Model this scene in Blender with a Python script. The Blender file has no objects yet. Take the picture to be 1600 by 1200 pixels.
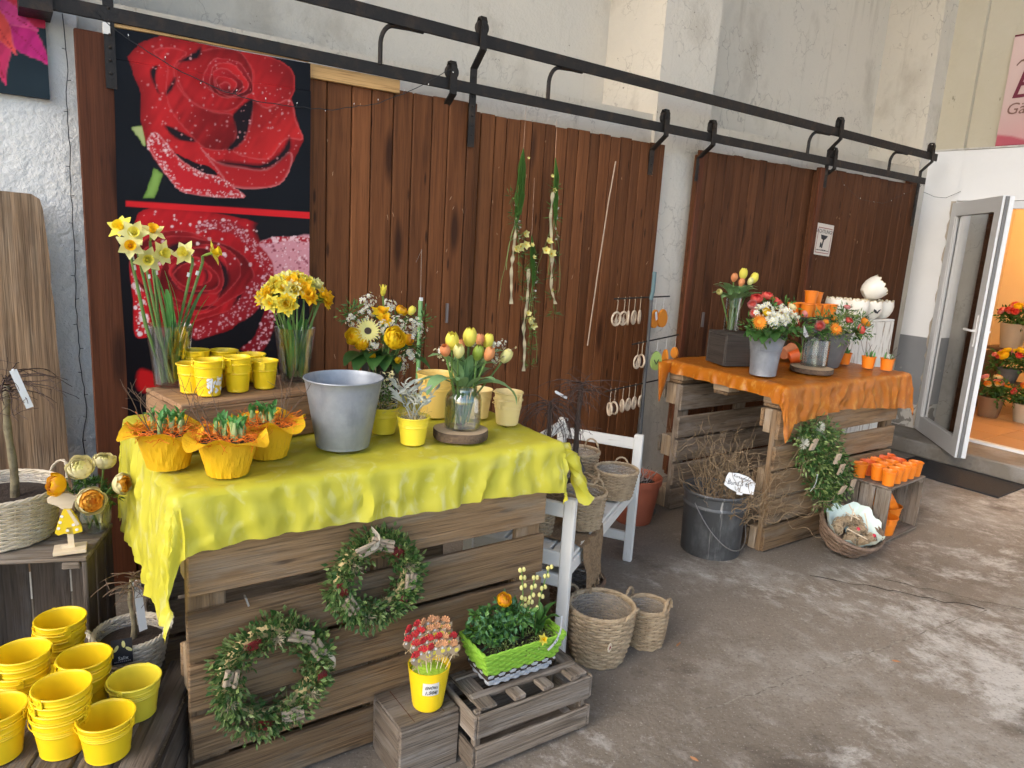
import bpy, math, random
import numpy as np
from mathutils import Matrix, Vector, Euler, noise as mnoise

scene = bpy.context.scene
random.seed(7)
# ------------------------------------------------------------------ camera
cam_data = bpy.data.cameras.new('camera')
cam = bpy.data.objects.new('camera', cam_data)
scene.collection.objects.link(cam)
cam_data.sensor_width = 36.0
cam_data.lens = 1135.0 / 1600.0 * 36.0
cam_data.clip_start = 0.05
cam_data.clip_end = 500.0
cam.matrix_world = Matrix(((0.82249, 0.06364, -0.56521, 0.0),
                           (-0.56564, 0.19570, -0.80109, 0.0),
                           (0.05963, 0.97860, 0.19696, 1.6),
                           (0, 0, 0, 1)))
scene.camera = cam
# ------------------------------------------------------------------ sky, sun, exposure
SUN_EL, SUN_AZ = math.radians(34), math.radians(258)     # azimuth: clockwise from +Y
world = bpy.data.worlds.new('World')
scene.world = world
world.use_nodes = True
wn = world.node_tree
wn.nodes.clear()
wo = wn.nodes.new('ShaderNodeOutputWorld')
bg = wn.nodes.new('ShaderNodeBackground')
sky = wn.nodes.new('ShaderNodeTexSky')
sky.sky_type = 'NISHITA'
sky.sun_disc = False
sky.sun_elevation = SUN_EL
sky.sun_rotation = SUN_AZ
sky.air_density = 1.0
sky.dust_density = 1.6
bg.inputs['Strength'].default_value = 0.15
wn.links.new(sky.outputs[0], bg.inputs[0])
wn.links.new(bg.outputs[0], wo.inputs[0])
sl = bpy.data.lights.new('sun', 'SUN')
sl.energy = 0.5
sl.angle = math.radians(40)
sl.color = (1.0, 0.93, 0.84)
sun = bpy.data.objects.new('sun', sl)
scene.collection.objects.link(sun)
sd = Vector((math.sin(SUN_AZ) * math.cos(SUN_EL), math.cos(SUN_AZ) * math.cos(SUN_EL), math.sin(SUN_EL)))
sun.rotation_euler = sd.to_track_quat('Z', 'Y').to_euler()
scene.view_settings.view_transform = 'Standard'
scene.view_settings.look = 'None'
scene.view_settings.exposure = 1.45
scene.view_settings.gamma = 1.0
scene.view_settings.use_curve_mapping = False
scene.cycles.use_denoising = True
scene.cycles.max_bounces = 9
scene.cycles.glossy_bounces = 3
scene.cycles.transmission_bounces = 9
scene.cycles.use_light_tree = False
scene.cycles.use_adaptive_sampling = True
scene.cycles.adaptive_threshold = 0.05
scene.cycles.caustics_reflective = False
scene.cycles.caustics_refractive = False
scene.cycles.diffuse_bounces = 3
scene.cycles.transparent_max_bounces = 16
scene.cycles.sample_clamp_indirect = 6.0

COL = scene.collection
# ------------------------------------------------------------------ materials
MATS = {}
def ramp01(nt, src, lo, hi):
    n = nt.nodes.new('ShaderNodeMapRange')
    n.inputs[1].default_value = lo; n.inputs[2].default_value = hi
    n.clamp = True
    nt.links.new(src, n.inputs[0])
    return n.outputs[0]
def M(name, col, rough=0.6, metal=0.0, layers=(), bump=(), rnd=0.0, trans=0.0, spec=0.5, coord='Object',
      alpha=None, translucent=0.0, emit=None, sheen=0.0, ior=None, attr=None, roff=True):
    """layers: (kind, scale, colour, lo, hi, amount[, detail]); bump: (kind, scale, strength[, detail])"""
    if name in MATS: return MATS[name]
    m = bpy.data.materials.new(name); m.use_nodes = True
    MATS[name] = m
    nt = m.node_tree; N = nt.nodes; L = nt.links
    p = N['Principled BSDF']
    out = N['Material Output']
    tc = N.new('ShaderNodeTexCoord')
    vec = tc.outputs[coord]
    oi = N.new('ShaderNodeObjectInfo')
    if roff:
        va = N.new('ShaderNodeVectorMath'); va.operation = 'ADD'
        vm = N.new('ShaderNodeMath'); vm.operation = 'MULTIPLY'; vm.inputs[1].default_value = 37.0
        L.new(oi.outputs['Random'], vm.inputs[0])
        L.new(vec, va.inputs[0]); L.new(vm.outputs[0], va.inputs[1])
        vec = va.outputs[0]
    def tex(kind, sc, det):
        mp = N.new('ShaderNodeMapping'); L.new(vec, mp.inputs[0])
        s3 = (sc, sc, sc) if not hasattr(sc, '__len__') else sc
        mp.inputs['Scale'].default_value = s3
        if kind == 'noise':
            t = N.new('ShaderNodeTexNoise'); t.inputs['Scale'].default_value = 1.0
            t.inputs['Detail'].default_value = det; t.inputs['Roughness'].default_value = 0.62
            L.new(mp.outputs[0], t.inputs['Vector']); return t.outputs[0]
        if kind == 'warp':
            t = N.new('ShaderNodeTexNoise'); t.inputs['Scale'].default_value = 1.0
            t.inputs['Detail'].default_value = det; t.inputs['Distortion'].default_value = 1.6
            L.new(mp.outputs[0], t.inputs['Vector']); return t.outputs[0]
        if kind == 'vor':
            t = N.new('ShaderNodeTexVoronoi'); t.inputs['Scale'].default_value = 1.0
            L.new(mp.outputs[0], t.inputs['Vector']); return t.outputs['Distance']
        if kind == 'crack':
            nz = N.new('ShaderNodeTexNoise'); nz.inputs['Scale'].default_value = 2.0; nz.inputs['Detail'].default_value = 4
            L.new(mp.outputs[0], nz.inputs['Vector'])
            mx = N.new('ShaderNodeVectorMath'); mx.operation = 'ADD'
            L.new(mp.outputs[0], mx.inputs[0]); L.new(nz.outputs['Color'], mx.inputs[1])
            t = N.new('ShaderNodeTexVoronoi'); t.feature = 'DISTANCE_TO_EDGE'; t.inputs['Scale'].default_value = 1.0
            L.new(mx.outputs[0], t.inputs['Vector']); return t.outputs['Distance']
        if kind == 'wave':
            t = N.new('ShaderNodeTexWave'); t.inputs['Scale'].default_value = 1.0
            t.inputs['Distortion'].default_value = 3.0; t.inputs['Detail'].default_value = det
            L.new(mp.outputs[0], t.inputs['Vector']); return t.outputs[0]
    rgb = N.new('ShaderNodeRGB'); rgb.outputs[0].default_value = (*col, 1)
    cur = rgb.outputs[0]
    if attr:
        a = N.new('ShaderNodeVertexColor'); a.layer_name = attr
        cur = a.outputs['Color']
    for ly in layers:
        kind, sc, c2, lo, hi, amt = ly[:6]
        det = ly[6] if len(ly) > 6 else 5.0
        f = ramp01(nt, tex(kind, sc, det), lo, hi)
        if len(ly) > 7:
            fm = N.new('ShaderNodeMath'); fm.operation = 'MULTIPLY'; L.new(f, fm.inputs[0]); L.new(ramp01(nt, tex('noise', ly[7], 3), .52, .60), fm.inputs[1]); f = fm.outputs[0]
        mm = N.new('ShaderNodeMath'); mm.operation = 'MULTIPLY'; mm.inputs[1].default_value = amt
        L.new(f, mm.inputs[0])
        mix = N.new('ShaderNodeMix'); mix.data_type = 'RGBA'
        L.new(mm.outputs[0], mix.inputs[0]); L.new(cur, mix.inputs[6])
        mix.inputs[7].default_value = (*c2, 1)
        cur = mix.outputs[2]
    if rnd:
        hs = N.new('ShaderNodeHueSaturation')
        mr = N.new('ShaderNodeMapRange'); mr.inputs[3].default_value = 1 - rnd; mr.inputs[4].default_value = 1 + rnd
        L.new(oi.outputs['Random'], mr.inputs[0]); L.new(mr.outputs[0], hs.inputs['Value'])
        L.new(cur, hs.inputs['Color']); cur = hs.outputs[0]
    L.new(cur, p.inputs['Base Color'])
    p.inputs['Roughness'].default_value = rough
    p.inputs['Metallic'].default_value = metal
    p.inputs['Specular IOR Level'].default_value = spec
    if trans: p.inputs['Transmission Weight'].default_value = trans
    if ior: p.inputs['IOR'].default_value = ior
    if alpha is not None: p.inputs['Alpha'].default_value = alpha
    if sheen:
        p.inputs['Sheen Weight'].default_value = sheen
    if emit:
        p.inputs['Emission Color'].default_value = (*emit[0], 1); p.inputs['Emission Strength'].default_value = emit[1]
    prev = None
    for b in bump:
        kind, sc, st = b[:3]
        det = b[3] if len(b) > 3 else 4.0
        bn = N.new('ShaderNodeBump'); bn.inputs['Strength'].default_value = st
        bn.inputs['Distance'].default_value = 0.01
        h = tex(kind, sc, det)
        if kind == 'crack': h = ramp01(nt, h, 0.0, 0.03)
        L.new(h, bn.inputs['Height'])
        if prev: L.new(prev, bn.inputs['Normal'])
        prev = bn.outputs[0]
    if prev: L.new(prev, p.inputs['Normal'])
    if translucent:
        tl = N.new('ShaderNodeBsdfTranslucent'); L.new(cur, tl.inputs[0])
        ms = N.new('ShaderNodeMixShader'); ms.inputs[0].default_value = translucent
        L.new(p.outputs[0], ms.inputs[1]); L.new(tl.outputs[0], ms.inputs[2])
        L.new(ms.outputs[0], out.inputs[0])
    return m

def wood(name, c1, c2, cdark, rough=0.65, rnd=0.18, knots=0.0, grey=None, bump=0.25, spec=0.35, fine=0.6):
    ly = [('noise', (1.6, 34, 34), c2, 0.38, 0.64, 0.85, 3), ('noise', (5, 150, 150), cdark, 0.52, 0.66, fine, 2), ('noise', (0.9, 7, 7), cdark, 0.55, 0.78, 0.45, 2)]
    if knots:
        ly.append(('vor', (1.6, 7.5, 7.5), cdark, 0.24, 0.10, knots))
        ly.append(('vor', (3.1, 16, 16), cdark, 0.13, 0.06, knots))
    if grey: ly.append(('noise', (4, 18, 18), grey, 0.48, 0.66, 0.7, 5))
    return M(name, c1, rough, layers=ly, bump=(('noise', (4, 110, 110), bump, 2),), rnd=rnd, spec=spec)

W_DOOR = wood('door_wood', (0.180, 0.066, 0.023), (0.118, 0.041, 0.014), (0.034, 0.012, 0.005), 0.60, 0.30, 0.9, bump=0.14, spec=.16, fine=.35)
W_DOOR2 = wood('door_wood_dark', (0.112, 0.044, 0.019), (0.080, 0.030, 0.012), (0.024, 0.009, 0.005), 0.65, 0.12, 0.8, bump=0.14, spec=.14, fine=.35)
W_TRIM = wood('door_trim_wood', (0.120, 0.040, 0.018), (0.082, 0.026, 0.012), (0.03, 0.012, 0.007), 0.6, 0.12, 0.8, bump=0.12, spec=.15, fine=.35)
W_PAL = wood('pallet_wood', (0.255, 0.160, 0.082), (0.155, 0.092, 0.045), (0.050, 0.031, 0.018), 0.8, 0.30, 0.85, grey=(0.215, 0.165, 0.115), bump=0.6)
W_PALG = wood('pallet_wood_grey', (0.205, 0.155, 0.11), (0.125, 0.092, 0.064), (0.05, 0.037, 0.027), 0.85, 0.22, 0.6, grey=(0.26, 0.22, 0.18), bump=0.6)
W_CRATE = wood('crate_wood_grey', (0.225, 0.180, 0.138), (0.145, 0.112, 0.083), (0.050, 0.038, 0.028), 0.85, 0.22, 0.6, grey=(0.29, 0.255, 0.22), bump=0.7, fine=.75)
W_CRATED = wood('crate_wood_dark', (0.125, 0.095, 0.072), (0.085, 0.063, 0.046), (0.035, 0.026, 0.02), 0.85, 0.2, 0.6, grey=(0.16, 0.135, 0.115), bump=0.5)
W_WINE = wood('wine_box_wood', (0.34, 0.20, 0.105), (0.25, 0.14, 0.072), (0.12, 0.065, 0.034), 0.75, 0.15, 0.4, bump=0.25)
W_OLD = wood('old_plank_wood', (0.30, 0.205, 0.125), (0.17, 0.108, 0.062), (0.085, 0.052, 0.03), 0.85, 0.05, 0.4, grey=(0.30, 0.235, 0.17), bump=0.7)
W_PINE = wood('pine_wood', (0.60, 0.36, 0.14), (0.50, 0.28, 0.10), (0.22, 0.10, 0.03), 0.6, 0.08, 0.8, bump=0.1)
W_BLOCK = wood('pallet_block_wood', (0.40, 0.29, 0.18), (0.30, 0.205, 0.12), (0.15, 0.10, 0.06), 0.85, 0.25, 0.3, grey=(0.36, 0.31, 0.25), bump=0.5)
W_WHITE = M('white_painted_wood', (0.74, 0.72, 0.67), 0.55, layers=(('noise', (6, 50, 50), (0.42, 0.36, 0.28), 0.62, 0.72, 0.7), ('noise', (4, 4, 4), (0.60, 0.57, 0.50), 0.5, 0.8, 0.6)), bump=(('noise', (5, 60, 60), 0.2),))
W_WHITEC = M('whitewashed_wood', (0.66, 0.63, 0.57), 0.8, layers=(('noise', (6, 50, 50), (0.25, 0.19, 0.13), 0.52, 0.66, 0.9),), bump=(('noise', (5, 60, 60), 0.3),))
W_BIRCH = M('light_plywood', (0.72, 0.60, 0.44), 0.6, layers=(('noise', (4, 60, 60), (0.62, 0.49, 0.33), 0.4, 0.7, 0.6),))
W_ENDGR = M('end_grain_wood', (0.52, 0.38, 0.24), 0.75, layers=(('noise', 18, (0.40, 0.28, 0.17), 0.4, 0.7, 0.7),))
BARK = M('bark', (0.13, 0.085, 0.055), 0.9, layers=(('noise', (30, 30, 60), (0.05, 0.033, 0.022), 0.4, 0.65, 0.9),), bump=(('noise', 45, 0.9),))
BLACKBOX = wood('dark_stained_wood', (0.055, 0.048, 0.042), (0.035, 0.03, 0.027), (0.015, 0.013, 0.012), 0.55, 0.05, 0.2, bump=0.2)
PLASTER = M('plaster_white', (0.61, 0.555, 0.47), 0.9, layers=(('noise', 1.6, (0.56, 0.52, 0.45), 0.42, 0.70, 0.8, 8), ('noise', (10, 10, .7), (0.40, 0.35, 0.28), 0.60, 0.78, 0.65, 4), ('noise', (2.4, 2.4, 1.6), (0.40, 0.35, 0.28), 0.54, 0.68, 0.65, 8), ('crack', (2.6, 2.6, 1.7), (0.20, 0.17, 0.14), .014, .002, 0.42, 5, 1.4), ('crack', (8, 8, 7), (0.24, 0.20, 0.165), .03, .004, 0.45, 5, 2.6), ('noise', 26, (0.14, 0.12, 0.10), 0.70, 0.745, 0.75, 3)),
            bump=(('noise', 30, 0.6, 3),), roff=False)
PLASTERL = M('plaster_roughcast', (0.73, 0.71, 0.665), 0.9, layers=(('noise', 2.2, (0.62, 0.59, 0.53), 0.45, 0.7, 0.8, 8), ('warp', (6, 6, 10), (0.25, 0.22, 0.19), 0.73, 0.76, 0.6, 6)),
            bump=(('noise', 24, 1.3, 4),), roff=False)
PLASTERY = M('plaster_yellowed', (0.50, 0.45, 0.345), 0.9, layers=(('noise', 1.3, (0.58, 0.53, 0.43), 0.42, 0.72, 0.7, 8), ('noise', (14, 14, 6), (0.13, 0.11, 0.08), 0.665, 0.72, 0.75, 5)),
            bump=(('noise', 28, 0.5, 6),), roff=False)
WHITEWALL = M('white_wall_paint', (0.80, 0.80, 0.80), 0.75, layers=(('noise', 1.5, (0.70, 0.70, 0.70), 0.45, 0.75, 0.6, 6), ('warp', (3, 3, 5), (0.33, 0.31, 0.29), 0.74, 0.77, 0.5, 6)), bump=(('noise', 25, 0.25, 5),), roff=False)
DADO = M('grey_dado_paint', (0.25, 0.255, 0.265), 0.5, layers=(('noise', 2.5, (0.21, 0.215, 0.225), 0.4, 0.7, 0.7), ('warp', (5, 5, 5), (0.55, 0.52, 0.47), 0.70, 0.73, 0.6, 6)), bump=(('noise', 20, 0.2, 5),), roff=False)
FLAKED = M('flaked_paint', (0.52, 0.50, 0.46), 0.85, layers=(('warp', 9, (0.19, 0.175, 0.155), 0.52, 0.57, 0.9, 6),), bump=(('warp', 9, 0.6, 6),), roff=False)
def concrete_material():
    m = bpy.data.materials.new('concrete_floor'); m.use_nodes = True; MATS['concrete_floor'] = m
    nt = m.node_tree; N = nt.nodes; L = nt.links; p = N['Principled BSDF']
    tc = N.new('ShaderNodeTexCoord').outputs['Object']
    def nz(sc, det, rough=.62, dist=0.0, off=0.0):
        mp = N.new('ShaderNodeMapping'); L.new(tc, mp.inputs[0]); mp.inputs['Scale'].default_value = sc if hasattr(sc, '__len__') else (sc,)*3
        mp.inputs['Location'].default_value = (off, off*.7, 0); mp.inputs['Rotation'].default_value = (0, 0, .5)
        t = N.new('ShaderNodeTexNoise'); t.inputs['Scale'].default_value = 1; t.inputs['Detail'].default_value = det; t.inputs['Roughness'].default_value = rough; t.inputs['Distortion'].default_value = dist
        L.new(mp.outputs[0], t.inputs['Vector']); return t.outputs[0]
    def mth(op, a, b_):
        n = N.new('ShaderNodeMath'); n.operation = op
        for i, v in enumerate((a, b_)):
            if isinstance(v, (int, float)): n.inputs[i].default_value = v
            else: L.new(v, n.inputs[i])
        return n.outputs[0]
    def mix(f, c1, c2):
        n = N.new('ShaderNodeMix'); n.data_type = 'RGBA'; L.new(f, n.inputs[0])
        for i, v in ((6, c1), (7, c2)):
            if isinstance(v, tuple): n.inputs[i].default_value = (*v, 1)
            else: L.new(v, n.inputs[i])
        return n.outputs[2]
    sp = N.new('ShaderNodeSeparateXYZ'); L.new(tc, sp.inputs[0])
    # traffic wear plus painted light falloff: paler away from the stalls and to the right
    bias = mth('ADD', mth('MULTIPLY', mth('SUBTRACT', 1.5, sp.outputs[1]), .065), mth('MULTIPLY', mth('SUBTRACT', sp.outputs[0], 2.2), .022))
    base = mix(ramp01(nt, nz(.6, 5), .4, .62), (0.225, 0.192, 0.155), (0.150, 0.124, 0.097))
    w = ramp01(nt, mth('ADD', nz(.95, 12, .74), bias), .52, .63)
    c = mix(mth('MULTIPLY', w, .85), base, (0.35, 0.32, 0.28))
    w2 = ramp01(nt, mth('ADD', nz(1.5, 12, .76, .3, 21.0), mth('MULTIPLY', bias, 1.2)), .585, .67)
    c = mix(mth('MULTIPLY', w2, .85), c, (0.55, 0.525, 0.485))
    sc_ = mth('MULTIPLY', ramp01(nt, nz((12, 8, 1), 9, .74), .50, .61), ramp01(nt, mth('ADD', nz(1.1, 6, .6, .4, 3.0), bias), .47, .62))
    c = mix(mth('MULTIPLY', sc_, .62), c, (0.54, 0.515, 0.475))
    c = mix(mth('MULTIPLY', ramp01(nt, nz(2.1, 7, .66, 0, 9.0), .575, .68), .75), c, (0.085, 0.068, 0.053))
    c = mix(mth('MULTIPLY', ramp01(nt, nz(9, 4, .6, 0, 5.0), .62, .74), .5), c, (0.10, 0.08, 0.062))
    c = mix(mth('MULTIPLY', ramp01(nt, nz(70, 2), .55, .75), .55), c, (0.075, 0.06, 0.048))
    c = mix(mth('MULTIPLY', ramp01(nt, nz(95, 2, .6, 0, 2.0), .60, .74), .5), c, (0.50, 0.47, 0.42))
    L.new(c, p.inputs['Base Color']); p.inputs['Roughness'].default_value = .68; p.inputs['Specular IOR Level'].default_value = .4
    bn = N.new('ShaderNodeBump'); bn.inputs['Strength'].default_value = .45; bn.inputs['Distance'].default_value = .01; L.new(nz(40, 4), bn.inputs['Height']); L.new(bn.outputs[0], p.inputs['Normal'])
    return m
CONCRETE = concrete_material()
STEPM = M('worn_concrete_step', (0.19, 0.165, 0.135), 0.8, layers=(('noise', 3.5, (0.36, 0.345, 0.325), 0.45, 0.68, 0.8, 8), ('noise', 14, (0.09, 0.075, 0.06), 0.55, 0.7, 0.6, 5)), bump=(('noise', 40, 0.5, 6),), roff=False)
IRON = M('dark_iron', (0.020, 0.017, 0.015), 0.6, 0.4, layers=(('noise', 12, (0.07, 0.042, 0.025), 0.5, 0.72, 0.7),), bump=(('noise', 50, 0.3),))
WIRE = M('grey_wire', (0.28, 0.26, 0.24), 0.45, 0.7)
BLACKRUB = M('black_rubber', (0.012, 0.012, 0.013), 0.6)
STRING = M('string', (0.55, 0.44, 0.30), 0.9)
WHITEPL = M('white_plastic', (0.80, 0.80, 0.79), 0.35)
PAPER = M('white_paper', (0.80, 0.80, 0.78), 0.7, translucent=0.2)
INK = M('black_ink', (0.012, 0.012, 0.015), 0.6)
ZINC = M('zinc', (0.25, 0.27, 0.30), 0.45, 0.35, layers=(('noise', 7, (0.38, 0.40, 0.44), 0.47, 0.66, 0.7, 6), ('noise', (20, 20, 5), (0.17, 0.185, 0.21), 0.55, 0.75, 0.6, 5)), bump=(('noise', 12, 0.08),))
ZINCOLD = M('weathered_zinc', (0.10, 0.103, 0.106), 0.55, 0.5, layers=(('noise', (6, 6, 3), (0.26, 0.265, 0.27), 0.50, 0.70, 0.8, 7), ('noise', (26, 26, 2), (0.58, 0.57, 0.54), 0.60, 0.70, 0.8, 6), ('noise', 9, (0.075, 0.075, 0.078), 0.5, 0.7, 0.7, 5)), bump=(('noise', 14, 0.15),))
DKGREY = M('dark_grey_pot', (0.105, 0.105, 0.105), 0.6, layers=(('noise', 9, (0.15, 0.15, 0.15), 0.45, 0.7, 0.7),))
BLACKPOT = M('black_plastic_pot', (0.014, 0.015, 0.017), 0.45, layers=(('noise', (14, 14, 8), (0.09, 0.09, 0.095), 0.6, 0.75, 0.6),))
BKT_Y = M('yellow_bucket_paint', (0.86, 0.60, 0.012), 0.35, rnd=0.06, layers=(('noise', 5, (0.80, 0.50, 0.01), 0.45, 0.75, 0.5),))
BKT_L = M('lemon_bucket_paint', (0.88, 0.70, 0.05), 0.35, rnd=0.04)
BKT_P = M('pale_yellow_bucket_paint', (0.80, 0.55, 0.14), 0.45, rnd=0.06)
BKT_P2 = M('cream_bucket_paint', (0.80, 0.62, 0.27), 0.45, rnd=0.06)
BKT_S = M('bright_yellow_pot_paint', (0.84, 0.66, 0.045), 0.4, rnd=0.06)
BKT_O = M('orange_bucket_paint', (0.80, 0.21, 0.012), 0.4, rnd=0.10)
BKT_OR = M('red_orange_bucket_paint', (0.74, 0.12, 0.02), 0.45, rnd=0.08)
WRAPY = M('crepe_paper_yellow', (0.86, 0.50, 0.008), 0.6, translucent=0.18, layers=(('noise', (18, 18, 3), (0.80, 0.42, 0.006), 0.45, 0.7, 0.6),), bump=(('noise', (45, 45, 6), 0.6, 4),))
TERRA = M('terracotta', (0.33, 0.085, 0.04), 0.7, layers=(('noise', 6, (0.24, 0.06, 0.03), 0.45, 0.7, 0.6),))
CERAM = M('cream_ceramic', (0.76, 0.72, 0.63), 0.35)
WICK = M('wicker', (0.43, 0.325, 0.205), 0.65, layers=(('noise', 30, (0.22, 0.15, 0.085), 0.42, 0.68, 0.8), ('noise', 9, (0.50, 0.38, 0.24), 0.55, 0.75, 0.6)), rnd=0.12)
WICKW = M('wicker_whitewash', (0.64, 0.56, 0.44), 0.65, layers=(('noise', 35, (0.42, 0.33, 0.21), 0.45, 0.7, 0.7),))
WICKD = M('wicker_dark', (0.19, 0.125, 0.085), 0.7, layers=(('noise', 30, (0.10, 0.065, 0.045), 0.42, 0.68, 0.8), ('noise', 12, (0.30, 0.23, 0.18), 0.55, 0.75, 0.6)))
WICKGR = M('wicker_green', (0.25, 0.47, 0.045), 0.55, layers=(('noise', 30, (0.17, 0.36, 0.03), 0.42, 0.68, 0.7),))
WICKGY = M('wicker_grey', (0.42, 0.44, 0.47), 0.7, layers=(('noise', 30, (0.28, 0.30, 0.33), 0.42, 0.68, 0.7),))
FOIL = M('plastic_liner', (0.50, 0.47, 0.42), 0.15, alpha=0.35, bump=(('noise', (30, 30, 8), 0.8),))
SOIL = M('soil', (0.035, 0.022, 0.015), 0.95, bump=(('noise', 60, 1.0),))
MOSS = M('moss', (0.10, 0.12, 0.025), 0.95)
BURLAP = M('burlap', (0.27, 0.175, 0.095), 0.95, layers=(('noise', 120, (0.17, 0.105, 0.055), 0.45, 0.6, 0.8, 2),), bump=(('noise', 150, 0.6, 2),))
STRAW_O = M('orange_sisal', (0.80, 0.19, 0.01), 0.8, translucent=0.2)
STRAW_Y = M('straw', (0.55, 0.42, 0.20), 0.85)
TWIG = M('twig', (0.12, 0.075, 0.045), 0.8)
TWIGL = M('willow_twig', (0.30, 0.21, 0.115), 0.75, layers=(('noise', 6, (0.16, 0.10, 0.055), 0.4, 0.7, 0.8),))
TWIGD = M('dark_twig', (0.055, 0.030, 0.022), 0.8)
def petal(name, c, c2=None):
    return M(name, c, 0.55, translucent=0.3, rnd=0.08, spec=0.25, layers=((('noise', 14, c2, 0.4, 0.7, 0.7),) if c2 else ()))
P_YEL = petal('petal_yellow', (0.86, 0.62, 0.02), (0.84, 0.50, 0.01))
P_LEM = petal('petal_lemon', (0.84, 0.76, 0.13), (0.82, 0.66, 0.06))
P_PALE = petal('petal_pale_yellow', (0.84, 0.80, 0.36), (0.82, 0.74, 0.22))
P_GOLD = petal('petal_golden', (0.86, 0.50, 0.01), (0.84, 0.40, 0.008))
P_CREAM = petal('petal_cream', (0.82, 0.77, 0.50), (0.80, 0.66, 0.22))
P_ORG = petal('petal_orange', (0.82, 0.26, 0.025), (0.80, 0.36, 0.03))
P_AMB = petal('petal_amber', (0.84, 0.44, 0.06), (0.80, 0.26, 0.02))
P_PEACH = petal('petal_peach', (0.80, 0.32, 0.14), (0.80, 0.42, 0.15))
P_RED = petal('petal_red', (0.55, 0.030, 0.030), (0.62, 0.05, 0.05))
P_CORAL = petal('petal_coral', (0.72, 0.11, 0.09), (0.66, 0.16, 0.13))
P_WHITE = petal('petal_white', (0.80, 0.80, 0.74))
P_PINK = petal('petal_pink', (0.70, 0.25, 0.25), (0.75, 0.38, 0.33))
EYE_DK = M('flower_eye_dark', (0.035, 0.02, 0.012), 0.8)
def leaf(name, c, c2):
    return M(name, c, 0.45, translucent=0.22, rnd=0.2, spec=0.4, layers=(('noise', 12, c2, 0.4, 0.7, 0.8),))
L_DARK = leaf('leaf_dark_green', (0.035, 0.10, 0.020), (0.055, 0.14, 0.03))
L_MID = leaf('leaf_green', (0.075, 0.19, 0.035), (0.11, 0.24, 0.05))
L_DAFF = leaf('daffodil_leaf', (0.07, 0.24, 0.05), (0.12, 0.32, 0.08))
L_TUL = leaf('tulip_leaf', (0.19, 0.33, 0.14), (0.26, 0.42, 0.20))
L_BOX = leaf('boxwood_leaf', (0.095, 0.165, 0.040), (0.16, 0.25, 0.075))
L_BOX2 = leaf('boxwood_leaf_light', (0.26, 0.34, 0.12), (0.18, 0.27, 0.07))
L_LIME = leaf('lime_leaf', (0.32, 0.44, 0.06), (0.26, 0.38, 0.05))
L_SILV = leaf('silver_leaf', (0.42, 0.44, 0.38), (0.55, 0.56, 0.50))
L_STEM = leaf('stem_green', (0.14, 0.25, 0.06), (0.20, 0.32, 0.10))
def thin_glass(name, tint, gloss, rough=0.02):
    m = bpy.data.materials.new(name); m.use_nodes = True; MATS[name] = m
    nt = m.node_tree; N = nt.nodes; L = nt.links; N.remove(N['Principled BSDF'])
    tr = N.new('ShaderNodeBsdfTransparent'); tr.inputs[0].default_value = (*tint, 1)
    gl = N.new('ShaderNodeBsdfGlossy'); gl.inputs['Roughness'].default_value = rough
    fr = N.new('ShaderNodeFresnel'); fr.inputs[0].default_value = 1.45
    mp = N.new('ShaderNodeMapRange'); mp.inputs[3].default_value = gloss*.4; mp.inputs[4].default_value = gloss*2.2
    L.new(fr.outputs[0], mp.inputs[0])
    ms = N.new('ShaderNodeMixShader'); L.new(mp.outputs[0], ms.inputs[0]); L.new(tr.outputs[0], ms.inputs[1]); L.new(gl.outputs[0], ms.inputs[2])
    L.new(ms.outputs[0], N['Material Output'].inputs[0])
    return m
GLASS = thin_glass('clear_glass', (0.965, 0.98, 0.975), 0.26)
WATER = thin_glass('vase_water', (0.95, 0.955, 0.92), 0.03)

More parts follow.
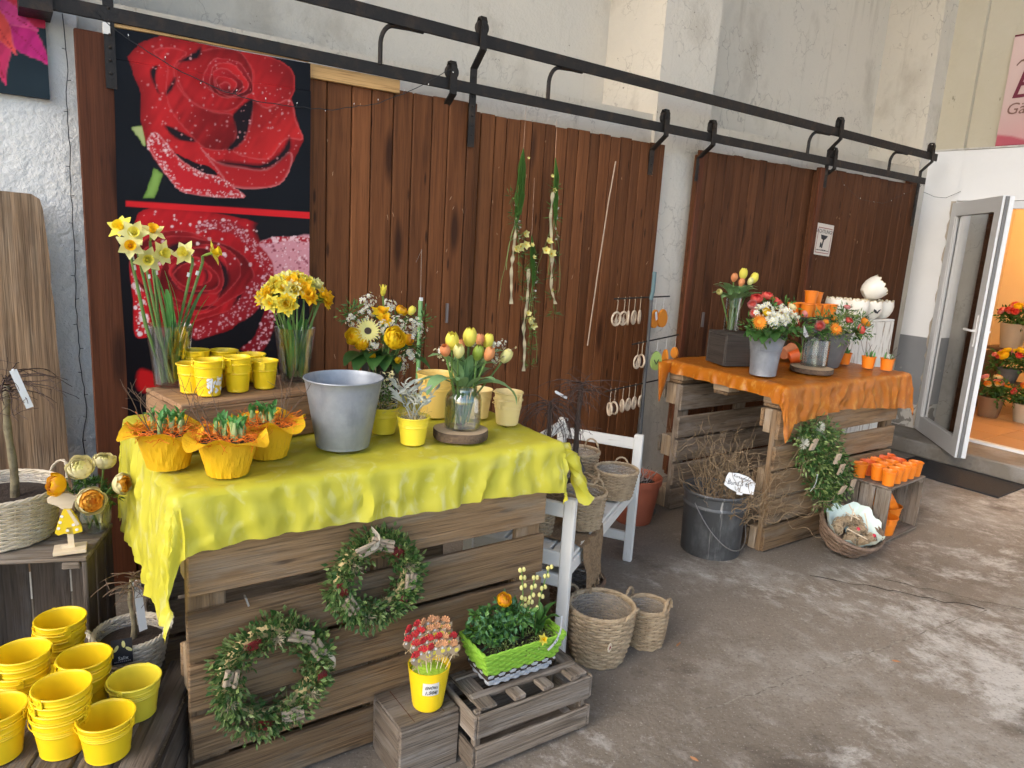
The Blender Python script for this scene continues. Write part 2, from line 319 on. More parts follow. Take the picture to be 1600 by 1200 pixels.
# ------------------------------------------------------------------ mesh building
class MB:
    def __init__(s): s.v = []; s.f = []; s.mi = []
    def add(s, vs, fs, mi=0):
        o = len(s.v); s.v.extend(vs)
        for f in fs: s.f.append(tuple(i + o for i in f)); s.mi.append(mi)
    def box(s, x0, x1, y0, y1, z0, z1, mi=0):
        s.add([(x0,y0,z0),(x1,y0,z0),(x1,y1,z0),(x0,y1,z0),(x0,y0,z1),(x1,y0,z1),(x1,y1,z1),(x0,y1,z1)],
              [(3,2,1,0),(4,5,6,7),(0,1,5,4),(1,2,6,5),(2,3,7,6),(3,0,4,7)], mi)
    def cbox(s, L, W, T, c=0.003, mi=0, off=(0,0,0), jit=0.0):
        a, b, d = L/2, W/2, T/2
        c = min(c, a*.45, b*.45, d*.45)
        vs = []; idx = {}
        for sx in (-1,1):
            for sy in (-1,1):
                for sz in (-1,1):
                    jx, jy, jz = ((random.uniform(-jit, jit) for _ in range(3)) if jit else (0,0,0))
                    for k, (x,y,z) in enumerate(((a,b-c,d-c),(a-c,b,d-c),(a-c,b-c,d))):
                        idx[(sx,sy,sz,k)] = len(vs)
                        vs.append((sx*x+off[0]+jx, sy*y+off[1]+jy, sz*z+off[2]+jz))
        I = lambda *t: idx[t]
        fs = []
        for q in (-1,1):
            fs.append([I(q,-1,-1,0),I(q,1,-1,0),I(q,1,1,0),I(q,-1,1,0)])
            fs.append([I(-1,q,-1,1),I(1,q,-1,1),I(1,q,1,1),I(-1,q,1,1)])
            fs.append([I(-1,-1,q,2),I(1,-1,q,2),I(1,1,q,2),I(-1,1,q,2)])
        for p in (-1,1):
            for q in (-1,1):
                fs.append([I(p,q,-1,0),I(p,q,1,0),I(p,q,1,1),I(p,q,-1,1)])
                fs.append([I(p,-1,q,0),I(p,1,q,0),I(p,1,q,2),I(p,-1,q,2)])
                fs.append([I(-1,p,q,1),I(1,p,q,1),I(1,p,q,2),I(-1,p,q,2)])
                for r in (-1,1): fs.append([I(p,q,r,0),I(p,q,r,1),I(p,q,r,2)])
        V = [Vector(v) for v in vs]; cc = Vector(off); out = []
        for f in fs:
            n = (V[f[1]]-V[f[0]]).cross(V[f[2]]-V[f[0]])
            m = sum((V[i] for i in f), Vector())/len(f) - cc
            out.append(tuple(f) if n.dot(m) > 0 else tuple(reversed(f)))
        s.add(vs, out, mi)
    def tube(s, pts, r, n=6, mi=0, cap=True, closed=False):
        pts = [Vector(p) for p in pts]
        m = len(pts)
        if m < 2: return
        rr = r if hasattr(r, '__len__') else [r]*m
        up = None; rings = []
        for i in range(m):
            if closed: t = pts[(i+1) % m] - pts[i-1]
            else: t = pts[min(i+1, m-1)] - pts[max(i-1, 0)]
            if t.length < 1e-9: t = Vector((0,0,1))
            t.normalize()
            if up is None:
                up = Vector((0,0,1)) if abs(t.z) < .9 else Vector((1,0,0))
            a = up - t*up.dot(t)
            if a.length < 1e-6: a = t.orthogonal()
            a.normalize(); up = a
            b = t.cross(a)
            rings.append([tuple(pts[i] + (a*math.cos(2*math.pi*k/n) + b*math.sin(2*math.pi*k/n))*rr[i]) for k in range(n)])
        vs = [v for ring in rings for v in ring]; fs = []
        for i in range(m if closed else m-1):
            j = (i+1) % m
            for k in range(n):
                k2 = (k+1) % n
                fs.append((i*n+k, i*n+k2, j*n+k2, j*n+k))
        if cap and not closed:
            fs.append(tuple(reversed(range(n)))); fs.append(tuple((m-1)*n+k for k in range(n)))
        s.add(vs, fs, mi)
    def lathe(s, prof, n=24, mi=0, c=(0,0,0), sx=1.0, sy=1.0, wob=None):
        vs = []; fs = []
        m = len(prof)
        for (r, z) in prof:
            for k in range(n):
                a = 2*math.pi*k/n
                q = r*(wob(a, z) if wob else 1)
                vs.append((c[0]+q*math.cos(a)*sx, c[1]+q*math.sin(a)*sy, c[2]+z))
        for i in range(m-1):
            for k in range(n):
                k2 = (k+1) % n
                fs.append((i*n+k, i*n+k2, (i+1)*n+k2, (i+1)*n+k))
        if prof[0][0] > 1e-5: fs.append(tuple(reversed(range(n))))
        if prof[-1][0] > 1e-5 and False: fs.append(tuple((m-1)*n+k for k in range(n)))
        s.add(vs, fs, mi)
    def grid(s, P, mi=0):
        nu = len(P); nv = len(P[0])
        vs = [tuple(p) for row in P for p in row]
        fs = [(i*nv+j, (i+1)*nv+j, (i+1)*nv+j+1, i*nv+j+1) for i in range(nu-1) for j in range(nv-1)]
        s.add(vs, fs, mi)
    def ball(s, c, r, n=8, m=5, mi=0, sz=1.0):
        prof = [(max(1e-6, r*math.sin(math.pi*i/m)), -r*sz*math.cos(math.pi*i/m)) for i in range(m+1)]
        s.lathe(prof, n, mi, c)
    def prism(s, pts2, y0, y1, mi=0, axis='y'):
        n = len(pts2)
        if axis == 'y': vs = [(x, y0, z) for x, z in pts2] + [(x, y1, z) for x, z in pts2]
        else: vs = [(x, z, y0) for x, z in pts2] + [(x, z, y1) for x, z in pts2]
        fs = [tuple(range(n)), tuple(reversed(range(n, 2*n)))] + [(i, i+n, (i+1) % n + n, (i+1) % n) for i in range(n)]
        s.add(vs, fs, mi)
    def merge(s, o, mat=None, mi=None):
        vs = o.v if mat is None else [tuple(mat @ Vector(v)) for v in o.v]
        b = len(s.v); s.v.extend(vs)
        for f, q in zip(o.f, o.mi): s.f.append(tuple(i+b for i in f)); s.mi.append(q if mi is None else mi)
    def mesh(s, name, mats, smooth=True):
        me = bpy.data.meshes.new(name)
        me.from_pydata(s.v, [], s.f)
        for m in (mats if isinstance(mats, (list, tuple)) else [mats]): me.materials.append(m)
        if isinstance(mats, (list, tuple)) and len(mats) > 1: me.polygons.foreach_set('material_index', s.mi)
        if smooth:
            me.polygons.foreach_set('use_smooth', [True]*len(me.polygons))
            if hasattr(me, 'set_sharp_from_angle'): me.set_sharp_from_angle(angle=math.radians(40))
        me.update()
        return me
    def build(s, name, mats, parent=None, loc=(0,0,0), rot=(0,0,0), smooth=True):
        return link(name, s.mesh(name, mats, smooth), parent, loc, rot)

def link(name, data, parent=None, loc=(0,0,0), rot=(0,0,0), scale=(1,1,1)):
    o = bpy.data.objects.new(name, data)
    COL.objects.link(o)
    if parent is not None: o.parent = parent
    o.location = loc
    if isinstance(rot, Matrix): o.rotation_euler = rot.to_euler()
    else: o.rotation_euler = rot
    o.scale = scale
    return o
def tag(o, label, cat, group=None):
    o['label'] = label; o['category'] = cat
    if group: o['group'] = group
    return o
def thing(name, label, cat, loc=(0,0,0), rz=0.0, group=None, rot=None):
    o = link(name, None, None, loc, rot if rot is not None else (0,0,rz))
    o.empty_display_size = 0.05
    return tag(o, label, cat, group)
def struct(o):
    o['kind'] = 'structure'; return o
def stuff(o):
    o['kind'] = 'stuff'; return o
BOARDC = {}
def board(name, L, W, T, parent, loc, ax='x', face='z', mat=None, roll=None, jit=0.0015, c=0.004):
    """a plank whose grain runs along its length; ax = axis of its length, face = axis of its thickness"""
    key = (round(L,3), round(W,3), round(T,3), mat.name, jit)
    if key not in BOARDC or jit > 0.003:
        b = MB(); b.cbox(L, W, T, c, jit=jit); BOARDC[key] = b.mesh(name, mat, smooth=False)
    E = {'x': Vector((1,0,0)), 'y': Vector((0,1,0)), 'z': Vector((0,0,1))}
    X, Z = E[ax], E[face]; Y = Z.cross(X)
    R = Matrix((X, Y, Z)).transposed()
    if roll is not None: R = Euler(roll).to_matrix() @ R
    return link(name, BOARDC[key], parent, loc, R)
def text_mesh(s, size, mat, shear=0.0):
    cu = bpy.data.curves.new('text', 'FONT'); cu.body = s; cu.size = size; cu.shear = shear
    cu.align_x = 'CENTER'; cu.align_y = 'CENTER'; cu.extrude = 0.0003
    cu.resolution_u = 3
    t = bpy.data.objects.new('text', cu); COL.objects.link(t)
    me = bpy.data.meshes.new_from_object(t.evaluated_get(bpy.context.evaluated_depsgraph_get()))
    bpy.data.objects.remove(t); bpy.data.curves.remove(cu)
    me.materials.clear(); me.materials.append(mat)
    return me
def rr(a, b): return random.uniform(a, b)
def copy_tree(o, parent=None, label=None, loc=None, rot=None, scale=None):
    c = o.copy(); COL.objects.link(c); c.parent = parent
    if label: c['label'] = label
    if loc is not None: c.location = loc
    if rot is not None: c.rotation_euler = rot
    if scale is not None: c.scale = scale
    for ch in [x for x in o.children]: copy_tree(ch, c)
    return c

# ================================================================== SETTING
def slab(name, mat, x0, x1, y0, y1, z0, z1, parent=None, n=1):
    b = MB(); b.box(x0, x1, y0, y1, z0, z1)
    return b.build(name, mat, parent, smooth=False)
# floor: one sheet, slightly uneven, carried far past the opening
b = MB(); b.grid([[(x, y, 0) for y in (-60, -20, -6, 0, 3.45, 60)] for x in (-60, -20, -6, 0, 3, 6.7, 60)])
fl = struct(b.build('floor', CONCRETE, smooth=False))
# one hairline repair joint that runs across the concrete
def groove(pts, w):
    b = MB()
    P = [Vector((*p, 0.0015)) for p in pts]; L, R = [], []
    for i, p in enumerate(P):
        t = (P[min(i+1, len(P)-1)] - P[max(i-1, 0)]).normalized(); nn = Vector((-t.y, t.x, 0))
        q = w * rr(.4, 1.2)
        L.append(p + nn*q); R.append(p - nn*q)
    b.grid([L, R]); return b
JOINT = M('joint_filler', (0.33, 0.30, 0.25), 0.85, layers=(('noise', 30, (0.12, 0.10, 0.08), 0.4, 0.6, 0.9),))
CRK = M('crack_dirt', (0.05, 0.042, 0.034), 0.95)
def wig(a, c, n, amp, seed):
    random.seed(seed); o = []
    for i in range(n+1):
        t = i/n
        o.append((a[0]+(c[0]-a[0])*t + rr(-amp, amp), a[1]+(c[1]-a[1])*t + rr(-amp, amp)))
    return o
groove(wig((1.95, 1.45), (3.75, 1.28), 30, .012, 1), .004).build('filled_joint', JOINT, fl, smooth=False)
groove(wig((3.75, 1.28), (6.1, 0.35), 34, .02, 2), .004).build('filled_joint', JOINT, fl, smooth=False)
groove(wig((3.3, 1.92), (3.75, 1.28), 16, .02, 3), .005).build('floor_crack', CRK, fl, smooth=False)
groove(wig((3.6, 1.7), (4.1, 0.9), 18, .015, 5), .003).build('floor_crack', CRK, fl, smooth=False)
groove(wig((1.55, 1.05), (1.75, 0.93), 12, .006, 4), .003).build('filled_joint', JOINT, fl, smooth=False)

# ---- barn wall with recessed upper bays and piers
wall = thing('barn_wall', 'tall cracked cream plaster barn wall with recessed bays above the sliding doors', 'wall')
def wallgrid(name, mat, parent, f, nu, nv, amp, seed):
    """plaster face with gentle unevenness; f(u, v) -> point, normal along -Y or -X"""
    b = MB(); P = []
    for i in range(nu+1):
        row = []
        for j in range(nv+1):
            p, n = f(i/nu, j/nv); p = Vector(p); n = Vector(n)
            q = mnoise.noise(p*1.7 + Vector((seed,)*3)) + .5*mnoise.noise(p*5.3)
            row.append(p + n*q*amp)
        P.append(row)
    b.grid(P); return b.build(name, mat, parent)
slab('lower_wall', PLASTER, .28, 6.72, 3.43, 3.75, -.02, 2.40, wall)
wallgrid('recessed_wall', PLASTER, wall, lambda u, v: ((.1+3.35*u, 3.92, 2.3+5.4*v), (0,-1,0)), 40, 30, .008, 1)
wallgrid('recessed_wall', PLASTER, wall, lambda u, v: ((3.75+2.9*u, 3.88, 2.3+5.4*v), (0,-1,0)), 36, 30, .008, 2)
slab('pier', PLASTER, 3.365, 3.855, 3.405, 4.1, -.02, 7.7, wall)
slab('corner_pier', PLASTER, 6.55, 6.95, 3.40, 4.1, -.02, 7.7, wall)
slab('wall_core', PLASTER, -8, 10, 4.0, 4.3, 2.2, 7.7, wall)
lw = thing('roughcast_wall', 'white roughcast plaster wall at the left behind the leaning plank', 'wall')
wallgrid('plaster_face', PLASTERL, lw, lambda u, v: ((-8+8.285*u, 3.40, -.02+7.7*v), (0,-1,0)), 110, 60, .006, 3)
slab('wall_return', PLASTERL, -8, .28, 3.42, 4.05, -.02, 7.7, lw)
# roof over the passage
roof = thing('passage_roof', 'plain roof slab covering the market passage', 'roof')
ROOFM = M('ceiling_paint', (0.62, 0.58, 0.50), 0.9)
slab('roof_slab', ROOFM, -3.2, 11, -3.4, 4.5, 7.5, 7.7, roof)

# ---- shop wall at the right
sw = thing('shop_wall', 'white shop front wall with a grey painted dado at its foot', 'wall')
JY = 3.115     # left jamb
wallgrid('white_plaster', WHITEWALL, sw, lambda u, v: ((6.70, 3.44-(3.44-JY)*u, .95+1.60*v), (-1,0,0)), 8, 30, .004, 5)
slab('dado', DADO, 6.698, 6.85, JY, 3.44, .34, .952, sw)
slab('flaked_base', FLAKED, 6.701, 6.85, JY+.002, 3.44, .11, .341, sw)
slab('wall_core', WHITEWALL, 6.712, 6.85, JY+.001, 3.44, .95, 2.545, sw)
slab('door_header', WHITEWALL, 6.703, 6.85, -.6, JY, 2.135, 2.547, sw)
slab('wall_end', WHITEWALL, 6.70, 6.85, -3.3, 1.24, .0, 2.545, sw)
slab('ledge', M('dirty_ledge', (0.55, 0.53, 0.50), .9, bump=(('noise', 40, .8),), layers=(('noise', 12, (.3, .28, .25), .5, .7, .7),)), 6.69, 6.95, -3.3, 3.41, 2.549, 2.562, sw)
slab('upper_wall', PLASTERY, 6.80, 7.0, -3.3, 3.16, 2.55, 7.7, sw)
slab('upper_pilaster', PLASTERY, 6.76, 7.0, 3.162, 3.42, 2.555, 7.7, sw)
# chipped plaster edge by the door frame
b = MB(); random.seed(5)
P = [[], []]
for i in range(41):
    z = .15+1.98*i/40; P[0].append((6.694, JY-.002, z)); P[1].append((6.694+rr(-.001, .001), JY+.016+rr(0, .028), z))
b.grid(P); b.build('chipped_edge', M('bare_plaster', (.44, .38, .31), .95, bump=(('noise', 60, .8),)), sw, smooth=False)
# step
b = MB(); b.cbox(.50, 6.6, .13, .012, off=(0, 0, 0), jit=0)
st = struct(b.build('step', STEPM, None, (6.485, .11, .062), smooth=False))
# shop interior
shop = thing('shop_room', 'warmly lit shop room with tiled floor behind the open door', 'room')
SHOPW = M('warm_wall_paint', (0.66, 0.52, 0.33), .85)
slab('back_wall', SHOPW, 9.6, 9.7, -.6, 3.9, .0, 2.9, shop)
slab('side_wall', SHOPW, 6.86, 9.6, 3.8, 3.9, .0, 2.9, shop)
slab('end_wall', SHOPW, 6.86, 9.6, -.7, -.6, .0, 2.9, shop)
slab('ceiling', SHOPW, 6.86, 9.7, -.7, 3.9, 2.75, 2.85, shop)
slab('floor_bed', M('tile_grout', (.30, .20, .12), .9), 6.74, 9.6, -.6, 3.8, .0, .132, shop)
TILE = M('shop_tile', (0.46, 0.25, 0.11), .35, rnd=.08, layers=(('noise', 5, (.46, .27, .13), .4, .7, .6),))
tm = MB(); tm.cbox(.395, .395, .010, .003); tm = tm.mesh('tile', TILE, False)
for i in range(7):
    for j in range(8):
        link('tile', tm, shop, (6.98+.4*i, 3.6-.4*j+.03, .137))
slab('threshold', WHITEPL, 6.70, 6.76, 1.24, JY, .125, .150, shop)
for (x, y) in ((7.9, 2.5), (8.9, 1.4), (8.6, 3.2)):
    lt = bpy.data.lights.new('shop_lamp', 'POINT'); lt.energy = 15; lt.color = (1.0, .62, .30); lt.shadow_soft_size = .12
    lo = link('shop_lamp', lt, None, (x, y, 2.5))
    q = thing('shop_ceiling_lamp', {7.9: 'round shop ceiling lamp nearest the open glass door', 8.9: 'round shop ceiling lamp farthest from the glass door', 8.6: 'round shop ceiling lamp above the flower shelf'}[x], 'lamp', (x, y, 2.69), group='shop ceiling lamps')
    b = MB(); b.lathe([(.001, 0), (.10, .0), (.13, .03), (.13, .058)], 20); b.build('lamp_shade', M('lamp_glass', (.9, .7, .45), .4, emit=((1, .68, .36), 2.0)), q)

# ---- sliding doors of boards
def zboard(parent, name, xc, w, z0, z1, y, t, mat, dy=0):
    return board(name, z1-z0, w, t, parent, (xc, y+dy, (z0+z1)/2), 'z', 'y', mat, jit=0)
def sliding_door(label, x0, x1, z0, z1, y, widths, mat, t=.022):
    d = thing('sliding_door', label, 'door', (0, 0, 0), group='sliding board doors')
    x = x0; i = 0
    while x < x1 - .01:
        w = widths[i % len(widths)]; i += 1
        if x + w > x1 - .03: w = x1 - x
        zboard(d, 'board', x+w/2, w-.0045, z0, z1+rr(-.004, .004), y, t, mat, rr(-.0015, .0015))
        x += w
    slab('backing', W_DOOR2, x0+.005, x1-.005, y+.0135, y+.03, z0+.02, z1-.03, d)
    return d
random.seed(11)
dA = sliding_door('front sliding door of wide red brown boards behind the rose banner', .262, 2.0, .05, 2.245, 3.285, [.125, .10, .10, .11, .105, .095, .11, .115, .10, .115, .095, .11, .10, .105, .09, .11], W_DOOR)
zb = zboard(dA, 'trim_board', .325, .125, .05, 2.25, 3.262, .02, W_TRIM); zboard(dA, 'trim_board', .432, .075, .05, 2.25, 3.266, .016, W_TRIM)
dB = sliding_door('rear sliding door of narrow knotty boards behind the hanging garlands', 1.9, 3.40, .05, 2.215, 3.345, [.083, .078, .088, .072, .085, .08, .09, .07], W_DOOR)
dC = sliding_door('rear sliding door of brown boards between the plaster pier and the warning sign', 3.71, 5.06, .05, 2.225, 3.345, [.09, .085, .095, .08], W_DOOR2)
dD = sliding_door('front sliding door of dark boards carrying the warning sign', 4.92, 6.36, .05, 2.235, 3.285, [.12, .115, .125], W_DOOR2)
zboard(dD, 'edge_stile', 4.945, .05, .05, 2.235, 3.262, .02, W_TRIM)
zboard(dC, 'edge_stile', 3.725, .045, .05, 2.22, 3.325, .016, W_TRIM)
b = MB(); b.box(-.006, .006, -.012, 0, -.05, .05)
b.build('pull_handle', M('brushed_plate', (.20, .17, .16), .4, .6), dA, (1.865, 3.27, 1.2), smooth=False)
b = MB(); b.box(-.008, .008, -.012, 0, -.05, .05); b.build('pull_handle', MATS['brushed_plate'], dC, (3.905, 3.33, 1.13), smooth=False)
# pale staples and splinters on the boards
random.seed(3)
SPL = M('splintered_wood', (.42, .26, .15), .8)
for d, xa, xb_, y in ((dA, 1.2, 1.95, 3.2735), (dB, 2.1, 3.35, 3.3335), (dD, 5.0, 6.2, 3.2735)):
    for k in range(14):
        b = MB(); l = rr(.006, .03); b.prism([(-.001, 0), (.0012, l*.3), (.001, l), (-.0012, l*.8)], -.001, .0)
        b.build('splinter', SPL, d, (rr(xa, xb_), y, rr(.8, 2.15)), (0, rr(-.5, .5), 0), smooth=False)

# ---- rails, brackets and roller hangers
def bar(name, p, q, h, t, mat, parent):
    p, q = Vector(p), Vector(q); L = (q-p).length
    b = MB(); b.cbox(L, t, h, .002)
    return b.build(name, mat, parent, (p+q)/2, (q-p).to_track_quat('X', 'Z').to_euler(), smooth=False)
def railz(x, up):
    return (2.532 - .0135*(x-1.0)) if up else (2.312 - .008*(x-.9))
upr = thing('door_rail', 'upper black iron door rail carrying the front doors', 'rail', group='door rails')
bar('rail_bar', (-1.5, 3.20, railz(-1.5, 1)), (6.42, 3.20, railz(6.42, 1)), .058, .014, IRON, upr)
lor = thing('door_rail', 'lower black iron door rail just above the door boards', 'rail', group='door rails')
bar('rail_bar', (.10, 3.245, railz(.1, 0)), (6.38, 3.245, railz(6.38, 0)), .052, .014, IRON, lor)
slab('rail_end_block', IRON, .10, .20, 3.22, 3.40, 2.28, 2.36, lor)
for x in (1.45, 2.40, 4.70, 5.78):
    b = MB()
    zl, zu = railz(x, 0)+.02, railz(x, 1)-.03
    pts = [(0, 0, zl), (0, 0, zl+(zu-zl)*.55)]
    for a in range(7):
        t = a/6*math.pi/2; pts.append((.05-.05*math.cos(t), -.02*a/6, zl+(zu-zl)*.55+(zu-zl)*.45*math.sin(t)))
    pts.append((.13, -.022, zu+.004)); pts.append((.20, -.022, zu+.004))
    b.tube(pts, .011, 8); b.build('rail_bracket', IRON, upr, (x, 3.235, 0))
def hanger(label, x, up, zstrap, grp='roller hangers', yface=3.262):
    y = 3.20 if up else 3.245
    zr = railz(x, up)
    h = thing('roller_hanger', label, 'door hanger', (x, 0, 0), group=grp)
    b = MB()                         # grooved wheel riding on the rail
    prof = [(.0, -.011), (.034, -.011), (.034, -.006), (.027, 0), (.034, .006), (.034, .011), (.0, .011)]
    b.lathe([(max(r, 1e-5), z) for r, z in prof], 20)
    b.build('wheel', IRON, h, (0, y, zr+.055), (math.pi/2, 0, 0))
    b = MB()                         # strap: over the wheel, S bend, then down the face of the door
    top = zr+.10
    path = [(y-.022, zr+.03), (y-.022, top-.02), (y-.012, top), (y+.012, top), (y+.022, top-.02), (y+.022, zr+.04)]
    w = .016
    def ribbon(pp, hw, th):
        for i in range(len(pp)-1):
            (ya, za), (yb, zb_) = pp[i], pp[i+1]
            d = Vector((0, yb-ya, zb_-za)); n = Vector((0, -d.z, d.y)); n = n.normalized()*th/2
            A, B_ = Vector((0, ya, za)), Vector((0, yb, zb_)); e = d.normalized()*th*.4
            vs = []
            for (P_, s_) in ((A-e, 1), (B_+e, 1)):
                for sx in (-hw, hw):
                    vs += [tuple(P_+n+Vector((sx, 0, 0))), tuple(P_-n+Vector((sx, 0, 0)))]
            b.add(vs, [(0, 1, 3, 2), (4, 6, 7, 5), (0, 4, 5, 1), (2, 3, 7, 6), (0, 2, 6, 4), (1, 5, 7, 3)])
    ribbon(path, w, .007)
    ribbon([(y-.022, zr+.04), (y-.022, zr-.045), (yface-.006, zr-.12), (yface-.006, zstrap)], .018, .008)
    b.tube([(0, y-.03, zr+.055), (0, y+.03, zr+.055)], .009, 8)
    b.build('strap', IRON, h)
    b = MB()
    zz = zr-.16
    while zz > zstrap+.01: b.ball((0, yface-.011, zz), .006, 8, 4); zz -= .045
    b.build('bolts', IRON, h)
    return h
hanger('roller hanger at the far left corner of the front door by the rose banner', .375, 1, 2.06, yface=3.25)
hanger('roller hanger on the upper rail with long bolted strap at the rose banner door edge', 1.955, 1, 2.035)
hanger('short roller hanger on the lower rail left of the long bolted strap', 1.825, 0, 2.19, yface=3.33)
hanger('roller hanger on the lower rail left of the plaster pier', 3.28, 0, 2.03, yface=3.333)
hanger('roller hanger on the lower rail right of the plaster pier', 3.70, 0, 2.03, yface=3.333)
hanger('roller hanger on the upper rail above the warning sign', 4.985, 1, 2.1)
hanger('roller hanger on the lower rail above the warning sign', 5.03, 0, 2.12, yface=3.333)
hanger('roller hanger on the upper rail at the white shop wall', 6.31, 1, 1.9)
# dark gap strip at the corner and white pine battens
bt = tag(bar('batten', (1.12, 3.262, 2.252), (1.56, 3.262, 2.252), .058, .02, W_PINE, None), 'short pale pine batten nailed above the doors right of the rose banner', 'batten')
bt2 = tag(bar('batten', (.372, 3.252, 2.283), (1.13, 3.252, 2.290), .014, .014, W_PINE, None), 'thin pine batten along the top edge of the rose banner', 'batten')
tag(slab('end_batten', W_WHITE, .355, .378, 3.235, 3.262, 2.245, 2.285), 'small white wooden block at the top left corner of the rose banner', 'batten')
slab('gap_shadow_board', W_DOOR2, 6.365, 6.54, 3.36, 3.40, .02, 2.3, wall)

# ================================================================== PRINTED BANNERS
def raster(w, h, aspect_h):
    U, V = np.meshgrid((np.arange(w)+.5)/w, (np.arange(h)+.5)/h*aspect_h)
    return U, V
def smooth_poly(p, n=5):
    p = np.array(p, float); m = len(p); out = []
    for i in range(m):
        a, b_, c, d = p[i-1], p[i], p[(i+1) % m], p[(i+2) % m]
        for k in range(n):
            t = k/n
            out.append(.5*((2*b_)+(-a+c)*t+(2*a-5*b_+4*c-d)*t*t+(-a+3*b_-3*c+d)*t**3))
    return np.array(out)
def sdf(U, V, p):
    inside = np.zeros(U.shape, bool); dist = np.full(U.shape, 9.0)
    m = len(p)
    for i in range(m):
        x0, y0 = p[i]; x1, y1 = p[(i+1) % m]
        dx, dy = x1-x0, y1-y0; L2 = dx*dx+dy*dy+1e-12
        t = np.clip(((U-x0)*dx+(V-y0)*dy)/L2, 0, 1)
        dist = np.minimum(dist, np.hypot(U-x0-t*dx, V-y0-t*dy))
        c = ((y0 > V) != (y1 > V)) & (U < (x1-x0)*(V-y0)/(y1-y0+1e-12)+x0)
        inside ^= c
    return np.where(inside, dist, -dist)
def vnoise(U, V, s, seed):
    r = np.random.RandomState(seed); n = 64
    g = r.rand(n, n)
    x = U*s; y = V*s; xi = np.floor(x).astype(int); yi = np.floor(y).astype(int); fx = x-xi; fy = y-yi
    fx = fx*fx*(3-2*fx); fy = fy*fy*(3-2*fy)
    G = lambda a, b_: g[a % n, b_ % n]
    return (G(xi, yi)*(1-fx)+G(xi+1, yi)*fx)*(1-fy)+(G(xi, yi+1)*(1-fx)+G(xi+1, yi+1)*fx)*fy
def paint(img, U, V, poly, col, soft=.004, rim=None, rimw=.02, grad=None, dark=None, darkw=.05, sm=True, streak=0, seed=1):
    p = smooth_poly(poly, 4) if sm else np.array(poly)
    full, fU = img, U
    h_, w_ = U.shape; du = U[0, 1]-U[0, 0]; dv = V[1, 0]-V[0, 0]
    j0 = max(0, int((p[:, 0].min()-.03)/du)); j1 = min(w_, int((p[:, 0].max()+.03)/du)+2)
    i0 = max(0, int((p[:, 1].min()-.03)/dv)); i1 = min(h_, int((p[:, 1].max()+.03)/dv)+2)
    img = img[i0:i1, j0:j1]; U = U[i0:i1, j0:j1]; V = V[i0:i1, j0:j1]
    d = sdf(U, V, p)
    a = np.clip(d/soft+.5, 0, 1)[..., None]
    c = np.ones(U.shape+(3,))*np.array(col)
    if grad:                                   # print shading across the petal
        gx, gy, lo, hi = grad
        cx, cy = p.mean(0); ex = max(np.ptp(p[:, 0]), np.ptp(p[:, 1]))
        t = np.clip(((U-cx)*gx+(V-cy)*gy)/ex+.5, 0, 1)
        c = c*(lo+(hi-lo)*t)[..., None]
    if streak: c = c*(1+streak*(vnoise(U*1.0+V*.6, V*.25-U*.1, 45, seed)-.5))[..., None]
    if dark is not None:
        t = np.clip(1-d/darkw, 0, 1)[..., None]**1.5; c = c*(1-t*dark)
    if rim is not None:
        t = np.clip(1-d/rimw, 0, 1)[..., None]**2; c = c*(1-t*.8)+np.array(rim)*t*.8
    img[:] = img*(1-a)+c*a
    D = np.full(fU.shape, -9.0); D[i0:i1, j0:j1] = d
    return D
def dew(img, U, V, d, n, rmax, seed, col=(.75, .6, .6), lim=.01, w=160):
    r = np.random.RandomState(seed)
    ok = np.argwhere(d > lim)
    if len(ok) == 0: return
    sel = ok[r.randint(0, len(ok), n)]
    h, ww = U.shape
    for (i, j) in sel:
        q = rmax*r.rand()**2+.0025; k = int(q*ww)+2
        i0, i1, j0, j1 = max(0, i-k), min(h, i+k+1), max(0, j-k), min(ww, j+k+1)
        dd = np.hypot(U[i0:i1, j0:j1]-U[i, j], V[i0:i1, j0:j1]-V[i, j])
        a = np.clip((q-dd)/.003+.5, 0, 1)[..., None]*(.45+.5*r.rand())
        img[i0:i1, j0:j1] = img[i0:i1, j0:j1]*(1-a)+np.array(col)*a
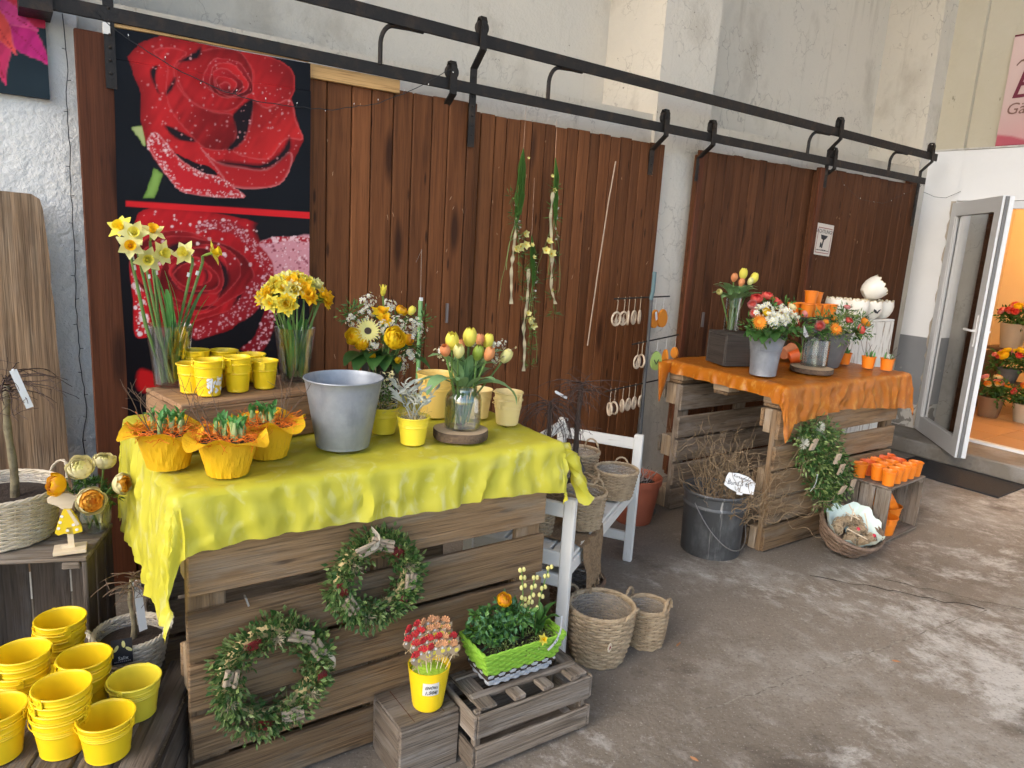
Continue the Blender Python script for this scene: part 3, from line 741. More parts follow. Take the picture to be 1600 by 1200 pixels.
P1 = {
'outline':[(0.071,0.127),(0.133,0.05),(0.226,0.001),(0.359,-0.007),(0.497,-0.009),(0.62,0.009),(0.715,-0.008),(0.78,0.011),(0.891,0.049),(0.891,0.209),(0.92,0.313),(0.96,0.417),(0.891,0.569),(0.81,0.688),(0.578,0.717),(0.626,0.769),(0.503,0.779),(0.334,0.771),(0.251,0.706),(0.178,0.612),(0.138,0.536),(0.119,0.421),(0.124,0.294),(0.091,0.204)],
'cup':[(0.297,0.13),(0.377,0.058),(0.517,0.003),(0.62,0.006),(0.682,0.095),(0.67,0.19),(0.595,0.294),(0.511,0.327),(0.41,0.321),(0.342,0.281),(0.3,0.208)],
'heart':[(0.474,0.15),(0.505,0.095),(0.567,0.079),(0.618,0.116),(0.623,0.177),(0.585,0.223),(0.513,0.23),(0.478,0.2)],
'heart2':[(0.494,0.167),(0.515,0.133),(0.54,0.134),(0.545,0.179),(0.518,0.203)],
'gap1':[(0.573,0.334),(0.632,0.268),(0.681,0.24),(0.669,0.347),(0.63,0.457),(0.57,0.517),(0.539,0.515),(0.587,0.452),(0.583,0.379)],
'front':[(0.186,0.083),(0.25,0.139),(0.237,0.257),(0.262,0.362),(0.337,0.452),(0.425,0.528),(0.539,0.521),(0.587,0.452),(0.578,0.338),(0.47,0.333),(0.361,0.298),(0.295,0.219),(0.288,0.132),(0.347,0.063),(0.271,0.048)],
'rightp':[(0.683,0.24),(0.756,0.271),(0.88,0.211),(0.914,0.314),(0.955,0.418),(0.856,0.43),(0.754,0.55),(0.57,0.528),(0.63,0.457),(0.669,0.347)],
'tr':[(0.62,0.009),(0.715,-0.008),(0.891,0.049),(0.891,0.198),(0.767,0.259),(0.681,0.219),(0.687,0.094)],
'low':[(0.182,0.472),(0.238,0.525),(0.304,0.598),(0.402,0.65),(0.505,0.672),(0.573,0.714),(0.626,0.769),(0.334,0.771),(0.242,0.696),(0.178,0.602),(0.143,0.536)],
'lowr':[(0.405,0.531),(0.485,0.589),(0.612,0.603),(0.754,0.599),(0.879,0.493),(0.891,0.569),(0.81,0.688),(0.578,0.717),(0.485,0.632)],
'gap2':[(0.231,0.436),(0.288,0.448),(0.356,0.48),(0.375,0.5),(0.306,0.501),(0.258,0.477)],
'gap3':[(0.491,0.584),(0.612,0.581),(0.732,0.574),(0.833,0.498),(0.879,0.416),(0.879,0.493),(0.754,0.599),(0.612,0.603),(0.527,0.601)],
'gap4':[(0.237,0.545),(0.285,0.57),(0.363,0.602),(0.454,0.624),(0.484,0.663),(0.362,0.649),(0.284,0.6)],
'gap5':[(0.169,0.181),(0.207,0.146),(0.191,0.216),(0.208,0.281),(0.19,0.255)],
'gap6':[(0.308,0.109),(0.377,0.058),(0.417,0.021),(0.406,0.072),(0.346,0.102)],
'gap7':[(0.241,0.266),(0.286,0.191),(0.28,0.231),(0.245,0.285)],
'leaf':[(0.076,0.466),(0.132,0.45),(0.135,0.477),(0.135,0.552),(0.106,0.511)],
'stem':[(0.176,0.652),(0.216,0.679),(0.202,0.731),(0.176,0.805),(0.123,0.809),(0.15,0.735)],
}
P2 = {
'stripe':[(0.044,0.829),(1.017,0.822),(1.017,0.859),(0.043,0.856)],
'red':[(0.085,0.919),(0.152,0.862),(0.373,0.855),(0.696,0.899),(0.731,0.996),(0.785,1.094),(0.794,1.177),(0.747,1.308),(0.673,1.382),(0.6,1.437),(0.528,1.51),(0.339,1.551),(0.153,1.52),(0.127,1.346),(0.118,1.175),(0.06,1.094)],
'leftp':[(0.051,1.135),(0.117,1.201),(0.123,1.346),(0.129,1.519),(0.054,1.535),(0.054,1.346)],
'petal2':[(0.169,1.022),(0.264,0.997),(0.353,1.009),(0.467,1.078),(0.482,1.22),(0.394,1.345),(0.325,1.425),(0.246,1.345),(0.187,1.199)],
'heart':[(0.203,1.199),(0.252,1.146),(0.317,1.11),(0.416,1.106),(0.479,1.117),(0.473,1.202),(0.421,1.283),(0.345,1.31),(0.273,1.249),(0.225,1.233)],
'inner':[(0.233,1.259),(0.281,1.241),(0.347,1.213),(0.362,1.275),(0.344,1.363),(0.279,1.337),(0.239,1.302)],
'inner2':[(0.37,1.31),(0.464,1.229),(0.55,1.236),(0.666,1.216),(0.62,1.308),(0.513,1.382),(0.409,1.435),(0.359,1.399)],
'band':[(0.367,0.936),(0.421,0.907),(0.505,0.895),(0.599,0.913),(0.686,0.993),(0.758,1.095),(0.794,1.177),(0.738,1.233),(0.712,1.142),(0.641,1.036),(0.555,0.969),(0.453,0.957),(0.378,0.965)],
'band2':[(0.794,1.186),(0.738,1.317),(0.663,1.419),(0.546,1.483),(0.389,1.553),(0.339,1.551),(0.34,1.497),(0.46,1.436),(0.566,1.363),(0.675,1.207)],
'pink':[(0.708,1.015),(0.786,0.979),(0.898,0.969),(1.018,0.973),(1.029,1.248),(0.965,1.249),(0.841,1.204),(0.794,1.195),(0.785,1.131),(0.749,1.068)],
'pinktop':[(0.708,1.015),(0.786,0.979),(0.898,0.967),(1.018,0.968),(1.018,0.996),(0.898,0.992),(0.786,1.007)],
'arm':[(0.589,1.619),(0.662,1.56),(0.718,1.439),(0.756,1.336),(0.802,1.364),(0.783,1.497),(0.735,1.61),(0.679,1.646)],
'dark1':[(0.696,0.89),(1.017,0.87),(1.018,0.968),(0.898,0.967),(0.786,0.979),(0.708,1.01)],
'bl':[(0.059,1.727),(0.106,1.726),(0.156,1.769),(0.154,1.841),(0.059,1.834)],
'br':[(1.011,1.674),(1.047,1.671),(1.047,1.751),(1.012,1.749)],
}

def rose_print(w, h, ah):
    U, V = raster(w, h, ah)
    img = np.ones((h, w, 3))*np.array((.0025, .0027, .0042))
    img += .003*vnoise(U, V, 6, 3)[..., None]*np.array((.6, .8, 1.3))
    RED = (.42, .012, .014); RD2 = (.30, .008, .012); BLK = (.010, .004, .006)
    paint(img, U, V, P1['stem'], (.20, .33, .07), rim=(.08, .16, .02), rimw=.02, sm=False)
    paint(img, U, V, P1['leaf'], (.36, .40, .16), rim=(.16, .24, .05), rimw=.012)
    d0 = paint(img, U, V, P1['outline'], RED, dark=.5, darkw=.09, streak=.35, seed=2, sm=False)
    paint(img, U, V, P1['tr'], RED, grad=(-1, .6, .45, 1.0), rim=(.55, .04, .04), rimw=.012, streak=.3)
    paint(img, U, V, P1['rightp'], (.46, .016, .016), grad=(.5, .8, .35, 1.15), rim=(.55, .10, .10), rimw=.014, streak=.3)
    paint(img, U, V, P1['lowr'], (.44, .014, .016), grad=(-.4, 1, .55, 1.1), rim=(.60, .2, .2), rimw=.016)
    paint(img, U, V, P1['gap4'], BLK); paint(img, U, V, P1['gap3'], BLK, soft=.02)
    dl = paint(img, U, V, P1['low'], (.50, .014, .02), grad=(-.3, 1, .7, 1.1), rim=(.62, .22, .22), rimw=.016)
    paint(img, U, V, P1['front'], (.40, .012, .014), grad=(-.8, -.3, .38, 1.25), rim=(.55, .07, .07), rimw=.012, streak=.5, seed=5)
    paint(img, U, V, P1['cup'], RED, grad=(-.5, .7, .45, 1.15), rim=(.52, .06, .06), rimw=.012, dark=.3, streak=.4)
    for k in range(5):                            # inner whorl
        cx, cy = .552-.004*k, .150+.012*k; r = .125-.024*k
        ring = [(cx+r*1.0*math.cos(t)*(1+.14*math.sin(3*t+k)), cy+r*.86*math.sin(t)*(1+.1*math.cos(2*t+k*2))) for t in np.linspace(0, 2*math.pi, 14)[:-1]]
        paint(img, U, V, ring, RED if k % 2 else (.34, .01, .014), grad=(.6, -.8, .28, 1.35) if k % 2 else (-.6, -.7, .22, 1.3), rim=(.58, .10, .10), rimw=.009)
        paint(img, U, V, [(cx-r*.8, cy+r*.42), (cx-r*.2, cy+r*.70), (cx+r*.5, cy+r*.60), (cx+r*.8, cy+r*.25), (cx+r*.4, cy+r*.50), (cx-r*.2, cy+r*.56)], BLK, soft=.008)
    for g in ('gap1', 'gap2', 'gap5', 'gap6', 'gap7'): paint(img, U, V, P1[g], BLK, soft=.014)
    dew(img, U, V, d0, 260, .003, 4, (.55, .24, .24))
    dew(img, U, V, np.where((dl > 0) & (dl < .035), 1, -1), 260, .0035, 5, (.72, .50, .50), 0)
    below = V > .822
    img[below] = (.005, .004, .006)
    RED = (.40, .008, .012)
    d2 = paint(img, U, V, P2['red'], RED, grad=(-.2, -1, .55, 1.1), streak=.35, dark=.3, darkw=.03)
    paint(img, U, V, P2['dark1'], (.006, .005, .007), soft=.04)
    d3 = paint(img, U, V, P2['leftp'], (.50, .01, .015)); dew(img, U, V, d3, 90, .012, 9, (.8, .68, .68))
    paint(img, U, V, P2['petal2'], (.30, .008, .012), grad=(.6, .6, .5, 1.1), rim=(.36, .03, .03), rimw=.02, streak=.3)
    paint(img, U, V, P2['inner2'], (.22, .006, .009), grad=(0, -1, .4, 1.0), soft=.03, streak=.6)
    for k in range(7):                            # whorl of the lower rose
        r = .30-.036*k; cx, cy = .36+.012*math.sin(k*1.9), 1.20+.014*math.cos(k*2.3)
        ring = [(cx+r*math.cos(t)*(1+.16*math.sin(2*t+k*1.3)), cy+r*.80*math.sin(t)*(1+.12*math.cos(3*t+k))) for t in np.linspace(0, 2*math.pi, 15)[:-1]]
        paint(img, U, V, ring, (.36, .009, .013), grad=(math.cos(k*2.1), math.sin(k*2.1), .16, 1.3), rim=(.50, .05, .055), rimw=.012, streak=.5, seed=20+k)
        a0 = k*2.1
        paint(img, U, V, [(cx+r*q*math.cos(a0+s_), cy+r*q*.8*math.sin(a0+s_)) for s_, q in ((-.9, .93), (-.4, .97), (.2, .97), (.8, .93), (.4, .80), (-.3, .78))], (.02, .004, .006), soft=.02)
    db = paint(img, U, V, P2['band'], (.30, .010, .016), soft=.012); dew(img, U, V, db, 200, .0045, 11, (.62, .32, .35), .0)
    db = paint(img, U, V, P2['band2'], (.27, .010, .016), soft=.012); dew(img, U, V, db, 200, .0045, 12, (.62, .32, .35), .0)
    dp = paint(img, U, V, P2['pink'], (.56, .24, .27), soft=.01); dew(img, U, V, dp, 80, .006, 13, (.22, .03, .05), .01); dew(img, U, V, dp, 60, .005, 14, (.75, .55, .57), .01)
    dt = paint(img, U, V, P2['pinktop'], (.34, .01, .02)); dew(img, U, V, dt, 60, .008, 15, (.75, .5, .52), 0)
    da = paint(img, U, V, P2['arm'], (.20, .006, .012), soft=.01); dew(img, U, V, da, 110, .006, 16, (.70, .38, .42), 0)
    paint(img, U, V, P2['bl'], (.52, .01, .012), soft=.02)
    dq = paint(img, U, V, P2['br'], (.45, .10, .14)); dew(img, U, V, dq, 12, .008, 17)
    dew(img, U, V, np.where(V < 1.15, d2, -1), 70, .008, 18, (.72, .48, .48))
    paint(img, U, V, P2['stripe'], (.58, .012, .016), sm=False)
    return img
def leaf_print(w, h, ah):
    U, V = raster(w, h, ah)
    img = np.ones((h, w, 3))*np.array((.012, .020, .026))
    g = np.clip(1-np.hypot((U-.80)/.22, (V-.62)/.28), 0, 1)**1.2
    img += g[..., None]*np.array((.10, .15, .20)); img += (.02*vnoise(U, V, 5, 8))[..., None]*np.array((.5, .9, 1.1))
    g2 = np.clip(1-np.hypot((U-.45)/.2, (V-1.1)/.2), 0, 1); img += g2[..., None]*np.array((.08, .13, .18))
    def bract(cx, cy, ang, L, W_, c):
        ca, sa = math.cos(ang), math.sin(ang)
        pts = [(0, 0), (.3, .42), (.6, .38), (.82, .14), (1, 0), (.82, -.14), (.6, -.38), (.3, -.42)]
        P = [(cx+(x*ca*L-y*sa*W_), cy+(x*sa*L+y*ca*W_)) for x, y in pts]
        paint(img, U, V, P, c, grad=(ca, sa, .5, 1.2), rim=(.5, .08, .14), rimw=.012, streak=.5)
        paint(img, U, V, [(cx, cy), (cx+ca*L*.9-.006*sa, cy+sa*L*.9+.006*ca), (cx+ca*L*.9, cy+sa*L*.9)], (.2, .008, .02), soft=.006, sm=False)
    for a, L, c in ((.15, .60, (.50, .03, .08)), (-.35, .5, (.52, .035, .05)), (.75, .62, (.48, .02, .16)), (1.35, .60, (.50, .03, .1)), (-.9, .45, (.45, .02, .05)), (2.2, .5, (.46, .02, .1)), (3.1, .5, (.5, .03, .08)), (-2., .5, (.45, .02, .06)), (.45, .40, (.55, .05, .2)), (1.05, .42, (.58, .06, .05)), (1.7, .4, (.5, .03, .15))):
        bract(.60, .86, a, L, L*.42, c)
    return img
def printed_sheet(name, img, width, height, nx, ny, shape, mats, label, cat, back=None):
    """a printed cloth: fine grid whose vertex colours are the print"""
    h, w, _ = img.shape
    b = MB()
    P = [[shape(i/nx, j/ny) for j in range(ny+1)] for i in range(nx+1)]
    b.grid(P)
    me = b.mesh(name, mats)
    ca = me.color_attributes.new('print', 'FLOAT_COLOR', 'POINT')
    ii = np.clip((np.arange(nx+1)/nx*(w-1)).round().astype(int), 0, w-1)
    jj = np.clip(((1-np.arange(ny+1)/ny)*(h-1)).round().astype(int), 0, h-1)
    c = img[np.ix_(jj, ii)].transpose(1, 0, 2).reshape(-1, 3)
    c4 = np.concatenate([np.clip(c, 0, 1), np.ones((len(c), 1))], 1).astype('f').ravel()
    ca.data.foreach_set('color', c4)
    return tag(link(name, me), label, cat)
PRINT = M('printed_cloth', (.5, .5, .5), .5, attr='print', spec=.16, bump=(('noise', (3, 3, 2), .35, 2),), roff=False)
PRINTM = M('printed_board', (.5, .5, .5), .55, attr='print', spec=.15, roff=False)
def banner_shape(u, v):
    x = .378+.752*u; z = .70+1.575*v
    y = 3.236+.006*math.sin(u*9+v*2)+.004*math.sin(v*7+u*4)+.012*(1-v)*math.sin(u*5+1)
    if v > .93: y += .006
    return (x+.004*math.sin(v*9)*(1-u), y, z)
rose = printed_sheet('rose_banner', rose_print(260, 545, 1.575/.752), .752, 1.575, 220, 450, banner_shape, PRINT, 'tall black banner printed with two dewy red roses hanging on the left door', 'banner')
pst = printed_sheet('flower_picture', leaf_print(160, 240, 1.5), .5, .75, 100, 150, lambda u, v: (-.315+.498*u, 3.372+.004*v, 2.005+.747*v), PRINTM, 'dark canvas picture of pink pointed leaves on the white wall top left', 'picture')
b = MB(); b.box(-.315, .183, 3.374, 3.398, 2.006, 2.75); b.build('canvas_edge', M('dark_canvas', (.012, .016, .02), .8), pst, smooth=False)
# shop sign banner, only its left end is in view
def sign_print(w, h, ah):
    U, V = raster(w, h, ah)
    img = np.ones((h, w, 3))*np.array((.60, .44, .41))
    img *= (1.12-.25*V/ah)[..., None]
    t = np.clip((V-.55+.3*U)/.5, 0, 1)[..., None]; img = img*(1-t)+np.array((.60, .30, .30))*t
    paint(img, U, V, [(0, .80), (.12, .82), (.5, .95), (.9, 1.05), (.9, 1.2), (0, 1.2)], (.44, .10, .13), soft=.02, sm=False)
    t = (V > ah-.012) | (V < .014); img[t] = (.12, .008, .022)
    return img
sg = printed_sheet('shop_sign', sign_print(200, 180, .9), 1.2, .85, 120, 90, lambda u, v: (6.775-.003*math.sin(3*u), 2.925-.95*u, 2.572+.855*v), PRINTM, 'pink printed shop sign above the white shop wall at the right edge', 'sign')
b = MB(); b.box(6.778, 6.79, 1.975, 2.925, 2.572, 3.427); b.build('backing', M('sign_back', (.4, .3, .3), .7), sg, smooth=False)
MAG = M('sign_magenta', (.14, .008, .030), .5); BRN = M('sign_brown', (.20, .10, .08), .5)
RY = Matrix(((0, 0, -1), (-1, 0, 0), (0, 1, 0)))   # text lies in the plane facing -X
def wall_text(s, size, mat, parent, loc, shear=0, rotm=RY, name='lettering'):
    return link(name, text_mesh(s, size, mat, shear), parent, loc, rotm)
wall_text('B', .30, MAG, sg, (6.770, 2.80, 3.03), .25)
wall_text('Gärt', .125, BRN, sg, (6.770, 2.775, 2.855), .2)
b = MB(); b.tube([(0, .0-.16*t, .03*math.sin(t*7)+.10*t*t) for t in np.linspace(0, 1, 16)], [.004+.004*math.sin(t*3) for t in np.linspace(0, 1, 16)], 5)
b.tube([(0, -.10+.03*math.cos(t), .15+.05*math.sin(t)) for t in np.linspace(0, 5, 14)], .003, 5)
b.build('flourish', BRN, sg, (6.770, 2.87, 3.19))
# warning sign on the dark door
ws = thing('warning_sign', 'small paper warning sign with a camera symbol on the dark door', 'sign', (5.075, 3.256, 1.725), rot=(0, math.radians(3), 0))
b = MB(); b.box(-.105, .105, 0, .003, -.115, .115); b.build('sheet', M('sign_paper', (.62, .55, .47), .7), ws, smooth=False)
RB = M('sign_red', (.28, .06, .05), .6)
b = MB()
for (x0, x1, z0, z1) in ((-.088, .088, .082, .087), (-.088, .088, -.1, -.095), (-.088, -.084, -.1, .087), (.084, .088, -.1, .087)): b.box(x0, x1, -.0012, -.0002, z0, z1)
b.build('border', RB, ws, smooth=False)
RYf = Matrix(((1, 0, 0), (0, 0, -1), (0, 1, 0)))
link('lettering', text_mesh('ACHTUNG !', .038, INK), ws, (0, -.001, .058), RYf)
b = MB()
b.prism([(-.045, .035), (-.035, .005), (.0, -.005), (.03, .012), (.045, .03)], -.0012, -.0002)
b.prism([(-.012, -.003), (.004, -.003), (-.004, -.045), (-.018, -.045)], -.0012, -.0002)
b.prism([(-.04, -.025), (-.03, -.02), (-.012, -.045), (-.03, -.06), (-.04, -.06)], -.0012, -.0002)
b.prism([(-.02, -.05), (-.004, -.045), (-.006, -.062), (-.02, -.062)], -.0012, -.0002)
b.build('camera_symbol', INK, ws, smooth=False)
b = MB()
for k in range(18): b.box(-.078+k*.0088, -.078+k*.0088+rr(.003, .007), -.0012, -.0002, -.082, -.082+rr(.006, .010))
b.build('small_print', INK, ws, smooth=False)

# ================================================================== BUILDERS
PI = math.pi
def zrot(d): return Vector(d).to_track_quat('Z', 'Y').to_euler()
def head(mesh, parent, pos, d, s=1.0, name='flower', spin=None):
    q = Vector(d).to_track_quat('Z', 'Y').to_matrix()
    q = q @ Matrix.Rotation(rr(0, 6.28) if spin is None else spin, 3, 'Z')
    return link(name, mesh, parent, pos, q, (s, s, s))
def petal_grid(b, L, W, cup, tilt, az, nl=5, nw=3, mi=0, base=0.0, point=.6, z0=0, wav=0.0):
    """one petal leaving the axis at azimuth az; tilt: 0 flat .. 90 upright; cup: curl of the tip"""
    P = []
    for i in range(nl):
        t = i/(nl-1)
        w = W*(math.sin(PI*min(1, .12+.88*t)**point) if t < 1 else .12)*.5
        ang = math.radians(tilt)+cup*t
        row = []
        for j in range(nw):
            s = (j/(nw-1)-.5)*2
            row.append((t, s*w, s*s))
        P.append((ang, row))
    r, z = base, z0; out = []; pr = 0
    ca, sa = math.cos(az), math.sin(az)
    for i, (ang, row) in enumerate(P):
        if i:
            dl = L/(nl-1); r += math.cos(ang)*dl; z += math.sin(ang)*dl
        o = []
        for (t, y, ss) in row:
            zz = z+ss*W*.12*math.sin(PI*t)+wav*math.sin(t*9+y*300)
            rr_ = r-ss*math.sin(ang)*W*.10
            o.append((rr_*ca-y*sa, rr_*sa+y*ca, zz))
        out.append(o)
    b.grid(out, mi)
def m_daffodil(pm, cm, name, s=1.0, double=False, seed=0):
    random.seed(100+seed); b = MB()
    for ring in range(3 if double else 1):
        for k in range(6):
            petal_grid(b, .030*s*(1-.15*ring), .022*s, rr(-.25, .45)+.2*ring, 10+18*ring+rr(-8, 8), k*PI/3+ring*.5+rr(-.1, .1), 5, 3, 0, .004*s, .75, wav=.001*s)
    n = 18; prof = [(.0045, .0), (.0075, .006), (.0085, .014), (.0125, .019)]
    if double:
        for k in range(10): petal_grid(b, .016*s, .014*s, rr(-.6, .6), 55+rr(-20, 20), rr(0, 6.28), 4, 3, 1, .002*s, .8, wav=.001*s)
    else:
        b.lathe([(r*s, z*s) for r, z in prof], n, 1, wob=lambda a, z: 1+(.12*math.sin(a*9) if z > .012*s else 0))
        b.lathe([(.004*s, .004*s), (.001*s, .014*s)], 6, 1)
    b.lathe([(.0015*s, -.026*s), (.0034*s, -.016*s), (.0032*s, -.004*s), (.006*s, .001*s)], 8, 2)
    return b.mesh(name, [pm, cm, L_LIME])
def m_tulip(pm, name, s=1.0, open_=.0, seed=0):
    random.seed(200+seed); b = MB()
    for ring in range(2):
        for k in range(3):
            az = k*2*PI/3+ring*PI/3+rr(-.1, .1)
            L, W = .046*s, .032*s
            P = []
            for i in range(7):
                t = i/6
                r = s*(.004+.0135*math.sin(PI*min(1, t*.86+.05))**.7*(1+open_*t))-.0006*ring
                z = L*t
                w = W*.5*math.sin(PI*(.16+.80*t))**.7
                row = []
                for j in range(5):
                    q = (j-2)/2; a = az+q*min(1.15, w/max(r, .004))
                    row.append((r*math.cos(a), r*math.sin(a), z-.004*s*q*q*t))
                P.append(row)
            b.grid(P, 0)
    return b.mesh(name, [pm])
def m_ranunculus(pms, name, s=1.0, layers=6, seed=0, flat=0.0):
    """ball of overlapping cupped petals: each petal a patch of a sphere, outer ones opened wider"""
    random.seed(300+seed); b = MB()
    for k in range(layers):
        f = k/(layers-1); R_ = s*(.0275-.0175*f); n = 6 if k < layers-2 else 4
        for j in range(n):
            az = j*2*PI/n+k*.6+rr(-.15, .15); top = 1.35+.75*f-flat+rr(-.12, .12); hw = (1.0 if n == 6 else 1.2)
            P = []; top = .30+1.15*f**.8-flat*.3+rr(-.1, .1)
            for i in range(6):
                t = i/5; th = -1.35+(top+1.35)*t
                row = []
                for q in range(5):
                    u = (q-2)/2; a = az+u*hw*.62*(1-.25*t*t); th2 = th-.16*u*u*t
                    r = R_*(1+.10*(1-f)*t*t)+s*.0012*(2-abs(u)*2)*t
                    row.append((r*math.cos(th2)*math.cos(a), r*math.cos(th2)*math.sin(a), s*.016+r*math.sin(th2)*.82))
                P.append(row)
            b.grid(P, min(len(pms)-1, int(f*len(pms))))
    b.ball((0, 0, .018*s), .008*s, 8, 5, len(pms)-1)
    b.lathe([(.001*s, -.016*s), (.006*s, -.012*s), (.014*s, -.004*s)], 8, len(pms))
    return b.mesh(name, list(pms)+[L_MID])
def m_gerbera(pm, cm, name, s=1.0):
    b = MB()
    for ring in range(2):
        for k in range(22):
            petal_grid(b, .034*s*(1-.2*ring), .0095*s, .12, 8+10*ring+rr(-4, 4), k*2*PI/22+ring*.14, 4, 3, 0, .006*s, .5)
    b.lathe([(.011*s, .001*s), (.010*s, .005*s), (.004*s, .0065*s), (1e-5, .006*s)], 14, 1)
    b.lathe([(.002*s, -.01*s), (.009*s, .0)], 8, 2)
    return b.mesh(name, [pm, cm, L_MID])
def m_leaf(mat, L, W, curl=.6, fold=.25, name='leaf', nl=8, point=.9, wav=0):
    """leaf leaves the origin along +Z and bends towards +X"""
    b = MB(); P = []; x = z = 0
    for i in range(nl+1):
        t = i/nl; a = curl*t*t*1.6+curl*.3*t
        if i: x += math.sin(a)*L/nl; z += math.cos(a)*L/nl
        w = W*.5*max(.02, math.sin(PI*(t*.92+.06))**point)
        n = Vector((math.cos(a), 0, -math.sin(a)))
        row = []
        for j in range(5):
            s_ = (j-2)/2
            row.append(Vector((x, s_*w, z))+n*(-(abs(s_))*w*fold+wav*math.sin(t*11+s_*2)))
        P.append(row)
    b.grid(P); return b.mesh(name, [mat])
def stemtube(parent, p, q, r, mat, bend=.02, n=7, name='stem', sides=6):
    p, q = Vector(p), Vector(q); o = Vector((rr(-bend, bend), rr(-bend, bend), 0))
    b = MB(); b.tube([p.lerp(q, i/n)+o*math.sin(PI*i/n) for i in range(n+1)], r, sides)
    return b.build(name, mat, parent)
# ---- pots and buckets
BC = {}
def bucket_mesh(Rt, Rb, H, mat, ridges=3, rimr=.0025, key=None, flare=0.0, seg=36):
    k = (Rt, Rb, H, mat.name, ridges, flare)
    if k in BC: return BC[k]
    t = .0018; b = MB()
    prof = [(1e-5, 0), (Rb*.95, 0), (Rb, .0025), (Rb+.0012, .004), (Rb+.0005, .007)]
    def R(z):
        u = z/H; return Rb+(Rt-Rb)*(u if not flare else u*(1-flare)+flare*u*u*u)
    zs = list(np.linspace(.012, H*.97, 10))
    for i in range(ridges):
        z = H*(.66+.055*i)
        zs += [z-.006*H/.1*.5, z, z+.006*H/.1*.5]
    zs = sorted(zs)
    rz = {H*(.66+.055*i) for i in range(ridges)}
    for z in zs: prof.append((R(z)+(.0016 if z in rz else 0), z))
    prof += [(Rt+rimr, H-rimr*1.2), (Rt+rimr*1.5, H-rimr*.4), (Rt+rimr, H+rimr*.5), (Rt, H+rimr*.5), (Rt-t, H-rimr)]
    for z in reversed(np.linspace(.004, H*.95, 8)): prof.append((R(z)-t, z))
    for i in range(ridges): pass
    prof.append((1e-5, .004))
    b.lathe(prof, seg); BC[k] = b.mesh('body', mat); return BC[k]
def handle_mesh(Rt, H, mat, drop, r=.0013):
    k = ('h', Rt, H, mat.name, drop)
    if k in BC: return BC[k]
    b = MB(); pts = []
    for i in range(17):
        a = PI*i/16
        pts.append(((Rt+.006)*math.cos(a), (Rt+.006)*math.sin(a)*.98, H-.010-drop*math.sin(a)**1.0))
    b.tube(pts, r, 6); BC[k] = b.mesh('handle', mat); return BC[k]
def lug_mesh(Rt, H, mat):
    k = ('l', Rt, H, mat.name)
    if k in BC: return BC[k]
    b = MB()
    b.prism([(-.008, -.016), (.008, -.016), (.008, .002), (.004, .010), (-.004, .010), (-.008, .002)], -.0012, .0012)
    b.tube([(0, -.004, .002), (0, .004, .002)], .003, 6)
    BC[k] = b.mesh('lug', mat); return BC[k]
def bucket(name, label, loc, Rt, Rb, H, mat, ridges=3, handle=None, rz=0, group=None, rot=None, cat='bucket', flare=0.0, lugs=True):
    o = thing(name, label, cat, loc, rz, group, rot)
    link('body', bucket_mesh(Rt, Rb, H, mat, ridges, flare=flare), o)
    if handle is not None:
        link('handle', handle_mesh(Rt, H, mat, handle), o)
    if lugs and handle is not None:
        for s in (1, -1):
            link('lug', lug_mesh(Rt, H, mat), o, (s*(Rt+.003), 0, H-.008), (0, 0, s*PI/2))
    return o
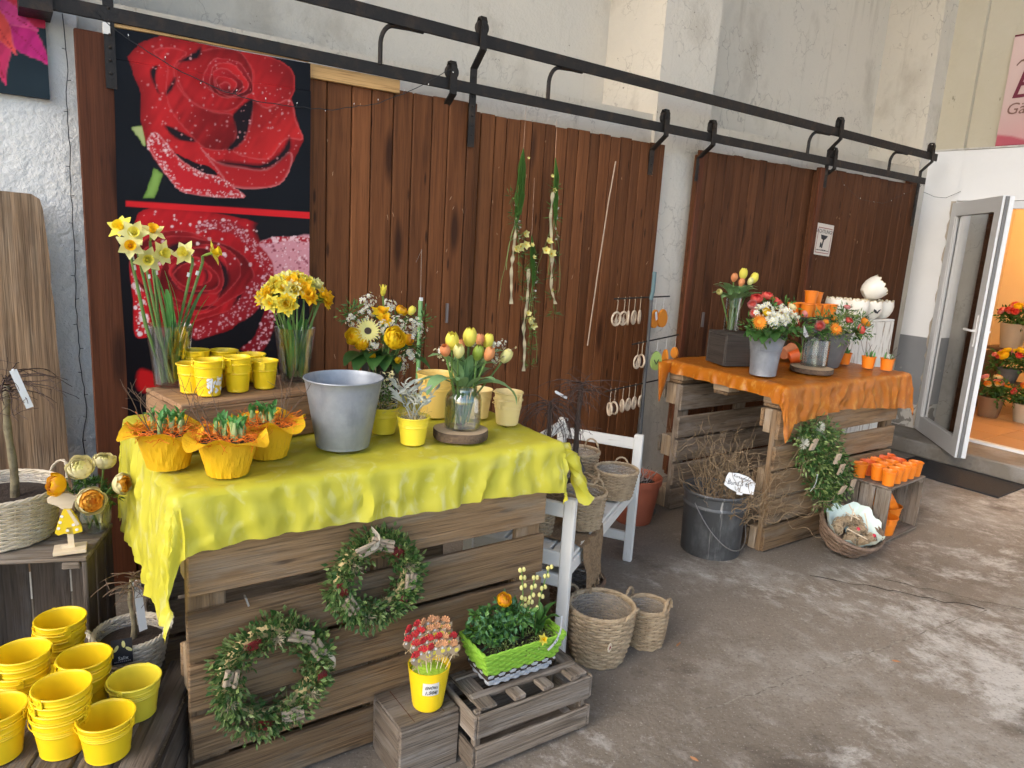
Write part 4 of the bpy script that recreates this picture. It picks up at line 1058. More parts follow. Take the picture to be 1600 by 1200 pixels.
# ---- wicker baskets
def wicker(name, label, loc, Rt, Rb, H, mat, rows=12, stakes=22, handles=2, sx=1, sy=1, rz=0, group=None, rot=None, liner=FOIL, hang=0.0, hsize=.045, belly=0.0, d=None, cat='basket', rim=True, mats2=None):
    o = thing(name, label, cat, loc, rz, group, rot)
    d = d or .35*H/rows
    sr = H/rows*.52
    def R(u): return Rb+(Rt-Rb)*u+belly*math.sin(PI*u)
    stakes += stakes % 2; rows = int(rows*1.5); sr = H/rows*.50; d = d*.8; n = stakes*3
    b = MB()
    for i in range(rows):
        u = (i+.5)/rows; pts = []
        ph = rr(0, .1)
        for k in range(n):
            a = 2*PI*k/n
            off = d*math.cos(a*stakes/2+PI*i)
            r = R(u)+off+rr(-.0006, .0006)
            pts.append((r*math.cos(a)*sx, r*math.sin(a)*sy, u*H+rr(-.0008, .0008)))
        b.tube(pts, sr, 5, closed=True, mi=(1 if (mats2 and u > mats2[1]) else 0))
    b.build('weave', [mat, mats2[0]] if mats2 else mat, o)
    b = MB()
    for k in range(stakes):
        a = 2*PI*(k)/stakes
        b.tube([((R(u))*math.cos(a)*sx, (R(u))*math.sin(a)*sy, u*H) for u in (0, .5, 1.02)], sr*.7, 5)
    stuff(b.build('stakes', mat if not mats2 else mats2[0], o))
    if rim:
        b = MB()
        for q in range(3):
            pts = []
            for k in range(72):
                a = 2*PI*k/72
                r = R(1)+.004*math.cos(a*13+q*2.1); pts.append((r*math.cos(a)*sx, r*math.sin(a)*sy, H+.004+.004*math.sin(a*13+q*2.1)))
            b.tube(pts, sr*.95, 5, closed=True)
        b.build('rim', mat if not mats2 else mats2[0], o)
    b = MB(); b.lathe([(1e-5, .006), (R(0)-sr, .006)], 24, sx=sx, sy=sy); b.build('bottom', mat, o)
    for s in range(handles):
        a = s*PI
        for q in (0,):
            b = MB()
            for tw in range(2):
                pts = []
                for k in range(19):
                    t = PI*k/18; tt = t*6+tw*PI
                    x = hsize*math.cos(t); z = hsize*1.15*math.sin(t)
                    out = hang*math.sin(t)
                    pts.append((R(1)*sx+out*.0+.003*math.cos(tt)+out, x+.003*math.sin(tt)*math.sin(t), H+z*(1-.3*abs(hang)/.03 if hang else 1)))
                b.tube(pts, sr*.85, 5)
            b.build('handle', mat if not mats2 else mats2[0], o, rot=(0, 0, a))
    if liner:
        b = MB(); b.lathe([((R(u)-sr*1.9), .012+u*(H-.016)) for u in np.linspace(0, 1, 9)], 40, sx=sx, sy=sy, wob=lambda a, z: 1+.012*math.sin(a*17+z*90)+.01*math.sin(a*7-z*60))
        b.build('liner', liner, o)
    return o
# ---- glass
def glass_vessel(name, label, loc, prof, th=.0035, water=0.0, cat='vase', base=.008, seg=40, rot=None):
    o = thing(name, label, cat, loc, rot=rot)
    b = MB(); inner = [(max(1e-5, r-th), max(z, base)) for r, z in reversed(prof)]
    b.lathe([(1e-5, 0)]+prof+inner+[(1e-5, base)], seg)
    b.build('glass', GLASS, o)
    if water:
        pr = [(max(1e-5, r-th-.0006), z) for r, z in prof if z > base and z < water]
        rl = np.interp(water, [z for r, z in prof], [r for r, z in prof])-th-.0006
        b = MB(); b.lathe([(1e-5, base+.001), (pr[0][0] if pr else rl, base+.001)]+pr+[(rl, water), (1e-5, water)], seg)
        b.build('water', WATER, o)
    return o
# ---- pallets
def pallet_v(name, label, x0, yf, L, H, mat, slat_z, seed=0, back=True, blockmat=None, T=.022, dep=.10):
    """a pallet standing on its long edge, slats facing -Y; slat_z = [(z0, z1), ..]"""
    random.seed(seed)
    o = thing(name, label, 'pallet', (x0, yf, 0), group='wooden pallets of the tables')
    for (z0, z1) in slat_z:
        board('slat', L+rr(-.006, .006), z1-z0, T, o, (L/2, T/2, (z0+z1)/2), 'x', 'y', mat, roll=(0, rr(-.006, .006), 0))
    for cx in (.05, L/2, L-.05):
        board('stringer', H-.006, .098, .03, o, (cx+rr(-.004, .004), T+.0165, H/2), 'z', 'y', mat, jit=0.0)
        for cz in (.07, H/2, H-.07):
            board('block', .13, .095, dep-.055, o, (cx, T+.034+(dep-.055)/2, cz), 'z', 'y', blockmat or W_BLOCK, jit=.002)
    for cz in (.06, H/2, H-.06):
        board('rear_slat', L, .10, .02, o, (L/2, T+dep-.008, cz), 'x', 'y', mat, jit=.001)
    return o
def pallet_h(name, label, x0, y0, z0, L, D, mat, seed=0, th=.125):
    random.seed(seed)
    o = thing(name, label, 'pallet', (x0, y0, z0), group='wooden pallets of the tables')
    w = D/5
    for i in range(5):
        board('slat', L, w-.022, .020, o, (L/2, w*(i+.5), th-.010), 'x', 'z', mat, jit=.001)
    for cx in (.05, L/2, L-.05):
        board('stringer', D-.01, .1, .020, o, (cx, D/2, th-.031), 'y', 'z', mat, jit=.001)
        for cy in (.06, D/2, D-.06):
            board('block', .11, .10, th-.065, o, (cx, cy, .0205+(th-.065)/2), 'y', 'z', W_BLOCK, jit=.002)
    for cy in (.06, D/2, D-.06):
        board('bottom_slat', L, .10, .018, o, (L/2, cy, .010), 'x', 'z', mat, jit=.001)
    return o
# ---- cloth thrown over a table
def drape(name, label, x0, x1, y0, y1, zt, dl, dr, df, db, mat, seed, step=.0125, flare=.10, amp=.016, kf=38.0, hem=None, topamp=.004):
    o3 = Vector((seed*3.1, seed*1.7, seed*.9))
    ns = int((x1-x0+dl+dr)/step); nt = int((y1-y0+df+db)/step)
    R = .022; P = []
    for i in range(ns+1):
        s = x0-dl+(x1-x0+dl+dr)*i/ns; row = []
        for j in range(nt+1):
            t = y0-df+(y1-y0+df+db)*j/nt
            hm = hem(s, t) if hem else 1.0
            ox = (x0-s) if s < x0 else (s-x1 if s > x1 else 0); sgx = -1 if s < x0 else 1
            oy = (y0-t) if t < y0 else (t-y1 if t > y1 else 0); sgy = -1 if t < y0 else 1
            bx, by = min(max(s, x0), x1), min(max(t, y0), y1)
            d = math.hypot(ox, oy)*hm
            n1 = mnoise.noise(Vector((s*6, t*6, 0))+o3); n2 = mnoise.noise(Vector((s*17, t*17, 4))+o3); n3 = mnoise.noise(Vector((s*38+n1*2, t*38, 9))+o3)
            cz = max(0, 1-abs(mnoise.noise(Vector((s*6+t*5, t*8-s*5, 2))+o3))*3.5)+.5*max(0, 1-abs(mnoise.noise(Vector((s*13-t*12, t*10+s*6, 7))+o3))*3.5)
            if d <= 0:
                row.append((s, t, zt+topamp*(n1+.6*n2)+.0012*n3+.0022*cz)); continue
            a = math.atan2(oy, ox) if (ox or oy) else 0
            dx, dy = math.cos(a)*sgx, math.sin(a)*sgy
            if ox == 0: dx, dy = 0, sgy
            if oy == 0: dx, dy = sgx, 0
            out = R*math.sin(min(d/R, PI/2)); dn = R*(1-math.cos(min(d/R, PI/2)))+max(0, d-R*PI/2)
            g = min(1, d/.10)
            per = (s if ox == 0 else (t if oy == 0 else (bx+by+a*.16*sgx*sgy)))
            w = math.sin(per*kf+5*n1+seed)+.5*math.sin(per*kf*2.3+7*n1+seed*2)
            out += flare*max(0, d-R)+g*amp*(w*.7+.4)+g*.006*n2+.002*n3*g+.0055*cz*min(1, d/.03)
            row.append((bx+dx*out+.006*n2*g, by+dy*out+.006*n1*g, zt-dn+topamp*n1*(1-g)+.002*n3))
        P.append(row)
    b = MB(); b.grid(P)
    return tag(b.build(name, mat), label, 'tablecloth')
# ---- twigs
def twig_path(p, d, L, n, wob, droop=0.0, curl=0.0):
    p = Vector(p); d = Vector(d).normalized(); o = [p.copy()]; ph = rr(0, 6.28)
    for i in range(n):
        d = d+Vector((rr(-wob, wob), rr(-wob, wob), rr(-wob, wob)-droop))
        if curl:
            ax = Vector((math.sin(ph), math.cos(ph), .3)); d = Matrix.Rotation(curl*math.sin(i*.9+ph), 3, ax) @ d
        d.normalize(); p = p+d*L/n; o.append(p.copy())
    return o

# ================================================================== TABLES
YEL = M('yellow_organza', (0.80, 0.74, 0.075), 0.36, layers=(('noise', 4, (0.74, 0.69, 0.05), .4, .7, .5), ('warp', (14, 14, 9), (.86, .84, .34), .54, .70, .7, 4)), bump=(('warp', (15, 15, 10), .22, 2),), alpha=.80, translucent=.22, spec=.45, roff=False)  # pale warp layer paints crinkle highlights into the cloth colour
ORG = M('orange_organza', (0.66, 0.20, 0.010), 0.30, layers=(('noise', 5, (0.50, 0.13, 0.008), .4, .7, .6), ('noise', (30, 30, 14), (.84, .40, .08), .54, .68, .8)), bump=(('warp', (16, 16, 12), .28, 2),), alpha=.70, translucent=.2, spec=.5, roff=False)
pallet_v('pallet', 'brown pallet standing on edge under the yellow cloth with two wreaths hung on it', .335, 1.868, 1.16, .80, W_PAL, [(.636, .795), (.452, .592), (.298, .434), (.158, .282), (.012, .136)], 21)
pallet_v('pallet', 'pallet standing behind at the back of the yellow table', .335, 2.56, 1.16, .80, W_PALG, [(.636, .795), (.452, .592), (.298, .434), (.158, .282), (.012, .136)], 22)
pallet_h('pallet', 'flat pallet forming the table top under the yellow cloth', .33, 1.862, .803, 1.17, .80, W_PAL, 23)
def hemY(s, t):
    h = 1+.05*math.sin(s*5+1)+.02*math.sin(s*13)
    if t < 1.86: h *= (1.0+.05*math.sin(s*9))
    return h
drape('tablecloth', 'yellow organza cloth draped over the pallet table with a long corner hanging left', .322, 1.508, 1.845, 2.672, .936, .36, .15, .165, .12, YEL, 3, hem=hemY, flare=.06, topamp=.0045, amp=.010, kf=46.0)
b = MB(); random.seed(8)                       # knotted end at the right corner
P = []
for i in range(15):
    t = i/14; r = (.030*(1-t)+.006+.02*t*t)*(1+.15*math.sin(t*20)); c = Vector((1.545+.10*t, 1.86-.02*t, .90-.18*t+.02*math.sin(t*4)))
    P.append([c+Vector((r*math.cos(a+t*5)*(1+.3*math.sin(3*a)), r*math.sin(a+t*5), .4*r*math.sin(2*a))) for a in np.linspace(0, 2*PI, 13)])
b.grid(P)
knot = b.build('knotted_corner', YEL); knot.parent = bpy.data.objects['tablecloth']

oz = [(.640, .795), (.468, .600), (.318, .452), (.165, .300), (.012, .145)]
pallet_v('pallet', 'brown pallet standing on edge under the orange cloth beside the zinc can', 3.292, 2.217, 1.20, .80, W_PAL, oz, 31)
pallet_v('pallet', 'grey worn pallet standing at the back left under the orange cloth', 3.300, 2.905, 1.20, .80, W_PALG, oz, 32, dep=.13)
pallet_h('pallet', 'flat pallet forming the table top under the orange cloth', 3.285, 2.215, .803, 1.2, .80, W_PAL, 33)
oc = drape('tablecloth', 'orange organza cloth draped over the pallet table at the right', 3.275, 4.50, 2.20, 3.03, .936, .075, .17, .20, .10, ORG, 5, hem=lambda s, t: 1+.12*math.sin(s*4+2)+(.35 if (s < 3.32 and t < 2.25) else 0), flare=.09, amp=.011, kf=44.0)
b = MB(); P = []
for i in range(10):
    t = i/9; r = .05*(1-t)+.004; c = Vector((3.21-.02*t, 2.98, .93-.24*t))
    P.append([c+Vector((r*math.cos(a), r*.5*math.sin(a), 0)) for a in np.linspace(0, 2*PI, 11)])
b.grid(P); tl = b.build('hanging_corner', ORG); tl.parent = oc

# ================================================================== CRATES AND BOXES
def plankbox(name, label, loc, rz, L, D, H, mat, top=2, side=2, front=2, t=.014, group=None, cat='box', seed=1):
    """closed wooden box, planks on every visible face"""
    random.seed(seed)
    o = thing(name, label, cat, loc, rz, group)
    w = D/top
    for i in range(top): board('plank', L-.002, w-.003, t, o, (L/2, w*(i+.5), H-t/2), 'x', 'z', mat)
    h = (H-t-.001)/side
    for i in range(side):
        board('plank', D-2*t-.003, h-.002, t, o, (t/2, D/2, h*(i+.5)), 'y', 'x', mat); board('plank', D-2*t-.003, h-.002, t, o, (L-t/2, D/2, h*(i+.5)), 'y', 'x', mat)
    h = (H-t-.001)/front
    for i in range(front):
        board('plank', L-.002, h-.002, t, o, (L/2, t/2, h*(i+.5)), 'x', 'y', mat); board('plank', L-.002, h-.002, t, o, (L/2, D-t/2, h*(i+.5)), 'x', 'y', mat)
    return o
plankbox('wine_box', 'long low brown wooden box on the back of the yellow cloth', (.382, 2.14, .942), math.radians(11), .45, .27, .143, W_WINE, 2, 2, 2, seed=41)
# grey little box with the yellow cup
gb = plankbox('wooden_box', 'small closed grey wooden box standing on the floor before the pallet', (.858, 1.668, 0), 0.0, .198, .19, .19, W_CRATE, 1, 1, 1, .012, seed=42)
for x in (.05, .150): board('top_joint', .17, .002, .001, gb, (x, .095, .1905), 'y', 'z', W_DOOR2, jit=0)
# open-slatted crate with the green basket
def slat_crate(name, label, loc, rz, L, D, H, mat, seed=1):
    random.seed(seed)
    o = thing(name, label, 'crate', loc, rz, 'wooden crates')
    t = .012
    for x in (.012, L-.012):
        for y in (.014, D-.014): board('corner_post', H, .024, .024, o, (x, y, H/2), 'z', 'y', mat)
    for y in (-.006, D+.006):
        for (z0, z1) in ((.02, .095), (.125, H-.002)): board('side_slat', L, z1-z0, t, o, (L/2, y, (z0+z1)/2), 'x', 'y', mat)
    for x in (-.0065, L+.0065):
        for (z0, z1) in ((.02, .095), (.125, H-.002)): board('end_slat', D+.02, z1-z0, t, o, (x, D/2, (z0+z1)/2), 'y', 'x', mat)
    for y in (.035, D/2, D-.035): board('base_slat', L-.05, .05, t, o, (L/2, y, .012), 'x', 'z', mat)
    board('top_rail', L-.03, .026, .018, o, (L/2, .062, H+.009), 'x', 'z', mat); board('top_rail', L-.03, .026, .018, o, (L/2, D-.03, H+.009), 'x', 'z', mat)
    board('top_slat', D, .06, t, o, (.045, D/2, H+.0065), 'y', 'z', mat)
    board('top_slat', D, .05, t, o, (L-.03, D/2, H+.0065), 'y', 'z', mat)
    for x in (.155, .262, .372): board('short_slat', .05, .045, .014, o, (x, .02, H+.008), 'y', 'z', mat, jit=.002)
    return o
slat_crate('slatted_crate', 'weathered open slatted crate on the floor under the green basket', (1.072, 1.600, 0), -.02, .43, .20, .205, W_CRATE, 51)
# crate on end at the left, open front, vertical boards inside
CA = math.radians(-21)
def open_crate(name, label, loc, rz, W_, D, H, mat, inner, nb=4, seed=1, vertical=True, sides=3, shelf=None):
    """open to -Y; origin at the front left bottom corner"""
    random.seed(seed)
    o = thing(name, label, 'crate', loc, rz, 'wooden crates'); t = .014
    n = 2; w = D/n
    for i in range(n):
        board('top_board', W_, w-.004, t, o, (W_/2, w*(i+.5), H-t/2), 'x', 'z', mat)
        board('bottom_board', W_, w-.004, t, o, (W_/2, w*(i+.5), t/2), 'x', 'z', mat)
    w = D/sides
    for x in (t/2+.001, W_-t/2-.001):
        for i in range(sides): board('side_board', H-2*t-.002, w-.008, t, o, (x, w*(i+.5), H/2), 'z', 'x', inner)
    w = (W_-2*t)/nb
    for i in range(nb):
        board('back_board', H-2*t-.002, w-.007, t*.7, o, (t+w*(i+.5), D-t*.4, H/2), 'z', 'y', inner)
    board('corner_cleat', .05, .022, .022, o, (W_-t-.030, .013, H-t-.012), 'x', 'z', mat)
    return o
import mathutils
def loc_of(o, p): return tuple(mathutils.Matrix.Translation(o.location) @ o.rotation_euler.to_matrix().to_4x4() @ Vector(p))
fr = Vector((.146, 2.33)); ex = Vector((math.cos(CA), math.sin(CA))); ey = Vector((-math.sin(CA), math.cos(CA)))
o0 = fr-ex*.50
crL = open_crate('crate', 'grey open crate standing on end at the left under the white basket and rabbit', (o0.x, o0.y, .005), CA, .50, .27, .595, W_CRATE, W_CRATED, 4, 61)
# low slatted crate carrying the yellow buckets
DA = math.radians(-25)
lc = thing('slatted_crate', 'dark low slatted crate at the bottom left carrying the yellow buckets', 'crate', (.192, 1.66, 0), DA, 'wooden crates')
random.seed(71)
for i in range(7): board('top_slat', .54, .078, .016, lc, (-.041-i*.094, .25, .291), 'y', 'z', W_CRATED)
for (z0, z1) in ((.19, .272), (.10, .178), (.01, .088)):
    board('side_slat', .54, z1-z0, .014, lc, (.006, .25, (z0+z1)/2), 'y', 'x', W_CRATED)
    board('end_slat', .66, z1-z0, .014, lc, (-.325, -.012, (z0+z1)/2), 'x', 'y', W_CRATED)
for y in (.02, .48):
    for x in (-.02, -.62): board('corner_post', .28, .03, .03, lc, (x, y, .142), 'z', 'y', W_CRATED)
# crate with the orange pots
crO = open_crate('crate', 'grey open crate on the floor at the right holding orange pots on top and inside', (4.045, 1.955, .004), .08, .46, .27, .335, W_CRATE, W_CRATE, 3, 62, sides=3)
# dark box and white crate on the orange table
plankbox('dark_wooden_box', 'dark stained wooden box on the orange cloth under the tulip vase', (3.40, 2.70, .942), -.30, .21, .20, .19, BLACKBOX, 1, 1, 1, .012, seed=43)
wbx = thing('whitewashed_box', 'tall whitewashed wooden box behind the orange table under the eggshell pots', 'box', (4.53, 2.62, 0), 0.0); random.seed(44)
for i in range(4): board('plank', 1.19, .128, .014, wbx, (.067+.132*i, .007, .595), 'z', 'y', W_WHITEC, jit=0); board('plank', 1.19, .128, .014, wbx, (.067+.132*i, .273, .595), 'z', 'y', W_WHITEC, jit=0)
for x in (.007, .523):
    for i in range(2): board('plank', 1.19, .122, .014, wbx, (x, .077+.126*i, .595), 'z', 'x', W_WHITEC, jit=0)
for i in range(2): board('top_plank', .53, .138, .014, wbx, (.265, .070+.140*i, 1.198), 'x', 'z', W_WHITEC, jit=0)
# leaning old plank
b = MB(); random.seed(9)
pl = []
out = [(-.34, 0), (.185, 0), (.178, .25), (.166, .36), (.160, .62), (.155, .75), (.150, .9), (.150, 1.05), (.143, 1.12), (.146, 1.2), (.140, 1.3), (.134, 1.40), (.126, 1.438), (.10, 1.455), (-.10, 1.462), (-.34, 1.465)]
b.prism([(x, z) for x, z in out], 0, .04)
pk = b.build('plank', W_OLD2 if 'W_OLD2' in globals() else M('old_plank_vertical', (0.27, 0.168, 0.092), .85, layers=(('noise', (38, 38, 1.6), (0.11, 0.064, 0.034), .38, .66, .95, 4), ('noise', (9, 9, 1.1), (.085, .052, .03), .55, .78, .6, 2), ('noise', (12, 12, 3), (.30, .215, .14), .5, .7, .6, 3)), bump=(('noise', (60, 60, 2.5), .8, 2),)), None, (.0, 3.22, .20), (-.05, 0, 0), smooth=False)
tag(pk, 'tall weathered old plank leaning on the white wall at the left', 'plank')

# ================================================================== FLOWER HEADS
random.seed(1)
F_DAF = [m_daffodil(P_LEM, P_YEL, 'flower', 1.25, seed=1), m_daffodil(P_PALE, P_LEM, 'flower', 1.25, seed=2), m_daffodil(P_PALE, P_GOLD, 'flower', 1.2, seed=3)]
F_DAFY = [m_daffodil(P_YEL, P_GOLD, 'flower', 1.15, seed=4), m_daffodil(P_LEM, P_YEL, 'flower', 1.15, True, 5), m_daffodil(P_YEL, P_GOLD, 'flower', 1.15, True, 6), m_daffodil(P_PALE, P_LEM, 'flower', 1.2, True, 7), m_daffodil(P_GOLD, P_GOLD, 'flower', 1.15, True, 8)]
F_TUL = {'y': m_tulip(P_LEM, 'flower', 1.0, seed=1), 'p': m_tulip(P_PALE, 'flower', 1.0, seed=2), 'o': m_tulip(P_PEACH, 'flower', .85, seed=3), 'g': m_tulip(L_LIME, 'flower', .95, seed=4)}
F_RAN = {'y': m_ranunculus([P_YEL, P_YEL, P_GOLD], 'flower', 1.4, 6, 1), 'c': m_ranunculus([P_CREAM, P_CREAM, P_PALE], 'flower', 1.0, 7, 2), 'a': m_ranunculus([P_CREAM, P_AMB, P_AMB, P_ORG], 'flower', 1.0, 8, 3), 'g': m_ranunculus([P_GOLD, P_AMB, P_GOLD], 'flower', 1.0, 6, 4), 'o': m_ranunculus([P_ORG, P_ORG, P_AMB], 'flower', 1.0, 6, 5), 'p': m_ranunculus([P_PINK, P_CORAL], 'flower', 1.0, 5, 6), 'r': m_ranunculus([P_CORAL, P_RED], 'flower', 1.0, 5, 7)}
F_GER = {'p': m_gerbera(P_PALE, EYE_DK, 'flower', 1.25), 'o': m_gerbera(P_ORG, P_AMB, 'flower', 1.0), 'm': m_gerbera(P_RED, P_WHITE, 'flower', .8)}
LF = {'dark': m_leaf(L_DARK, .16, .075, .7, .2), 'dark2': m_leaf(L_DARK, .13, .06, .9, .2), 'mid': m_leaf(L_MID, .12, .05, .6, .2), 'tul': m_leaf(L_TUL, .17, .038, .9, .35), 'tul2': m_leaf(L_TUL, .15, .030, .45, .35), 'daf': m_leaf(L_DAFF, .30, .020, .25, .25, nl=10, point=.5), 'daf2': m_leaf(L_DAFF, .24, .018, .35, .25, nl=10, point=.5)}
def spray(parent, name, mat, centers, n, r, size, seed, mat2=None, up=.3):
    """a cloud of tiny blossoms or leaflets, one mesh"""
    random.seed(seed); b = MB()
    for c in centers:
        c = Vector(c)
        for k in range(n):
            v = Vector((random.gauss(0, 1), random.gauss(0, 1), random.gauss(0, 1))).normalized()*r*rr(.3, 1)
            p = c+v; d = (v.normalized()+Vector((0, -.4, up))).normalized(); q = d.to_track_quat('Z', 'Y').to_matrix(); s = size*rr(.6, 1.3)
            a0 = rr(0, 6)
            for j in range(5):
                a = a0+j*2*PI/5
                b.add([tuple(p), tuple(p+q @ Vector((s*math.cos(a-.45), s*math.sin(a-.45), s*.25))), tuple(p+q @ Vector((s*1.35*math.cos(a), s*1.35*math.sin(a), s*.3))), tuple(p+q @ Vector((s*math.cos(a+.45), s*math.sin(a+.45), s*.25)))], [(0, 1, 2, 3)], 0)
            if mat2: b.ball(tuple(p+d*s*.15), s*.3, 5, 3, 1)
    return stuff(b.build(name, [mat, mat2] if mat2 else mat, parent, smooth=False))
def leaflets(parent, name, mats, pts, n, r, L, W, seed, dirfun=None):
    """many small pointed leaves scattered around a list of points"""
    random.seed(seed); b = MB()
    for c in pts:
        c = Vector(c)
        for k in range(n):
            v = Vector((random.gauss(0, 1), random.gauss(0, 1), random.gauss(0, 1))).normalized()
            p = c+v*r*rr(.15, 1); d = (v+Vector((rr(-.7, .7), rr(-.7, .7), rr(-.5, .7)))).normalized()
            if dirfun: d = (d+Vector(dirfun(c))).normalized()
            q = d.to_track_quat('X', 'Z').to_matrix() @ Matrix.Rotation(rr(0, 6), 3, 'X'); l = L*rr(.6, 1.25); w = W*rr(.7, 1.2)
            b.add([tuple(p), tuple(p+q @ Vector((l*.45, w/2, w*.18))), tuple(p+q @ Vector((l, 0, 0))), tuple(p+q @ Vector((l*.45, -w/2, w*.18)))], [(0, 1, 2), (0, 2, 3)], random.randrange(len(mats)))
    return stuff(b.build(name, list(mats), parent, smooth=False))
def zleaf(d):
    # leaf axis +Z along d, its bending side (+X) turned outwards and down
    d = Vector(d).normalized(); h = Vector((d.x, d.y, -.4)); x = h-d*h.dot(d); x.normalize(); y = d.cross(x)
    return Matrix((x, y, d)).transposed()
def flag(label, parentless_loc, txt, rz=0.0, scale=1.0, flip=1):
    o = thing('price_flag', label, 'price tag', parentless_loc, rz)
    s = .001*scale
    b = MB(); b.prism([(-20*s, 22*s), (-10*s, -14*s), (38*s*flip, -12*s)], -.0006, .0006); b.build('card', PAPER, o, smooth=False)
    link('lettering', text_mesh(txt, 13*s, INK), o, (0, -.0011, -5*s), RYf)
    b = MB(); b.tube([(-8*s, .001, -14*s), (-6*s, .002, -75*s)], .0016*scale, 5); b.build('clip_stick', L_STEM, o)
    return o

# ================================================================== ON THE WINE BOX
TZ = .945; BZ = 1.089
v1 = glass_vessel('vase', 'tall flared glass vase at the left holding six long daffodils', (.405, 2.405, BZ), [(.047, 0), (.049, .004), (.052, .05), (.058, .11), (.067, .185), (.068, .19)], .0035, .0)
random.seed(21)
heads = [((0.298, 2.420, 1.550), (-.5, -.6, .45), 0), ((0.315, 2.360, 1.542), (-.2, -.9, .25), 1), ((0.298, 2.340, 1.512), (-.1, -.95, .1), 2), ((0.362, 2.400, 1.536), (.1, -.5, .8), 2), ((0.367, 2.360, 1.493), (.5, -.8, .1), 1), ((0.464, 2.380, 1.488), (-.6, -.6, .3), 1), ((0.519, 2.420, 1.492), (.75, -.4, .3), 0), ((0.341, 2.360, 1.476), (.0, -.9, .0), 1)]
wh = M('white_tape', (.7, .7, .68), .5)
labs = ['daffodil at the far left of the tall vase, head highest', 'lemon daffodil second from the left in the tall vase', 'pale daffodil with deep yellow cup facing forward in the tall vase', 'daffodil facing upwards in the middle of the left clump', 'pale daffodil at the right of the left clump', 'pale daffodil left of the pair standing apart in the tall vase', 'lemon daffodil right of the pair standing apart in the tall vase', 'drooping pale daffodil below the left clump']
for i, (p, d, k) in enumerate(heads):
    t = thing('daffodil', labs[i], 'daffodil', (.405+rr(-.02, .02), 2.405+rr(-.02, .02), BZ+.01), group='long daffodils in the tall vase')
    base = Vector(t.location)
    hp = Vector(p); rel = hp-base
    head(F_DAF[k], t, rel+Vector(d).normalized()*.02, d, 1.0)
    neck = rel-Vector(d).normalized()*.012
    b = MB(); st = [Vector((rr(-.005, .005), rr(-.005, .005), 0))]
    lean = Vector((max(-.055, min(.055, rel.x*.55)), rel.y*.5, .175))
    for u in (0.35, .7, 1): st.append(Vector((lean.x*u, lean.y*u, lean.z*u)))
    for u in (.3, .6, .85, 1): st.append(lean.lerp(neck+Vector((0, 0, -.02)), u))
    st.append(neck); b.tube(st, .0042, 7); b.build('stem', L_STEM, t)
    m = lean.lerp(neck, .72); m2 = lean.lerp(neck, .78); b = MB(); b.tube([m, m2], .0052, 8); b.build('tape_wrap', wh, t)
lv = thing('daffodil_leaves', 'bundle of broad green daffodil leaves in the tall vase', 'leaves', (.405, 2.405, BZ+.012))
random.seed(22)
for (dx, dy, rz, s) in ((-.01, 0, 2.8, 1.15), (.0, .01, 3.3, 1.2), (.012, 0, 3.0, 1.05), (.02, .01, .2, 1.05), (.03, -.01, -.3, .95), (-.02, .01, 2.5, .9), (.015, .015, 1.6, 1.0)):
    link('leaf', LF['daf'], lv, (dx, dy, 0), (rr(-.10, .10), rr(-.08, .08)+(-.10 if dx < .015 else .14), rz), (1, 1.5, s))
v2 = glass_vessel('vase', 'flared glass vase on the box packed with short daffodils', (.782, 2.375, BZ), [(.046, 0), (.048, .004), (.052, .05), (.058, .11), (.066, .172), (.067, .178)], .0035, .055)
bn = thing('daffodil_bunch', 'dense round bunch of yellow and golden daffodils in the right hand vase', 'bouquet', (.782, 2.375, BZ+.012))
random.seed(23)
for k in range(46):
    u = rr(0, 1); a = rr(0, 2*PI); ph = math.acos(1-u*.95)
    v = Vector((math.sin(ph)*math.cos(a), math.sin(ph)*math.sin(a)*.8-.12, math.cos(ph)*.85))
    p = Vector((-.005, -.01, .245))+v*.098
    right = v.x > .1 and v.z < .6
    f = F_DAFY[random.choice([0, 2, 4] if right else [1, 3, 0, 1, 2])]
    d = v+Vector((0, -.35, .1))
    head(f, bn, p, d, rr(.8, 1.05))
    if k % 2 == 0:
        stemtube(bn, (rr(-.025, .025), rr(-.025, .025), rr(0, .03)), p-Vector(d).normalized()*.02, .0028, L_STEM, .012)
for k in range(7): link('leaf', LF['daf2'], bn, (rr(-.03, .03), rr(-.03, .03), 0), (rr(-.12, .12), rr(-.12, .12), rr(0, 6)), (1, 1.2, .85))
# small yellow pots on the box
SM = dict(Rt=.0405, Rb=.0315, H=.088, mat=BKT_Y, ridges=0)
pots = [('front yellow pot with white print nearest the camera on the wooden box', (.478, 2.235), 0, 1), ('yellow pot nested in the front printed pot on the wooden box', (.478, 2.235), .018, 0),
        ('yellow pot with white print beside the tall vase on the wooden box', (.442, 2.290), 0, 1), ('outer yellow pot of the middle pair on the wooden box', (.568, 2.265), 0, 0), ('inner yellow pot of the middle pair on the wooden box', (.568, 2.265), .018, 0),
        ('yellow pot at the right of the group on the wooden box', (.655, 2.285), 0, 0), ('yellow pot standing behind the front printed pot', (.520, 2.345), 0, 0), ('back row yellow pot at the left on the wooden box', (.478, 2.405), 0, 0), ('yellow pot nested at the left of the back row', (.478, 2.405), .020, 0),
        ('back row yellow pot in the middle on the wooden box', (.565, 2.42), .014, 0), ('back row yellow pot at the right on the wooden box', (.645, 2.385), .004, 0)]
